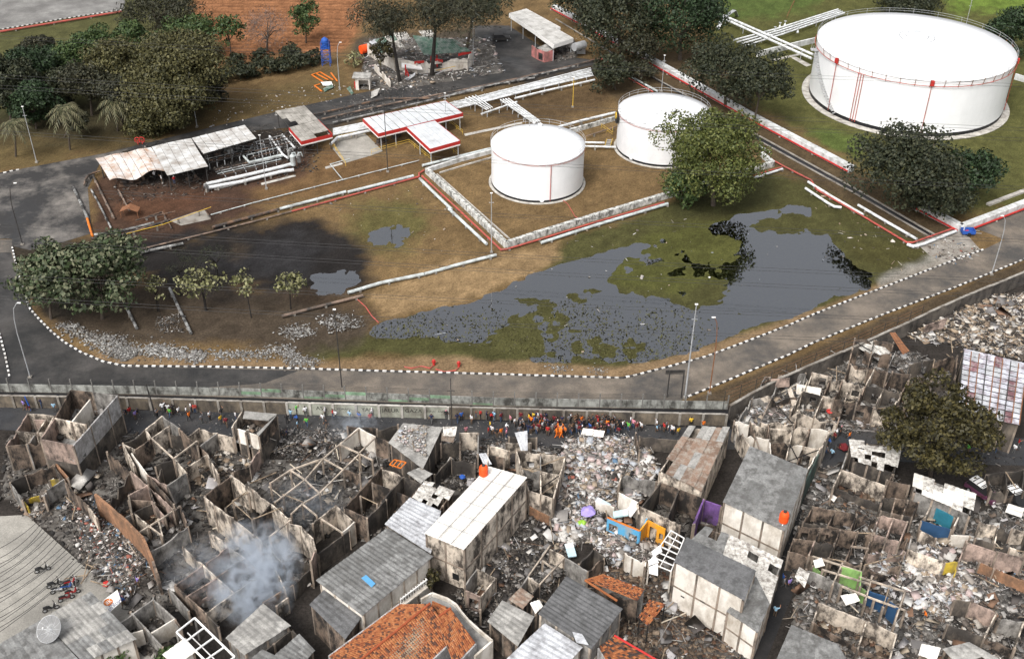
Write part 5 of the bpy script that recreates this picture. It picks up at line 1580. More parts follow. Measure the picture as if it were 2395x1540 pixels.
def ruin(label, corners, h=3.0, us=(), vs=(), walls=('pale', 'brown', 'soot'), jag=.25, drop=.12, door=.45, rub='dark', nrub=260, col='col', name='burnt_house', t=.14, cols=True, outer=None, beams=.3, cat='house', colh=.05, rubh=.35):
 """roofless burnt house: corner picture points of the wall tops at height h, partition lines as fractions"""
 global ruin_no
 ruin_no += 1
 rng = random.Random(300 + ruin_no)
 q = [P(c[0], c[1], c[2] if len(c) > 2 else h) for c in corners]
 g = [Vector((p.x, p.y, 0)) for p in q]
 root = thing(name, label, cat, sum(g, Vector()) / 4)
 def at(u, v): return g[0].lerp(g[1], u).lerp(g[3].lerp(g[2], u), v)
 U = [0] + list(us) + [1]
 V = [0] + list(vs) + [1]
 def seg(p, r, edge):
  L = (r - p).length
  if not edge and rng.random() < drop: 
   if rng.random() < .6: MB().bar(Vector((p.x, p.y, h - .1)), Vector((r.x, r.y, h - .1)),.14,.2).put('beam', W_[col], root)
   return
  ops = []
  if L > 1.6 and rng.random() < door:
   c = rng.uniform(.3,.7)
   w2 = .45 / L
   if rng.random() < .55: ops = [(c - w2, c + w2,-.05, min(2.1, h - .5))]
   else: ops = [(c - w2 * 1.1, c + w2 * 1.1,.95, min(2.0, h - .4))]
  k = walls[0] if (edge and outer is None) else (outer if edge else rng.choice(walls))
  if edge and outer is None: k = rng.choice(walls[:2] if len(walls) > 1 else walls)
  wallseg(root, p, r, h, t, W_[k], jag=min(.7, jag * 1.7) if rng.random() < .7 else jag * .4, ops=ops, rng=rng)
 for v in V:
  for u0, u1 in zip(U[:-1], U[1:]): seg(at(u0, v), at(u1, v), v in (0,1))
 for u in U:
  for v0, v1 in zip(V[:-1], V[1:]): seg(at(u, v0), at(u, v1), u in (0,1))
 if cols:
  for u in U:
   for v in V:
    p = at(u, v)
    MB().box((p.x, p.y, -.05),.2,.2, h + colh + .05 - rng.random() * jag * .6, math.atan2((g[1] - g[0]).y, (g[1] - g[0]).x)).put('column', W_[col], root)
 for _ in range(int(beams * (len(U) + len(V)))):
  u0, v0, u1, v1 = rng.choice(U), rng.choice(V), rng.choice(U), rng.choice(V)
  a, b = at(u0, v0), at(u1, v1)
  if 1.0 < (b - a).length < 6:
   MB().bar(Vector((a.x, a.y, h - .05)), Vector((b.x, b.y, h - .05 - rng.random() * 1.2)),.09,.12).put('rafter', M['char'] if rng.random() < .5 else M['wood'], root)
 # floor and what fell on it
 MB().prism([at(.01,.01), at(.99,.01), at(.99,.99), at(.01,.99)], -.05,.035).put('floor', W_['slab'] if rub != 'dark' else W_['soot'], root)
 rubble([at(.02,.02), at(.98,.02), at(.98,.98), at(.02,.98)], int(nrub * 1.8), RUB[rub if rng.random() < .6 else 'ash'], .1,.7, rubh * 2.6,.22, root, z0=.03)
 return root
def sheets(root, q, nu, nv, m, t=.05, skip=0.0, rng=None, curl=0.0, name='roof_sheet', mats=None):
 """roof of overlapping sheets over 3-D quad q (0-1 along eave, 0-3 down slope)"""
 rng = rng or random.Random(len(col.objects))
 def at(s, u): return q[0].lerp(q[1], s).lerp(q[3].lerp(q[2], s), u)
 for i in range(nu):
  for j in range(nv):
   if rng.random() < skip: continue
   s0, s1, t0, t1 = i / nu - .006,(i + 1) / nu + .002, j / nv, (j + 1) / nv + .012
   lift = Vector((0,0,.03 * (i % 2) + .03 * (nv - j) + curl * rng.random()))
   l2 = Vector((0,0,-.018 + curl * rng.uniform(-.6,.6)))
   mm = rng.choice(mats) if mats else m
   L_s = (q[1] - q[0]).length / nu
   kk = max(2,2 * int(L_s / .5))
   vs = []
   for dz in (0,-t):
    for tt, l3 in ((t0, lift),(t1, lift + l2)):
     for a in range(kk + 1): vs.append(at(s0 + (s1 - s0) * a / kk, tt) + l3 + Vector((0,0, dz + .055 * (a % 2))))
   w_ = kk + 1
   fs = []
   for a in range(kk): fs += [(a, a + 1, w_ + a + 1, w_ + a),(2 * w_ + a, 3 * w_ + a, 3 * w_ + a + 1,2 * w_ + a + 1),(w_ + a, w_ + a + 1,3 * w_ + a + 1,3 * w_ + a),(a + 1, a, 2 * w_ + a, 2 * w_ + a + 1)]
   mk(name, vs, fs, mm, root)
def house(label, corners, z, roof='asbestos', nu=6, nv=3, wall='pale', col='col', floors=2, over=.25, npan=(4,3), skip=0.0, curl=0.0, wins=(), name='house', tilt=None, sides=(0,1,2,3), mats=None, base=None, gable=None, cat='house', t=.05):
 """standing house: corners of the roof in the picture at height z (or own z each)"""
 q = [P(c[0], c[1], c[2] if len(c) > 2 else z) for c in corners]
 g = [Vector((p.x, p.y, 0)) for p in q]
 cen = sum(g, Vector()) / 4
 root = thing(name, label, cat, cen)
 sheets(root, q, nu, nv, R_[roof], skip=skip, curl=curl, mats=[R_[x] for x in mats] if mats else None, t=t, rng=random.Random(int(corners[0][0])))
 inn = []
 for p in q:
  d = Vector((cen.x - p.x, cen.y - p.y, 0)).normalized() * over * 1.4
  inn.append(p + d)
 for e in sides:
  a, b = inn[e], inn[(e + 1) % 4]
  n = npan[e % 2]
  za, zb = a.z - .14, b.z - .14
  A, B = Vector((a.x, a.y, 0)), Vector((b.x, b.y, 0))
  d = (B - A).normalized()
  nr = Vector((-d.y, d.x, 0))
  if (cen - A).dot(nr) > 0: nr = -nr
  fz = [0.0] + [min(za, zb) * k / floors for k in range(1, floors)]
  for i in range(n + 1):
   p = A.lerp(B, i / n)
   zt = za + (zb - za) * i / n
   MB().box((p.x, p.y, -.05),.24,.24, zt + .05, math.atan2(d.y, d.x)).put('column', W_[col], root)
  for f in range(floors):
   z0 = fz[f]
   if f > 0: MB().bar(A + nr * .02 + Vector((0,0, z0)), B + nr * .02 + Vector((0,0, z0)),.2,.22).put('ring_beam', W_[col], root)
   for i in range(n):
    p, r = A.lerp(B, i / n) + d * .12, A.lerp(B, (i + 1) / n) - d * .12
    t0 = za + (zb - za) * i / n if f == floors - 1 else fz[f + 1] - .11
    t1 = za + (zb - za) * (i + 1) / n if f == floors - 1 else fz[f + 1] - .11
    zb0 = z0 + (.11 if f else -.05)
    w2 = [x for x in wins if x[0] == e and x[1] == f and x[2] == i]
    mm = W_[base if (base and f == 0) else wall]
    L = (r - p).length
    nn = nr * .07
    if w2:
     o = w2[0]
     uu0, uu1 = .5 - o[3] / 2 / L, .5 + o[3] / 2 / L
     wp = wallseg(root, p, r, min(t0, t1),.14, mm, z0=zb0, ops=[(uu0, uu1, z0 + o[4], min(z0 + o[5], min(t0, t1) - .15))], name='wall_panel')
     c0, c1 = p.lerp(r, uu0) - nr * .03, p.lerp(r, uu1) - nr * .03
     k1 = min(z0 + o[5], min(t0, t1) - .15)
     MB().prism([c0 - nr * .02, c1 - nr * .02, c1 + nr * .02, c0 + nr * .02], z0 + o[4], k1).put('window', M['black'], root)
    else:
     MB().prism([p - nn, r - nn, r + nn, p + nn], zb0, [t0, t1, t1, t0]).put('wall_panel', mm, root)
 return root
def ruinc(label, k, h, segs, rub=None, nrub=150, rubkind='dark', base=None, cols=True, col='col', jag=.12, t=.15, name='burnt_house', floorz=None, cat='house', floormat='soot'):
 """burnt house from the tops of its walls, read off one enlarged piece of the photograph"""
 global ruin_no
 ruin_no += 1
 rng = random.Random(900 + ruin_no)
 def G(p): 
  u, v = K(k, p)[0][:2]
  return u, v
 pts = [P(*G(s[i]), s[3] if len(s) > 3 and s[3] else h) for s in segs for i in (0,1)]
 cen = sum((Vector((p.x, p.y, 0)) for p in pts), Vector()) / len(pts)
 root = thing(name, label, cat, cen)
 seen = []
 jag *= 1.6
 for s in segs:
  hh = s[3] if len(s) > 3 and s[3] else h
  jj = s[4] if len(s) > 4 and s[4] is not None else jag
  ops = s[5] if len(s) > 5 else ()
  a, b = P(*G(s[0]), hh), P(*G(s[1]), hh)
  if s[2] == 'beam':
   MB().bar(a - Vector((0,0,.1)), b - Vector((0,0,.1)),.15,.2).put('beam', W_['colpale'], root)
  elif s[2] == 'rafter':
   MB().bar(a, b, .08,.1).put('rafter', M['wood'], root)
  elif base and hh > 4:
   wallseg(root, a, b, hh * .5 - .01, t, W_[base], jag=0, rng=rng)
   wallseg(root, a, b, hh, t + .012, W_[s[2]], z0=hh * .5, jag=jj, ops=ops, rng=rng)
  else: wallseg(root, a, b, hh, t, W_[s[2]], jag=jj, ops=ops, rng=rng)
  if cols:
   for e in (a, b):
    if all((Vector((e.x, e.y, 0)) - x).length > .5 for x in seen):
     seen.append(Vector((e.x, e.y, 0)))
     MB().box((e.x, e.y, -.05),.22,.22, hh + .07 - rng.random() * .15).put('column', W_[col], root)
 if rub:
  wp = [P(*G(p), h) for p in rub]
  wp = [Vector((p.x, p.y, 0)) for p in wp]
  if floorz: MB().prism(wp, floorz - .2, floorz).put('floor', W_['slab'], root)
  MB().prism(wp, -.05,.03).put('ground_floor', W_[floormat], root)
  rubble(wp, int(nrub * 1.9), RUB[rubkind if ruin_no % 3 else 'ash'], .1,.7,.9,.22, root, z0=(floorz or .03))
 return root
# ---- far left
ruinc('tall roofless house with pale block side wall at the end of the lane', 'c1', 6.2, [
 ((770,140),(1010,165), 'brown', 6.2,0),((1010,165),(1285,200), 'grey', 6.2,0),((1285,200),(1170,330), 'greyblock', 6.2,0),((1170,330),(985,540), 'greyblock', 6.2,0),((985,540),(800,745), 'greyblock', 6.2,.03),
 ((800,745),(445,675), 'pink', 6.2,.02),((445,675),(600,445), 'pink', 6.2,.05),((600,445),(770,140), 'brown', 6.2,.03),((600,445),(940,520), 'pale', 6.2,.03),((985,240),(780,490), 'white', 6.2,.02)],
 [(770,140),(1285,200),(800,745),(445,675)], 120, 'grey', base='soot', floorz=3.2)
ruinc('cream-topped roofless rooms beside the tall roofless house', 'c1', 4.2, [
 ((300,390),(590,420), 'pale', 4.2,.05),((590,420),(445,690), 'pale', 4.2,.03),((300,390),(180,590), 'pink', 4.2,.1),((180,590),(70,745), 'pink', 4.2,.1),((70,745),(290,730), 'brown', 4.2,.08),
 ((290,730),(450,690), 'brown', 4.2,.2),((180,590),(475,600), 'pale', 4.2,.04),((370,465),(500,465), 'pink', 4.2,0),((500,465),(410,600), 'pale', 4.2,0),((380,630),(300,740), 'grey', 4.2,.05)],
 [(300,390),(590,420),(445,690),(70,745)], 100, 'grey', floorz=1.6)
ruinc('low charred rooms with yellow-green paint below the cream-topped rooms', 'c1', 2.6, [
 ((110,1150),(280,1070), 'soot', 2.6,.3),((280,1070),(590,950), 'brown', 2.6,.2),((590,950),(700,1110), 'soot', 2.6,.3),((700,1110),(500,1240), 'grey', 2.6,.05),((110,1150),(240,1330), 'grey', 2.6,.2),((240,1330),(300,1400), 'yellowwall', 1.6,.2),((300,1330),(430,1290), 'yellowwall', 1.2,.2),((540,1120),(650,1110), 'yellowwall', 1.4,.1),((500,1240),(480,1300), 'grey', 2.6,.3)],
 [(110,1150),(590,950),(700,1110),(300,1400)], 260, 'dark')
ruinc('large charred house of many open rooms behind the lane, left block', 'c1', 3.6, [
 ((1345,715),(1590,570), 'soot', None, .15),((1590,570),(1775,420), 'pale', None, .05),((1775,420),(1960,560), 'grey', None, .1),((1960,560),(2160,745), 'brown', None, .1),((1590,570),(1660,665), 'pale', None, .05),((1850,530),(1660,665), 'pale', None, .03),
 ((1660,665),(1470,800), 'brown', None, .05),((1660,665),(1900,885), 'beam'),((1900,885),(2160,690), 'beam'),((1345,725),(1480,790), 'pale', None, .05),((1345,730),(1470,960), 'pale', None, .03),((1440,830),(1610,1060), 'white', None, .03),
 ((1610,1060),(1830,1185), 'pink', None, .1),((1830,1185),(2040,1045), 'grey', None, .02,((.4,.65,1.6,1.9),)),((2040,1045),(1915,890), 'pale', None, .08),((1700,970),(1900,880), 'soot', None, .2),((1730,1090),(1760,1000), 'soot', None, .2),((1610,1060),(1900,1380), 'brown', None, .08),((1830,1185),(1920,1380), 'soot', None, .1)],
 [(1345,715),(1775,420),(2160,745),(1910,1370)], 420, 'dark')
ruinc('long smoke-brown walls standing between two rubble yards', 'c1', 3.2, [
 ((1170,810),(1430,1020), 'brown', None, .25),((1430,1020),(1890,1430), 'pink', None, .1),((1410,1290),(1620,1175), 'pink', None, .02),((1620,1175),(1690,1370), 'brown', None, .03),((1410,1290),(1440,1480), 'soot', None, .1),((1440,1480),(1690,1370), 'soot', 2.4,.1),((1190,1350),(1410,1060), 'soot', 2.6,.5),((1690,1370),(1900,1430), 'brown', 2.4,.2)],
 [(1430,1020),(1620,1175),(1690,1370),(1440,1480),(1200,1340)], 260, 'brown')
ruinc('leaning brown wall ruins beside the tall roofless house foot', 'c1', 2.6, [((580,900),(740,1090), 'brick', None, .2),((720,1160),(960,1400), 'brown', None, .2),((960,1400),(1060,1540), 'pale', None, .15)], None)
d1 = ruinc('long raw brick wall between the rubble yard and the roofless rooms', 'd1', 3.6, [((865,35),(1130,260), 'brick', None, .05),((1130,260),(1300,430), 'brick', None, .03),((1300,430),(1390,640), 'brick', None, .08),((1390,640),(1430,750), 'brown', None, .3)], None, t=.3, cols=False)
ruinc('small roofless rooms with pale beam tops behind the raw brick wall', 'd1', 2.8, [
 ((1130,260),(1215,205), 'grey', None, .05),((1215,205),(1350,320), 'pale', None, .05),((1270,380),(1500,240), 'beam'),((1500,240),(1640,140), 'beam'),((1350,320),(1465,405), 'beam'),((1640,140),(1710,330), 'brown', None, .1),((1710,330),(1370,560), 'grey', None, .2),((1440,260),(1480,420), 'pale', None, .1),((1170,90),(1380,100), 'brown', None, .05),((1380,100),(1500,240), 'pink', None, .05)],
 [(1130,260),(1640,140),(1710,330),(1390,560)], 260, 'grey')
# ---- front row along the lane
ruinc('two-storey shell with grey slab strip and white window piers by the lane', 'c2', 4.6, [
 ((800,375),(1175,405), 'brown', None, 0),((1175,405),(985,640), 'brown', None, .02),((985,640),(885,610), 'white', None, 0),((840,590),(755,565), 'white', None, 0),((700,545),(690,540), 'white', None, 0),((690,540),(800,375), 'pale', None, .1)],
 [(800,375),(1175,405),(985,640),(690,540)], 60, 'tan', base='soot', floorz=2.3)
r_ = thing('roof_slab', 'broken grey roof slab over the back of the lane-side shell', 'roof', P(625,975,4.7))
MB().slab([P(*K('c2', (830,368))[0], 4.75), P(*K('c2', (1185,400))[0], 4.75), P(*K('c2', (1090,470))[0], 4.75), P(*K('c2', (810,445))[0], 4.75)], .14).put('slab_piece', R_['asbpale'], r_)
MB().slab([P(*K('c2', (1185,402))[0], 4.78), P(*K('c2', (1160,440))[0], 4.78), P(*K('c2', (985,640))[0], 4.78), P(*K('c2', (960,615))[0], 4.78)], .12).put('slab_edge', R_['asbpale'], r_)
ruinc('rubble-filled cream rooms in front of the lane-side shell', 'c2', 2.8, [
 ((200,640),(330,560), 'pale', None, .2),((330,560),(530,610), 'pale', None, .15),((530,610),(700,660), 'pale', None, .1),((340,750),(530,610), 'grey', None, .03),((185,990),(420,840), 'pale', None, .05,((.5,.75,.8,1.9),)),((420,840),(540,1060), 'pale', None, .1),((330,750),(420,840), 'brown', None, .1),((990,780),(880,960), 'pink', None, .2),((880,960),(700,1040), 'brown', None, .2),((0,600),(200,640), 'soot', None, .2)],
 [(200,640),(700,660),(990,780),(540,1080),(185,990)], 520, 'tan')
ruinc('pale-walled house with curved end wall, gutted and full of ash', 'c2', 4.4, [
 ((400,1290),(670,1080), 'brown', None, .05),((680,1075),(920,1225), 'pale', None, .12),((920,1225),(1110,1380), 'pale', None, .15),((1110,1380),(1330,1540), 'pale', None, .1),((385,1300),(500,1400), 'pale', None, .02),((500,1400),(700,1530), 'pale', None, .05),((700,1350),(870,1260), 'rafter'),((930,1540),(1110,1390), 'brown', None, .2),((620,1430),(850,1250), 'rafter')],
 [(400,1290),(680,1075),(1330,1540),(700,1530)], 420, 'dark')
ruinc('rounded far end of the gutted pale-walled house', 'd2', 4.4, [
 ((330,70),(560,250), 'pale', None, .02),((560,250),(840,455), 'pale', None, .03),((840,455),(1040,640), 'grey', 3.4,.15),((1200,330),(1310,440), 'pale', None, .03),((1310,440),(1335,540), 'pale', None, .02),((1335,540),(1290,640), 'pink', None, .15),((1040,640),(1290,640), 'soot', 2.4,.3),((920,420),(1110,270), 'beam'),((1080,300),(1200,330), 'pale', None, .05),((760,270),(1030,160), 'rafter'),((590,120),(760,270), 'rafter')],
 [(560,250),(1080,300),(1310,440),(1290,640),(1040,640)], 420, 'brown')
ruinc('open grid of pale ring beams on thin columns over a charred yard', 'c2', 3.3, [
 ((1110,1155),(1330,1010), 'beam'),((1330,1010),(1680,885), 'beam'),((1500,1105),(1690,885), 'beam'),((1690,885),(1870,730), 'beam'),((1870,730),(2080,560), 'beam'),((1330,1010),(1490,1115), 'beam'),((1490,1115),(1650,1265), 'beam'),((1160,1365),(1490,1115), 'beam'),((1690,885),(1910,1005), 'beam'),((1650,1265),(1910,1005), 'beam'),((1910,1005),(2090,830), 'beam'),((1460,1380),(1650,1265), 'beam'),((1870,730),(2090,830), 'beam'),
 ((1340,1490),(1460,1380), 'beam'),((1460,1380),(1620,1510), 'beam'),((2090,830),(2090,1050), 'rafter'),((1910,1005),(2090,1060), 'brown', 2.0,.3),((1250,1280),(1470,1365), 'rafter')],
 [(1110,1155),(1330,1010),(2080,560),(2090,830),(1620,1510),(1340,1490)], 700, 'dark')
ruinc('white-walled corner room at the top of the beam grid', 'c3', 3.3, [((20,735),(230,550), 'white', None, .03),((230,550),(415,650), 'white', None, .03),((415,650),(555,700), 'brown', None, .1),((230,830),(415,650), 'beam'),((230,830),(380,900), 'beam'),((105,530),(430,560), 'brown', 2.8,.1),((430,560),(660,510), 'soot', 2.8,.2)],
 [(20,735),(230,550),(415,650),(230,830)], 160, 'grey')
# slab roof strewn with white debris
q_ = [P(*K('c3', p)[0], 4.0) for p in ((720,512),(1150,560),(930,990),(560,720))]
hs_ = house('flat grey roof strewn with white fragments beside the lane', K('c3', (720,512),(1150,560),(935,1000),(560,715)),4.0, 'asbpale', 6,5, 'soot', floors=1, npan=(3,3))
rubble([q_[0] * .9 + q_[2] * .1, q_[1] * .6 + q_[0] * .4, q_[2] * .8 + q_[1] * .2, q_[3] * .9 + q_[1] * .1], 420, RUB['pale'], .08,.34,.04,.05, None, 'white fragments scattered on the flat grey roof', 'debris', z0=4.3, flat=.15)
c_ = P(*K('c3', (650,945))[0], 4.4)
fr = thing('window_frame', 'orange window frame lying on the flat grey roof', 'frame', c_)
for a, b in (((570,955),(620,900)),((620,900),(750,930)),((750,930),(690,995)),((690,995),(570,955)),((600,975),(655,912)),((645,985),(700,922))):
 MB().bar(P(*K('c3', a)[0], 4.4), P(*K('c3', b)[0], 4.4),.12,.08).put('frame_bar', M['orange'], fr)
house('small pale roof corner in front of the fragment-strewn roof', K('c3', (760,1050),(900,990),(1040,1055),(910,1160)),3.6, 'asbpale', 3,2, 'soot', floors=1, npan=(2,2))
ruinc('dark twin rooms with charred walls beside the small pale roof', 'c3', 4.0, [
 ((75,1425),(480,985), 'brown', None, .05),((480,985),(720,1085), 'pale', None, .1),((720,1085),(920,1170), 'soot', None, .1),((720,1085),(480,1360), 'soot', None, .03),((75,1425),(320,1540), 'brown', None, .1),((320,1540),(530,1330), 'soot', None, .05),((920,1170),(800,1320), 'brown', None, .1),((250,1300),(430,1385), 'rafter'),((600,1230),(800,1320), 'brown', 3.0,.1),((380,1150),(580,1220), 'brown', None, .05)],
 [(75,1425),(480,985),(920,1170),(320,1540)], 240, 'dark')
ruinc('sooty room with fallen tin and a blue drum beside the flat grey roof', 'c3', 3.0, [((1130,720),(1340,700), 'soot', None, .1),((1340,700),(1340,800), 'brown', None, .1),((1340,610),(1540,605), 'pale', None, .02),((1540,605),(1535,830), 'grey', None, .15),((1060,1060),(1240,880), 'soot', None, .2),((1240,880),(1500,930), 'soot', None, .2),((1650,740),(1880,800), 'pale', None, .1),((1640,830),(1820,880), 'brown', None, .1),((1650,740),(1640,950), 'pale', None, .1)],
 [(1130,720),(1540,700),(1640,900),(1400,1100),(1060,1060)], 420, 'dark')
# ---- tin and white roofs in the middle
house('pale streaked tin roof between the grey roof and the white box house', K('d3', (430,315),(660,75),(940,190),(845,575)),4.3, 'tin', 5,4, 'grey', floors=1, npan=(3,3))
house('slatted white broken roof above the pale streaked tin roof', K('c3', (820,1330),(955,1150),(1280,1245),(1110,1490)),4.0, 'broken', 5,6, 'brown', floors=1, npan=(3,3), skip=.28, curl=.25)
house('tall white-roofed box house with bare side wall and orange tank', K('c3', (1655,985),(2075,1105)) + [(1086,1283),(995,1245)], 6.6, 'white', 3,5, 'pale', 'col', 2,.12,(2,4), wins=((2,0,0,.9,.9,2.0),), base='pale')
wq = [P(u, v, 6.95) for u, v in K('c3', (1655,985),(2075,1105)) + [(1086,1283),(995,1245)]]
ws_ = thing('roof_seams', 'faint grey seam strips on the white box house roof', 'roof seam', wq[0])
for i in range(1,3): MB().bar(wq[0].lerp(wq[1], i / 3), wq[3].lerp(wq[2], i / 3),.07,.03).put('seam', W_['slab'], ws_)
for i in range(1,6): MB().bar(wq[0].lerp(wq[3], i / 6), wq[1].lerp(wq[2], i / 6),.05,.03).put('seam', M['galv'], ws_)
house('long grey sheet roof with a blue patch and a balcony below', [(740,1358),(905,1237),(1012,1300),(848,1437)], 5.6, 'asbestos', 5,6, 'white', 'colpale', 2,.35,(5,3), wins=((1,1,0,1.0,.5,1.9),(1,1,2,1.0,.5,1.9),(1,0,1,1.0,.8,2.0)))
MB().slab([P(*K('d3', p)[0], 5.92) for p in ((215,800),(260,772),(345,850),(310,885))], .02).put('blue_roof_panel', mat('blue_plastic_panel', (0.10,0.30,0.52),.4,.1), label='sky blue plastic panel set in the long grey roof', cat='roof panel')
house('dark lean-to roof attached to the long grey roof', [(724,1414),(758,1380),(846,1441),(807,1493)], 4.4, 'dark', 4,3, 'brown', floors=1, npan=(2,2))
# balcony rail
bw = thing('balcony', 'white slatted balcony rail below the long grey roof', 'balcony', P(*K('d3', (690,960))[0], 2.6))
for i in range(11):
 u, v = K('d3', (575 + 23 * i, 1020 - 17.5 * i))[0]
 p = P(u, v, 2.9)
 MB().box((p.x, p.y, 2.7),.13,.08,.9).put('baluster', M['white'], bw)
a, b = P(*K('d3', (570,1000))[0], 3.6), P(*K('d3', (815,815))[0], 3.6)
MB().bar(a, b, .14,.12).put('hand_rail', M['white'], bw)
MB().bar(a - Vector((0,0,1.0)), b - Vector((0,0,1.0)),.5,.2).put('balcony_slab', W_['white'], bw)
# ---- tiled roofs
def tiled(root, q, rows, cols_, quota, m=None, skip=0.0, rng=None):
 """clay tiles on a 3-D quad, eave q0-q1, ridge q3-q2; quota tiles are parts, the rest one part"""
 rng = rng or random.Random(rows * 77 + cols_)
 m = m or TILE
 rest = MB()
 def at(s, t): return q[0].lerp(q[1], s).lerp(q[3].lerp(q[2], s), t)
 nrm = (q[1] - q[0]).cross(q[3] - q[0]).normalized()
 if nrm.z < 0: nrm = -nrm
 k = 0
 order = [(i, j) for i in range(rows) for j in range(cols_)]
 rng.shuffle(order)
 for (i, j) in order:
  if rng.random() < skip: continue
  s0, s1, t0, t1 = j / cols_, (j + .96) / cols_, i / rows, (i + 1.12) / rows
  up0, up1 = nrm * (.06 + rng.random() * .03), nrm * (.012 + rng.random() * .02)
  mid = (s0 + s1) / 2
  vs = [at(s0, t0) + up0 * .5, at(mid, t0) + up0 * 1.35, at(s1, t0) + up0 * .5, at(s1, t1) + up1 * .4, at(mid, t1) + up1 * 1.4, at(s0, t1) + up1 * .4]
  vs += [v - nrm * .035 for v in vs]
  fs = [(0,1,4,5),(1,2,3,4),(6,7,1,0),(7,8,2,1),(6,0,5,11),(2,8,9,3),(11,10,7,6),(10,9,8,7)]
  if k < quota:
   mk('roof_tile', vs, fs, m, root)
   k += 1
  else: rest.add(vs, fs)
 if rest.v:
  o = rest.put('roof_tiles_rest', TILEI if m is TILE else m, root)
  o['kind'] = 'stuff'
 return k
th = thing('tiled_house', 'house with bright orange clay tile gable roof and grey parapet gutter', 'house', P(930,1530))
rA, rB = P(1006,1411,6.8), P(820,1562,6.8)
eA, eB = P(936,1412,5.0), P(770,1535,5.0)
fA, fB = P(1062,1492,5.0), P(905,1640,5.0)
MB().slab([rA, rB, eB, eA], .06).put('roof_deck', M['wood'], th)
MB().slab([rA, rB, fB, fA], .06).put('roof_deck', M['wood'], th)
tiled(th, [eB, eA, rA, rB], 13,42,150)
tiled(th, [fA, fB, rB, rA], 15,42,150)
s1, s2, s3, s4 = P(1054,1422,6.0), P(1020,1446,6.0), P(1010,1412,5.6), P(1112,1502,4.9)
s5 = P(1062,1555,4.9)
MB().slab([s1, s2, s5, s4], .06).put('roof_deck', M['wood'], th)
th2 = thing('tiled_annex', 'smaller orange clay tile roof beside the main tiled gable', 'house', P(1070,1500))
tiled(th2, [s4, s5, s2, s1], 12,14,170)
s6 = P(1008,1420,5.4)
tiled(th2, [s6, P(1012,1404,5.2), s1, s2], 5,8,60)
for a, b in ((rA, rB),(s1, s2)):
 MB().tube([a + Vector((0,0,.08)), b + Vector((0,0,.08))], .13,7).put('ridge_cap', mat('ridge_clay', (.30,.075,.03),.85,.3,2.0), th if a is rA else th2)
for a, b, h_, m_ in ((eA, eB, 5.05, 'greyblock'),(fA, fB, 5.05, 'greyblock'),(eA, fA, 5.0, 'greyblock')):
 wallseg(th, a, b, h_, .35, W_[m_])
wallseg(th2, s4, s5,4.85,.3, W_['greyblock'])
gp = thing('parapet_terrace', 'mossy concrete terrace with curved pale parapet beside the tiled roof', 'terrace', P(1100,1470))
pts = [P(*K('d3', p)[0], 3.9) for p in ((760,990),(860,935),(1000,985),(1080,1040),(1130,1110),(1190,1180),(1290,1270),(1410,1370),(1250,1510))]
MB().prism([Vector((p.x, p.y, 0)) for p in pts], 3.2,3.45).put('terrace_slab', W_['slab'], gp)
for a, b in zip(pts[:-1], pts[1:]): wallseg(gp, a, b, 3.9,.22, W_['white'], z0=-.05)
# ---- lower middle roofs
house('small brown-grey patched roof beside the alley bend', K('d3', (1365,1200),(1500,1010),(1790,1150),(1640,1420)),3.6, 'asbpale', 3,4, 'brown', floors=1, npan=(2,2))
house('dark grey sheet roof with a silver patch in the lower middle', K('d4', (290,1130),(545,790),(1055,1080),(770,1445)),5.6, 'dark', 4,3, 'grey', 'colpale', 2,.2,(3,3))
house('pale corrugated tin roof at the bottom edge', [(1185,1541),(1274,1458),(1362,1512),(1290,1590)], 5.2, 'tin', 3,4, 'white', floors=2, npan=(2,2))
MB().slab([P(*K('d4', p)[0], 5.82) for p in ((600,1290),(690,1310),(750,1410),(640,1390))], .02).put('tin_patch', R_['tin'], label='silver patch on the dark grey sheet roof', cat='tin sheet')
bt = thing('tiled_ruin', 'collapsing orange tile roof behind the dark grey sheet roof', 'house', P(1440,1420))
q_ = [P(*K('d4', p)[0], z_) for p, z_ in (((1060,1010),3.6),((1180,1010),3.6),((1255,905),4.2),((890,770),5.0))]
tiled(bt, [P(*K('d4', (715,815))[0], 4.8), P(*K('d4', (1195,1010))[0], 4.2), P(*K('d4', (1255,905))[0], 4.8), P(*K('d4', (880,765))[0], 5.6)], 12,24,200, None, .06)
wallseg(bt, P(*K('d4', (715,815))[0], 4.6), P(*K('d4', (1195,1010))[0], 4.0),3.9,.2, W_['brown'], jag=.2)
wallseg(bt, P(*K('d4', (1255,905))[0], 4.6), P(*K('d4', (880,765))[0], 5.4),4.4,.2, W_['grey'], jag=.1)
MB().tube([P(*K('d4', (715,820))[0], 4.95), P(*K('d4', (1010,1010))[0], 4.5)], .14,7).put('ridge_cap', TILE, bt)
bt = thing('tiled_ruin', 'torn scrap of orange tile roof hanging over the charred yard', 'house', P(1520,1450))
tiled(bt, [P(*K('d4', (1200,1160))[0], 3.0), P(*K('d4', (1290,1240))[0], 2.6), P(*K('d4', (1450,1040))[0], 3.6), P(*K('d4', (1300,1000))[0], 4.0)], 10,9,80, None, .12)
for p in ((1215,1150),(1290,1230),(1440,1045),(1305,1010)): 
 w_ = P(*K('d4', p)[0], 3.0)
 MB().bar((w_.x, w_.y, -.05),(w_.x, w_.y, 2.9),.14).put('charred_post', M['char'], bt)
bt = thing('tiled_house', 'scorched tile roof with a red ridge at the bottom edge', 'house', P(1460,1540))
tiled(bt, [P(1400,1512,4.4), P(1440,1580,4.4), P(1560,1560,5.4), P(1437,1486,5.4)], 12,16,150, TILEB, .05)
MB().tube([P(1437,1485,5.5), P(1560,1556,5.5)], .12,7).put('red_ridge', M['red'], bt)
wallseg(bt, P(1400,1512,4.4), P(1440,1580,4.4),4.3,.25, W_['greyblock'])
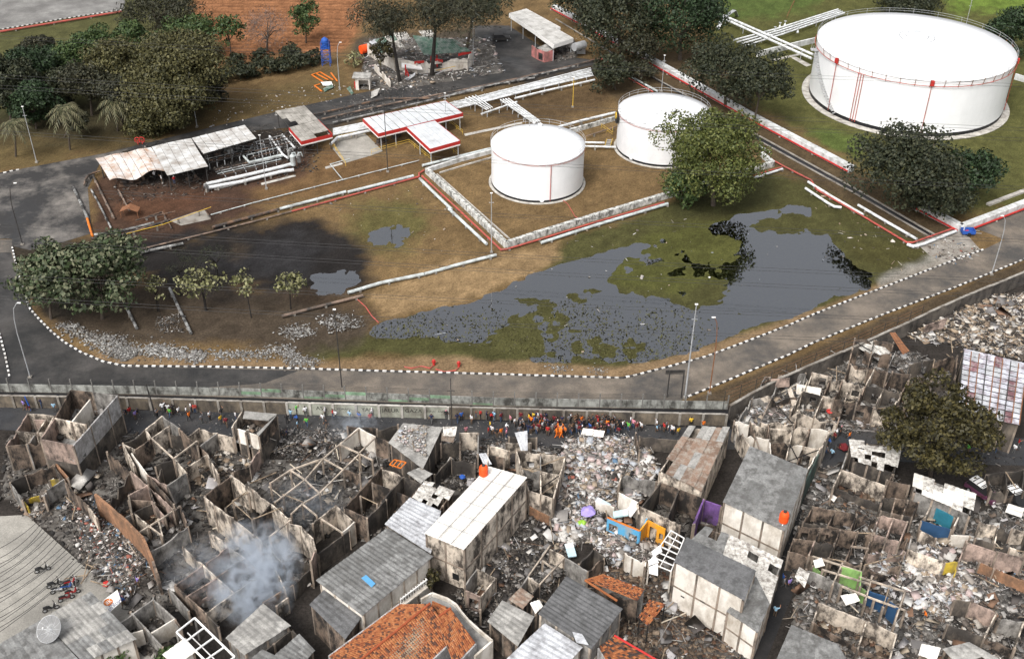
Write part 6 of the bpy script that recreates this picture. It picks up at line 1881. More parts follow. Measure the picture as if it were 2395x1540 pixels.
wallseg(bt, P(1437,1486,5.4), P(1560,1560,5.4),4.9,.25, W_['brown'])
# ---- colourful rooms, white rafters
ruinc('roofless room with sky blue wall and orange trim in the rubble', 'd4', 2.8, [((920,255),(1050,310), 'bluewall', None, 0,((.15,.8,.9,2.2),)),((1050,310),(1215,380), 'bluewall', None, 0,((.45,.9,.9,2.0),)),((1215,380),(1290,240), 'bluewall', None, .1)], [(920,255),(1215,380),(1150,480),(900,420)], 120, 'mix', cols=False)
MB().bar(P(*K('d4', (920,250))[0], 2.9), P(*K('d4', (1215,372))[0], 2.9),.16,.12).put('orange_trim', M['orange'], label='orange coping on the sky blue wall', cat='trim')
ruinc('roofless room painted bright orange beside the blue wall', 'd4', 2.9, [((1215,370),(1290,275), 'orangewall', None, 0,()),((1290,275),(1450,355), 'orangewall', None, 0,((.15,.55,-.05,2.2),(.7,.92,.9,1.9)))], [(1215,370),(1290,275),(1450,355),(1380,440)], 60, 'mix', cols=False)
ruinc('white-plastered wall pieces standing in the rubble', 'd4', 2.8, [((1080,570),(1150,620), 'white', None, .25),((1150,620),(1270,640), 'white', None, .25),((1270,640),(1262,700), 'white', None, .2)], None)
wr = thing('roof_frame', 'white roof frame of bare rafters beside the pale house', 'roof frame', P(*K('d4', (1450,560))[0]))
q_ = [P(*K('d4', p)[0], 3.6) for p in ((1500,370),(1620,440),(1500,740),(1300,660))]
for i in range(7):
 t = i / 6
 MB().bar(q_[0].lerp(q_[3], t), q_[1].lerp(q_[2], t),.1,.12).put('rafter', M['white'], wr)
for a, b in ((0,3),(1,2)): MB().bar(q_[a], q_[b], .1,.14).put('side_rail', M['white'], wr)
MB().bar((q_[0] + q_[1]) / 2 + Vector((0,0,.1)),(q_[3] + q_[2]) / 2 + Vector((0,0,.1)),.08).put('purlin', M['white'], wr)
for p in q_: MB().bar((p.x, p.y, -.05),(p.x, p.y, p.z),.16).put('post', W_['white'], wr)
for i, (pp) in enumerate((((1290,640),(1360,600),(1390,660),(1300,700)),((1300,690),(1380,660),(1380,780),(1300,760)),((1320,560),(1400,500),(1420,560),(1340,610)))):
 MB().slab([P(*K('d4', p)[0], 3.78) for p in pp], .04).put('ceiling_board', M['white'], wr)
ruinc('dark rooms with one purple side wall under a pale beam', 'c4', 4.0, [
 ((1480,1420),(1690,1150), 'soot', None, .03),((1690,1150),(1890,1225), 'brown', None, .02),((1890,1225),(2160,1330), 'brown', None, .02),((1890,1225),(1760,1540), 'soot', None, 0),((1480,1420),(1760,1550), 'pale', 4.0,.05),((1760,1550),(1900,1610), 'pale', 4.0,.05),((2160,1330),(2060,1600), 'purple', None, .05)],
 [(1480,1420),(1690,1150),(2160,1330),(1900,1610)], 200, 'dark')
ruinc('purple-painted room strip beside the grey tank-topped house', 'd5', 3.4, [((255,90),(420,145), 'purple', None, 0),((165,310),(255,90), 'purple', None, .03),((165,310),(390,310), 'brown', 2.0,.3)], [(165,310),(255,90),(420,145),(390,310)], 60, 'tan')
# ---- grey two-storey houses
house('grey-roofed house with white end wall and orange tank on top', [(1754,1045),(1890,1100),(1835,1240),(1692,1172)], 6.6, 'asbestos', 4,6, 'white', 'col', 2,.15,(3,4), base='white')
house('two-storey pale house under a plain grey sheet roof', [(1606,1256),(1768,1335),(1741,1403),(1577,1313)], 6.8, 'dark', 4,2, 'white', 'col', 2,.12,(3,2), base='white', wins=((2,0,0,.5,2.2,2.5),(2,0,2,.5,2.2,2.5)))
house('grey lower roof wing with a white edge below the plain grey roof', [(1768,1348),(1800,1412),(1772,1478),(1700,1428)], 4.8, 'asbestos', 3,3, 'white', 'col', 2,.12,(2,2))
house('white broken sheet roof wing along the dark alley', [(1706,1252),(1831,1312),(1801,1412),(1690,1300)], 4.6, 'broken', 5,5, 'grey', 'col', 1,.15,(3,3), skip=.05, curl=.06)
house('grey debris-strewn roof strip behind the plain grey roof', [(1650,1230),(1706,1250),(1690,1300),(1616,1262)], 4.4, 'asbestos', 3,2, 'brown', 'col', 1,.15,(2,2), skip=.1)
house('rust-brown torn sheet roof facing the lane', [(1611,998),(1706,1003),(1641,1147),(1541,1102)], 4.6, 'rust', 6,4, 'pale', 'colpale', 1,.15,(4,3), skip=.12, curl=.22, mats=('rust', 'rust', 'rust', 'rust', 'asbpale'))
ruin('roofless rooms with pale partition walls behind the tank-topped house', K('c5', (650,470),(1690,580),(1450,1010),(830,770)),3.4,(.17,.36,.62,.8),(.5,),('pale', 'white', 'brown', 'white'),.2,.25,.3, 'grey', 320)
ruinc('green-coated boundary wall along the dark alley', 'c5', 4.0, [((1690,590),(1570,840), 'pale', None, .03),((1570,840),(1440,1110), 'greencoat', None, .02),((1440,1110),(1290,1480), 'greencoat', None, .02)], None, cols=False)
ruin('roofless house with thin bent rods above pale back walls', K('c4', (110,800),(640,865),(510,1330),(245,1240)),3.5,(.5,),(.45,),('pale', 'pale', 'grey'),.08,.2,.6, 'grey', 200, beams=1.4)
ruinc('front wall with a large broken hole beside the white box house', 'c4', 3.0, [((250,1235),(520,1330), 'pale', None, .03,((.2,.8,1.2,2.6),)),((520,1330),(640,880), 'brown', None, .05),((250,1400),(480,1530), 'brick', 1.6,.1)], None)
ruinc('short sooty walls along the lane beside the torn roof', 'c4', 2.4, [((30,650),(330,660), 'soot', None, .1),((1420,600),(1460,790), 'brown', None, .2),((1460,640),(1880,690), 'soot', 2.2,.15),((0,720),(270,715), 'pale', 2.0,.05),((1230,1180),(1260,1060), 'pale', None, .1),((1260,1060),(1640,1140), 'grey', 2.6,.3),((1230,1260),(1440,1370), 'white', 2.6,.05),((1440,1370),(1450,1490), 'pale', 2.6,.1),((970,1350),(1190,1420), 'white', 2.0,.1)], None)
ruinc('roofless shop fronts in the rubble below the white box house', 'd3', 2.8, [((1160,860),(1270,720), 'grey', None, .15),((1270,720),(1440,800), 'pale', None, .05),((1440,800),(1305,970), 'pale', None, .03),((1170,915),(1305,970), 'pink', None, .05,((.2,.85,.4,2.0),)),((1305,970),(1300,1080), 'soot', None, .2)], [(1160,860),(1270,720),(1440,800),(1305,970)], 120, 'grey')
ruinc('beam-topped roofless rooms in the charcoal yard', 'd4', 2.6, [((400,500),(200,780), 'beam'),((200,780),(60,990), 'grey', None, .1),((330,640),(420,705), 'beam'),((530,610),(300,860), 'beam'),((200,790),(300,860), 'pale', None, .05),((300,860),(220,960), 'soot', None, .1),((400,540),(520,600), 'pale', None, .05),((530,610),(740,740), 'grey', None, .05),((740,740),(890,610), 'brown', None, .2),((660,670),(800,530), 'soot', None, .1),((800,530),(890,610), 'soot', None, .1)],
 [(400,500),(530,610),(300,860),(60,990)], 320, 'grey')
house('small brown tin roof beside the charcoal yard', K('d4', (20,1000),(130,890),(250,970),(150,1080)),3.2, 'rust', 2,2, 'soot', floors=1, npan=(2,2))
house('scrap of white corrugated sheet roof beside the dark grey roof', K('d4', (215,1030),(300,1000),(335,1060),(265,1125)),4.0, 'white', 3,1, 'grey', floors=1, npan=(1,1))
# ---- smoky ruins, lower left
ruinc('smoke-veiled roofless rooms in the lower left', 'd2', 2.6, [((130,515),(310,680), 'pale', None, .2),((310,680),(440,800), 'pale', None, .05),((340,670),(540,510), 'pink', None, .1),((540,510),(690,620), 'grey', None, .1),((440,790),(690,620), 'brown', None, .03),((690,620),(840,760), 'brown', None, .1),((440,800),(595,935), 'pale', None, .05),((595,935),(340,1120), 'pale', None, .02),((840,760),(600,930), 'grey', None, .1),((55,870),(300,690), 'pink', None, .05),((55,870),(340,1120), 'brown', None, .05),((160,970),(440,800), 'pink', None, .02,((.4,.6,.8,1.9),)),((370,380),(540,490), 'pale', None, .2),((870,500),(1060,910), 'pale', None, .15)],
 [(130,515),(540,510),(840,760),(340,1120),(55,870)], 520, 'dark')
ruinc('sooty boundary walls between the smoky rooms and the grey lean-to', 'd2', 2.4, [((860,1020),(1130,860), 'brown', None, .1),((1130,860),(1360,660), 'soot', None, .1),((1360,580),(1640,370), 'soot', 3.0,.05),((980,1050),(1080,980), 'pale', None, .05),((1310,300),(1520,140), 'pale', 3.4,.05),((1520,140),(1690,290), 'pale', 3.4,.05),((1390,260),(1580,385), 'beam', 3.4),((1690,290),(1580,385), 'white', 3.4,.03),((1600,160),(1800,250), 'pale', 3.2,.1)], None)
ruinc('low grey room walls beside the banner', 'd1', 2.6, [((1090,1210),(1390,1000), 'grey', None, .05),((1390,1000),(1400,960), 'grey', None, .05),((1090,1210),(1180,1300), 'soot', None, .03),((1190,1110),(1320,1250), 'grey', None, .05),((1320,1250),(1480,1430), 'grey', None, .05),((1400,1000),(1590,1170), 'grey', None, .03),((1380,1300),(1590,1170), 'white', None, .02),((1590,1170),(1650,1260), 'brown', None, .05),((1180,1310),(1300,1270), 'white', None, .05)],
 [(1090,1210),(1390,1000),(1590,1170),(1480,1430),(1180,1310)], 260, 'dark')
pg = thing('pergola', 'white concrete pergola frame of open beams at the bottom edge', 'pergola', P(480,1520))
q_ = [P(*K('d2', p)[0], 3.4) for p in ((70,1295),(235,1165),(600,1520),(420,1640))]
for i in range(5): MB().bar(q_[0].lerp(q_[3], i / 4), q_[1].lerp(q_[2], i / 4),.14,.16).put('cross_beam', M['white'], pg)
for a, b in ((0,3),(1,2)): MB().bar(q_[a], q_[b], .16,.2).put('side_beam', M['white'], pg)
for p in q_: MB().bar((p.x, p.y, -.05),(p.x, p.y, p.z),.18).put('post', W_['grey'], pg)
MB().bar((q_[0] + q_[1]) / 2 - Vector((0,0,1.2)),(q_[3] + q_[2]) / 2 - Vector((0,0,1.2)),.1).put('inner_beam', M['white'], pg)
house('grey tin roof in the smoke above the pergola', K('d2', (520,1350),(860,1040),(1110,1235),(690,1500)),4.0, 'asbpale', 4,3, 'grey', floors=1, npan=(2,2))
house('dark patched roof beside the smoky tin roof at the bottom edge', K('d2', (760,1530),(1120,1240),(1330,1460),(1150,1660)),3.4, 'asbestos', 4,3, 'soot', floors=1, npan=(2,2), skip=.1)
house('pale flat roof with grey edge tiles above the court', [(98,1448),(213,1385),(318,1492),(196,1548)], 3.6, 'asbpale', 5,5, 'white', floors=1, npan=(3,3), mats=('asbpale', 'asbpale', 'asbpale', 'asbestos'))
house('dark grey flat roof under the satellite dish', [(-30,1524),(98,1450),(192,1550),(20,1640)], 3.5, 'asbestos', 4,4, 'grey', floors=1, npan=(3,3))
house('white flat roof piece between pergola and pale roof', K('d1', (1480,1500),(1690,1350),(1790,1470),(1600,1600)),3.0, 'white', 2,2, 'white', floors=1, npan=(1,1))
ruinc('sooty long wall and floor beside the pergola', 'd2', 2.2, [((0,900),(180,1100), 'grey', None, .05),((60,860),(450,1240), 'soot', None, .02),((0,1120),(100,1270), 'grey', None, .1)], None)
# ---- right-hand block
house('maroon and clear patched corrugated hall roof at the edge', [(2254,817),(2402,853),(2384,992),(2240,960)], 5.0, 'clear', 8,6, 'soot', floors=1, npan=(4,4), mats=('clear', 'maroon', 'tin', 'clear', 'tin'))
ruin('charred house with broken roof scraps below the retaining wall', [(2000,790),(2090,800),(2075,870),(1985,850)], 3.0,(.5,),(.4,),('brown', 'brown', 'soot'),.3,.2,.3, 'grey', 300)
ruin('roofless charred rooms with green wall strip behind the olive tree', [(1990,850),(2130,875),(2085,960),(1950,930)], 3.2,(.4,.7),(.5,),('brown', 'pale', 'soot'),.25,.2,.3, 'dark', 320)
ruin('ash-filled room between the retaining wall and the red cushion', [(1900,870),(1990,890),(1960,985),(1850,960)], 2.6,(.5,),(.5,),('pale', 'brown', 'soot'),.35,.3,.3, 'grey', 380)
ruin('tumbled wall pieces where the lane meets the retaining wall', [(1790,880),(1885,870),(1860,985),(1725,985)], 2.0,(.4,),(.5,),('pale', 'grey', 'brown'),.6,.35,.1, 'pale', 420)
ruin('dark burnt rooms next to the patched hall roof', [(2130,850),(2240,830),(2230,930),(2120,930)], 3.0,(.5,),(.5,),('soot', 'brown'),.3,.2,.3, 'dark', 300)
house('shattered white roof over charred rafters by the olive tree', [(1985,1030),(2110,1040),(2096,1108),(1993,1078)], 3.2, 'broken', 7,5, 'soot', floors=1, npan=(3,2), skip=.30, curl=.25)
ruinc('roofless room with a long pale back wall beside the alley', 'c6', 3.0, [((160,1005),(650,1190), 'pale', None, .04),((160,1005),(65,1205), 'pale', None, .03),((650,1190),(590,1390), 'brown', None, .05),((65,1205),(590,1390), 'soot', 1.6,.2),((220,830),(160,1005), 'grey', None, .1),((720,1060),(650,1190), 'brown', None, .1),((660,1120),(900,1180), 'brown', None, .1)], [(160,1005),(650,1190),(590,1390),(65,1205)], 120, 'brown')
house('white sheet roof with scattered fragments over a blue-tiled room', K('c6', (955,1060),(1630,1285),(1590,1520),(930,1240)),3.6, 'white', 6,4, 'grey', floors=1, npan=(3,2), skip=.08, curl=.08, mats=('white', 'broken', 'white'))
ruinc('blue-tiled room open beneath the white sheet roof', 'd6', 2.6, [((1080,130),(1290,250), 'bluetile', None, .05),((990,280),(1260,360), 'bluedark', None, .05),((1020,250),(1080,130), 'pale', None, .05),((1340,220),(1290,320), 'white', None, .02),((980,370),(1120,440), 'pale', 2.0,.05),((1260,410),(1430,420), 'white', 2.2,.05)], [(1020,250),(1080,130),(1340,220),(1290,440),(980,370)], 260, 'mix')
ruin('brown roofless rooms with square window holes east of the alley', K('d6', (-130,330),(560,390),(440,670),(-220,560)),3.0,(.28,.55,.78),(.5,),('brown', 'brown', 'pink', 'soot'),.12,.12,.5, 'dark', 420)
ruin('roofless smoky rooms behind the brown window-hole rooms', K('d6', (0,150),(590,250),(545,390),(-90,290)),2.8,(.35,.68),(),('brown', 'soot', 'brown'),.2,.15,.3, 'dark', 380)
ruin('pinkish room with a dark square hatch beside the blue-tiled room', K('d6', (610,225),(860,290),(790,470),(540,400)),2.8,(.5,),(),('pink', 'pink', 'brown'),.08,.2,.3, 'grey', 200)
ruin('sooty rooms under the olive tree edge', K('d6', (640,60),(960,110),(900,250),(620,190)),3.0,(.35,.7),(),('soot', 'brown', 'brown'),.1,.1,.6, 'dark', 160)
ruin('half-fallen room filled with pale rubble in the right block', K('d6', (520,470),(860,440),(800,690),(470,680)),2.4,(),(.5,),('brown', 'pink', 'grey'),.4,.35,.2, 'pale', 420)
ruinc('room with grey front wall and one yellow corner in the right block', 'd6', 2.6, [((870,540),(1200,660), 'pale', None, .03),((1200,660),(1330,650), 'yellowwall', None, .15),((1330,650),(1400,460), 'pink', None, .1),((870,540),(900,420), 'grey', None, .1),((1330,650),(1280,800), 'yellowwall', 1.6,.3),((1200,660),(1150,780), 'grey', 1.6,.2)], [(870,540),(1200,660),(1330,650),(1400,460),(900,420)], 300, 'pale')
ruinc('rooms painted lime green under white bare rafters', 'd6', 3.0, [((260,700),(440,740), 'greenwall', None, .02),((440,740),(430,880), 'greenwall', None, .02),((430,880),(490,920), 'greenwall', 2.4,.05),((0,690),(110,740), 'greenwall', 2.2,.2),((500,910),(690,980), 'bluedark', None, .05),((700,1010),(780,1080), 'bluedark', None, .05),((0,600),(440,740), 'beam'),((90,720),(520,850), 'beam'),((260,870),(560,990), 'beam'),((560,990),(840,1090), 'beam'),((430,790),(840,920), 'beam'),((540,780),(480,1000), 'beam'),((840,920),(740,1220), 'beam'),((270,660),(180,860), 'beam'),((690,900),(640,1060), 'rafter'),((-60,720),(270,860), 'grey', 2.4,.1)],
 [(0,600),(440,740),(840,920),(740,1220),(200,900),(-60,720)], 420, 'grey')
ruinc('roofless cream room and soot room at the alley foot', 'd6', 2.8, [((60,1030),(480,1190), 'pale', None, .03),((60,1030),(0,1200), 'pale', None, .05),((500,1190),(760,1310), 'pale', None, .05),((490,1190),(410,1440), 'pale', None, .03),((760,1310),(700,1540), 'pale', None, .03),((0,1200),(410,1440), 'brown', 1.6,.1),((410,1440),(700,1540), 'brown', 1.6,.1)], [(60,1030),(760,1310),(700,1540),(0,1200)], 420, 'brown')
ruinc('burnt rooms at the lower right edge with pinkish walls', 'd6', 2.8, [((1440,1010),(1670,1120), 'pink', None, .1),((1670,1120),(1560,1340), 'pale', None, .03),((1700,1170),(1920,1200), 'grey', None, .15),((1920,1200),(1840,1440), 'pale', None, .03),((1290,1000),(1440,1010), 'soot', None, .2),((1230,1220),(1560,1340), 'soot', None, .1),((1560,1340),(1840,1440), 'brown', 2.0,.2)], [(1290,1000),(1670,1120),(1920,1200),(1840,1440),(1230,1220)], 520, 'dark')
ruinc('long brown block wall with a raw brick lower course at the right edge', 'd6', 3.0, [((1400,480),(1680,560), 'pink', None, .05),((1680,560),(1930,620), 'pink', None, .03)], None)
ruinc('raw orange brick wall length at the right edge', 'd6', 1.8, [((1520,660),(1650,720), 'brick', None, .03),((1650,720),(1960,850), 'brick', None, .05)], None)
ruin('charred rooms behind the long brown block wall', K('d6', (1520,290),(1940,380),(1930,560),(1480,440)),2.8,(.4,.7),(),('soot', 'pale', 'brown'),.3,.2,.3, 'dark', 300)
house('grey sheet roof at the bottom right edge', [(1851,1462),(1960,1508),(2010,1600),(1800,1580)], 3.6, 'asbestos', 4,4, 'brown', floors=1, npan=(3,3))
house('white corrugated sheet roof scrap at the bottom edge of the right block', K('d6', (990,1400),(1165,1440),(1120,1560),(960,1500)),2.6, 'white', 4,1, 'brown', floors=1, npan=(1,1))
house('tan patched roof at the bottom right corner', K('d6', (1180,1450),(1420,1390),(1700,1540),(1400,1680)),2.6, 'asbpale', 4,3, 'brown', floors=1, npan=(2,2), skip=.1)
hq = [P(u, v, 5.22) for u, v in ((2254,817),(2402,853),(2384,992),(2240,960))]
hp_ = thing('purlin_frame', 'dark purlins lying across the patched hall roof', 'roof frame', (hq[0].x, hq[0].y, 5.0))
for i in range(9): MB().bar(hq[0].lerp(hq[1], i / 8), hq[3].lerp(hq[2], i / 8),.12,.08).put('rafter', M['rust'] if i % 3 else M['dark_steel'], hp_)
for i in range(1,12): MB().bar(hq[0].lerp(hq[3], i / 12), hq[1].lerp(hq[2], i / 12),.07,.06).put('purlin', M['dark_steel'], hp_)
ruin('burnt rooms along the side lane behind the parked purple car', K('c6', (1750,1060),(2160,1000),(2160,1240),(1800,1240)),2.4,(.5,),(),('soot', 'brown'),.3,.25,.2, 'dark', 260)
# ================================================================ RUBBLE FIELDS (nobody could count them)
def field(pts, n, kind, label, smin=.08, smax=.5, heap=.4, plank=.2, name='rubble', thick=None):
 return rubble(gpoly(pts), n, RUB[kind], smin, smax, heap, plank, None, label, name, thick=thick, jit=.5 if kind == 'stone' else .3)
field([(20,1010),(170,1060),(300,1010),(520,1050),(700,1080),(880,1010),(930,1060),(760,1250),(600,1330),(440,1420),(330,1460),(210,1340),(90,1220),(0,1160)], 9000, 'dark', 'charred rubble lying between the houses of the left block', heap=.5)
field([(230,1160),(280,1190),(340,1320),(300,1400),(220,1330),(130,1200),(170,1150)], 2600, 'mix', 'mixed pale litter heaped in the yard beside the brick wall', .07,.4,.5)
field([(640,1010),(880,1000),(830,1060),(700,1080),(640,1060)], 1800, 'grey', 'grey rubble along the lane edge in the smoke', .07,.4,.3)
field([(1330,1030),(1470,1020),(1520,1060),(1540,1110),(1470,1190),(1420,1230),(1500,1260),(1540,1300),(1440,1330),(1380,1260),(1310,1290),(1290,1160),(1320,1060)], 8000, 'pale', 'pale heap of smashed plaster, boards and household litter', .08,.7,1.0,.3)
field([(1320,1080),(1460,1060),(1480,1150),(1420,1230),(1340,1260)], 1500, 'mix', 'coloured household litter strewn on the pale heap', .1,.6,1.3,.15, 'litter')
field([(1130,1250),(1310,1180),(1340,1290),(1260,1420),(1140,1500),(1060,1400)], 5200, 'dark', 'charcoal rubble yard beside the white box house', heap=.4)
field([(1150,1260),(1280,1220),(1300,1290),(1180,1370)], 900, 'pale', 'pale stones among the charcoal yard', .07,.22,.3,.02, 'stones')
field([(1040,1030),(1210,1030),(1330,1060),(1300,1180),(1200,1100),(1050,1120)], 3000, 'grey', 'grey rubble along the lane before the white box house', heap=.5)
field([(1400,1330),(1560,1320),(1600,1440),(1760,1540),(1440,1560),(1380,1440)], 4500, 'brown', 'charred brown rubble yard between the tiled scraps and the pale house', heap=.5)
field([(1720,960),(1960,830),(2140,820),(2250,900),(2230,1010),(1960,1010),(1900,1010),(1750,1010)], 7000, 'grey', 'grey rubble between the retaining wall and the lane', .08,.6,.6,.3)
field([(2120,790),(2240,730),(2330,690),(2420,690),(2420,850),(2260,810),(2200,800)], 5200, 'tan', 'tan heap of broken boards below the retaining wall', .12,.8,1.1,.35)
field([(1900,1090),(2080,1110),(2160,1180),(2300,1200),(2400,1160),(2440,1560),(1860,1560),(1850,1300)], 14000, 'grey', 'grey rubble filling the right-hand block', .08,.6,.6,.28)
field([(2060,1290),(2240,1290),(2290,1400),(2200,1450),(2080,1400)], 2600, 'pale', 'pale smashed boards in the middle of the right-hand block', .1,.8,.9,.4)
field([(2180,1330),(2400,1320),(2400,1440),(2250,1440)], 1600, 'mix', 'mixed litter at the right edge of the block', .08,.4,.5,.2, 'litter')
field([(1960,1000),(2130,990),(2400,1010),(2400,1090),(2250,1085),(2010,1075)], 900, 'dark', 'burnt litter along the side lane', .06,.25,.08,.2, 'litter')
field([(300,960),(1500,990),(1880,1010),(1880,1045),(1100,1040),(300,1015)], 1400, 'grey', 'small grit scattered on the crowded lane', .05,.16,.03,.1, 'grit')
field([(700,1010),(1100,1025),(1150,1050),(1000,1060),(700,1045)], 1200, 'grey', 'plaster crumbs in front of the lane-side ruins', .06,.3,.2,.1, 'crumbs')
for pts, n, lb in (([(100,1060),(300,1010),(520,1040),(880,1010),(930,1070),(760,1250),(600,1330),(440,1420),(330,1460),(210,1340)], 420, 'the left block'),([(1310,1040),(1480,1020),(1540,1110),(1440,1330),(1310,1290)], 260, 'the pale heap'),([(1130,1250),(1310,1180),(1340,1290),(1140,1500),(1060,1400)], 130, 'the charcoal yard'),([(1720,960),(1960,830),(2140,820),(2230,1010),(1750,1010)], 320, 'the rubble below the retaining wall'),([(2140,800),(2330,700),(2420,700),(2420,850),(2260,815)], 260, 'the tan heap'),([(1900,1090),(2160,1180),(2400,1160),(2440,1560),(1860,1560),(1850,1300)], 620, 'the right-hand block'),([(1400,1330),(1560,1320),(1600,1440),(1760,1540),(1440,1560)], 140, 'the brown rubble yard'),([(1040,1030),(1330,1060),(1300,1180),(1050,1120)], 130, 'the lane-side rooms')):
 field(pts, n, 'sheet', 'torn roof sheets and boards strewn over ' + lb, .35,1.7,1.0,.3, 'debris', .035)
# stones and dumped gravel beside the road
field(K('b1', (380,900),(480,880),(640,960),(860,990),(900,1040),(780,1120),(600,1010)),1500, 'stone', 'grey stones dumped along the kerb by the leafy tree', .08,.34,.2,0, 'stones')
field(K('b1', (780,1080),(900,1030),(1000,1070),(960,1110),(860,1160)),1500, 'stone', 'pale gravel heap beside the kerb', .05,.2,.35,0, 'gravel')
field(K('b1', (990,1080),(1090,1030),(1260,1070),(1460,1100),(1400,1160),(1250,1130),(1020,1110)),1600, 'stone', 'pale stones dumped behind the road kerb', .08,.34,.2,0, 'stones')
field(K('b1', (1460,1090),(1880,1080),(1900,1130),(1500,1130)),700, 'stone', 'thin line of pale stones behind the kerb', .08,.28,.1,0, 'stones')
field(K('b2', (60,1060),(240,1050),(330,1120),(490,1150),(330,1200),(250,1190),(200,1110)),1400, 'stone', 'pale gravel spilled near the rusty lamp post', .06,.24,.2,0, 'gravel')
field(K('b2', (190,930),(330,890),(440,960),(280,1000)),500, 'stone', 'grey stones below the sapling with pale crown', .08,.3,.2,0, 'stones')
field(K('b2', (450,880),(560,830),(680,830),(780,890),(600,960)),500, 'stone', 'stones on the bank beside the oil-dark inlet', .08,.35,.3,0, 'stones')
field(K('b1', (1100,840),(1260,830),(1330,950),(1100,950)),400, 'grey', 'ashy stones around the long grey pipe', .06,.24,.15,.1, 'stones')
field(K('b1', (400,880),(900,960),(1500,1060),(1974,1060),(1974,1150),(900,1160),(600,1040)),500, 'stone', 'sparse pale stones on the dirt behind the kerb', .06,.25,.05,0, 'stones')
field(K('b3', (300,1190),(420,1190),(420,1220),(330,1225)),200, 'stone', 'pale gravel spot behind the kerb at the pond', .05,.2,.08,0, 'gravel')
field(K('b3', (600,1210),(680,1210),(670,1240),(610,1245)),160, 'stone', 'second pale gravel spot by the kerb bend', .05,.2,.08,0, 'gravel')
# blast litter on the turf
field([(520,240),(770,190),(900,210),(780,240),(640,270),(480,300)], 260, 'pale', 'white blast litter on the turf before the service road', .08,.35,.02,.02, 'litter')
field([(860,90),(1150,90),(1180,170),(960,205),(840,210)], 1600, 'pale', 'wreckage litter round the collapsed building', .1,.7,.6,.35, 'litter')
field([(770,250),(900,205),(1050,200),(1100,210),(800,280)], 700, 'grey', 'sooty litter on the service road', .08,.4,.1,.2, 'litter')
field([(280,350),(620,290),(760,330),(740,400),(500,450),(270,480)], 2400, 'dark', 'charred scraps under the burnt canopies', .08,.4,.2,.4, 'scraps')
field([(640,330),(700,310),(730,340),(670,360)], 350, 'stone', 'white melted lagging among the skid pipes', .08,.3,.3,0, 'scraps')
field([(1300,560),(1560,500),(1780,520),(1980,600),(1640,800),(1300,840),(1000,800)], 60, 'pale', 'bits of white litter floating on the pond', .12,.5,.03,.4, 'litter')
field([(700,470),(1000,400),(1150,560),(1000,640),(900,560)], 40, 'pale', 'bits of white litter on the brown turf', .1,.4,.02,.2, 'litter')
field([(1870,420),(2150,560),(2230,610),(2100,640),(1950,560)], 60, 'tan', 'driftwood scraps at the pond corner', .1,.5,.02,.5, 'litter')
field([(2160,540),(2290,580),(2250,625),(2150,590)], 260, 'mix', 'trash round the drain mouth by the blue cart', .08,.35,.1,.1, 'litter')
# ================================================================ SMALL NOTABLE THINGS
def flat_sheet(k, pts, z, m, label, name='tin_sheet', cat='tin sheet', t=.03, n=4):
 """a fallen corrugated sheet, ribs along its length"""
 q = [P(*K(k, p[:2])[0], p[2] if len(p) > 2 else z) for p in pts]
 root = thing(name, label, cat, (q[0].x, q[0].y, 0))
 for i in range(n):
  a, b = i / n, (i + 1) / n
  up = Vector((0,0,.05 * (i % 2)))
  MB().slab([q[0].lerp(q[1], a) + up, q[0].lerp(q[1], b - .01) + up, q[3].lerp(q[2], b - .01) + up, q[3].lerp(q[2], a) + up], t).put('sheet_rib', m, root)
 return root
flat_sheet('c4', ((90,605,3.6),(230,585,3.6),(235,805,2.4),(160,800,2.4)),3, R_['tin'], 'pale tin strip leaning over the lane-side wall')
flat_sheet('c4', ((840,555,1.6),(1080,590,1.6),(1060,660,1.2),(815,625,1.2)),1.4, R_['white'], 'pale corrugated sheet lying on the rubble before the orange rescue team')
flat_sheet('c3', ((1145,610,4.4),(1290,640,4.4),(1265,720,3.2),(1130,690,3.2)),4, R_['rust'], 'rust-streaked tin hanging at the edge of the fragment-strewn roof')
flat_sheet('c3', ((1150,540,5.0),(1310,540,5.0),(1290,650,4.4),(1160,640,4.4)),4, R_['broken'], 'upright bent tin sheet beside the fragment-strewn roof')
flat_sheet('c3', ((1545,835,3.0),(1625,830,3.0),(1690,955,2.4),(1600,960,2.4)),4, R_['tin'], 'small tin strip beside the orange water tank')
flat_sheet('d6', ((250,960,3.3),(390,940,3.3),(430,1010,3.2),(300,1050,3.2)),4, R_['white'], 'curled white sheet lying on the bare rafters of the green rooms')
flat_sheet('d6', ((0,640,3.2),(80,620,3.2),(110,690,3.2),(20,710,3.2)),4, R_['white'], 'white board on the rafters beside the lime green wall', n=2)
flat_sheet('d5', ((1090,790,3.0),(1130,700,3.0),(1225,760,3.0),(1180,890,3.0)),4, R_['broken'], 'cream board roof corner at the alley, above the alley people', n=2)
flat_sheet('d6', ((135,60,1.2),(160,35,1.2),(220,70,1.2),(190,110,1.2)),1, R_['white'], 'square white board lying below the pale back wall', n=2)
flat_sheet('d6', ((1750,200,1.4),(1780,125,1.4),(1925,170,1.4),(1900,250,1.4)),1, R_['white'], 'cream board standing in the burnt yard by the edge', n=2)
flat_sheet('d6', ((920,1020,.8),(960,990,.8),(1050,970,.8),(960,1050,.8)),1, R_['tin'], 'pale bent tin on the smashed boards', n=2)
flat_sheet('d6', ((1140,970,.9),(1180,1000,.9),(1290,1130,.5),(1260,1100,.5)),1, R_['tin'], 'long pale tin strip lying across the right block rubble', n=2)
flat_sheet('d6', ((740,860,1.2),(850,890,1.2),(900,930,1.0),(800,890,1.0)),1, R_['white'], 'long white board across the right block rubble', n=2)
flat_sheet('b4', ((1030,950,3.2),(1070,950,3.2),(1170,1080,1.6),(1125,1105,1.6)),3, M['rust'], 'rusty roof sheet leaning against the retaining wall')
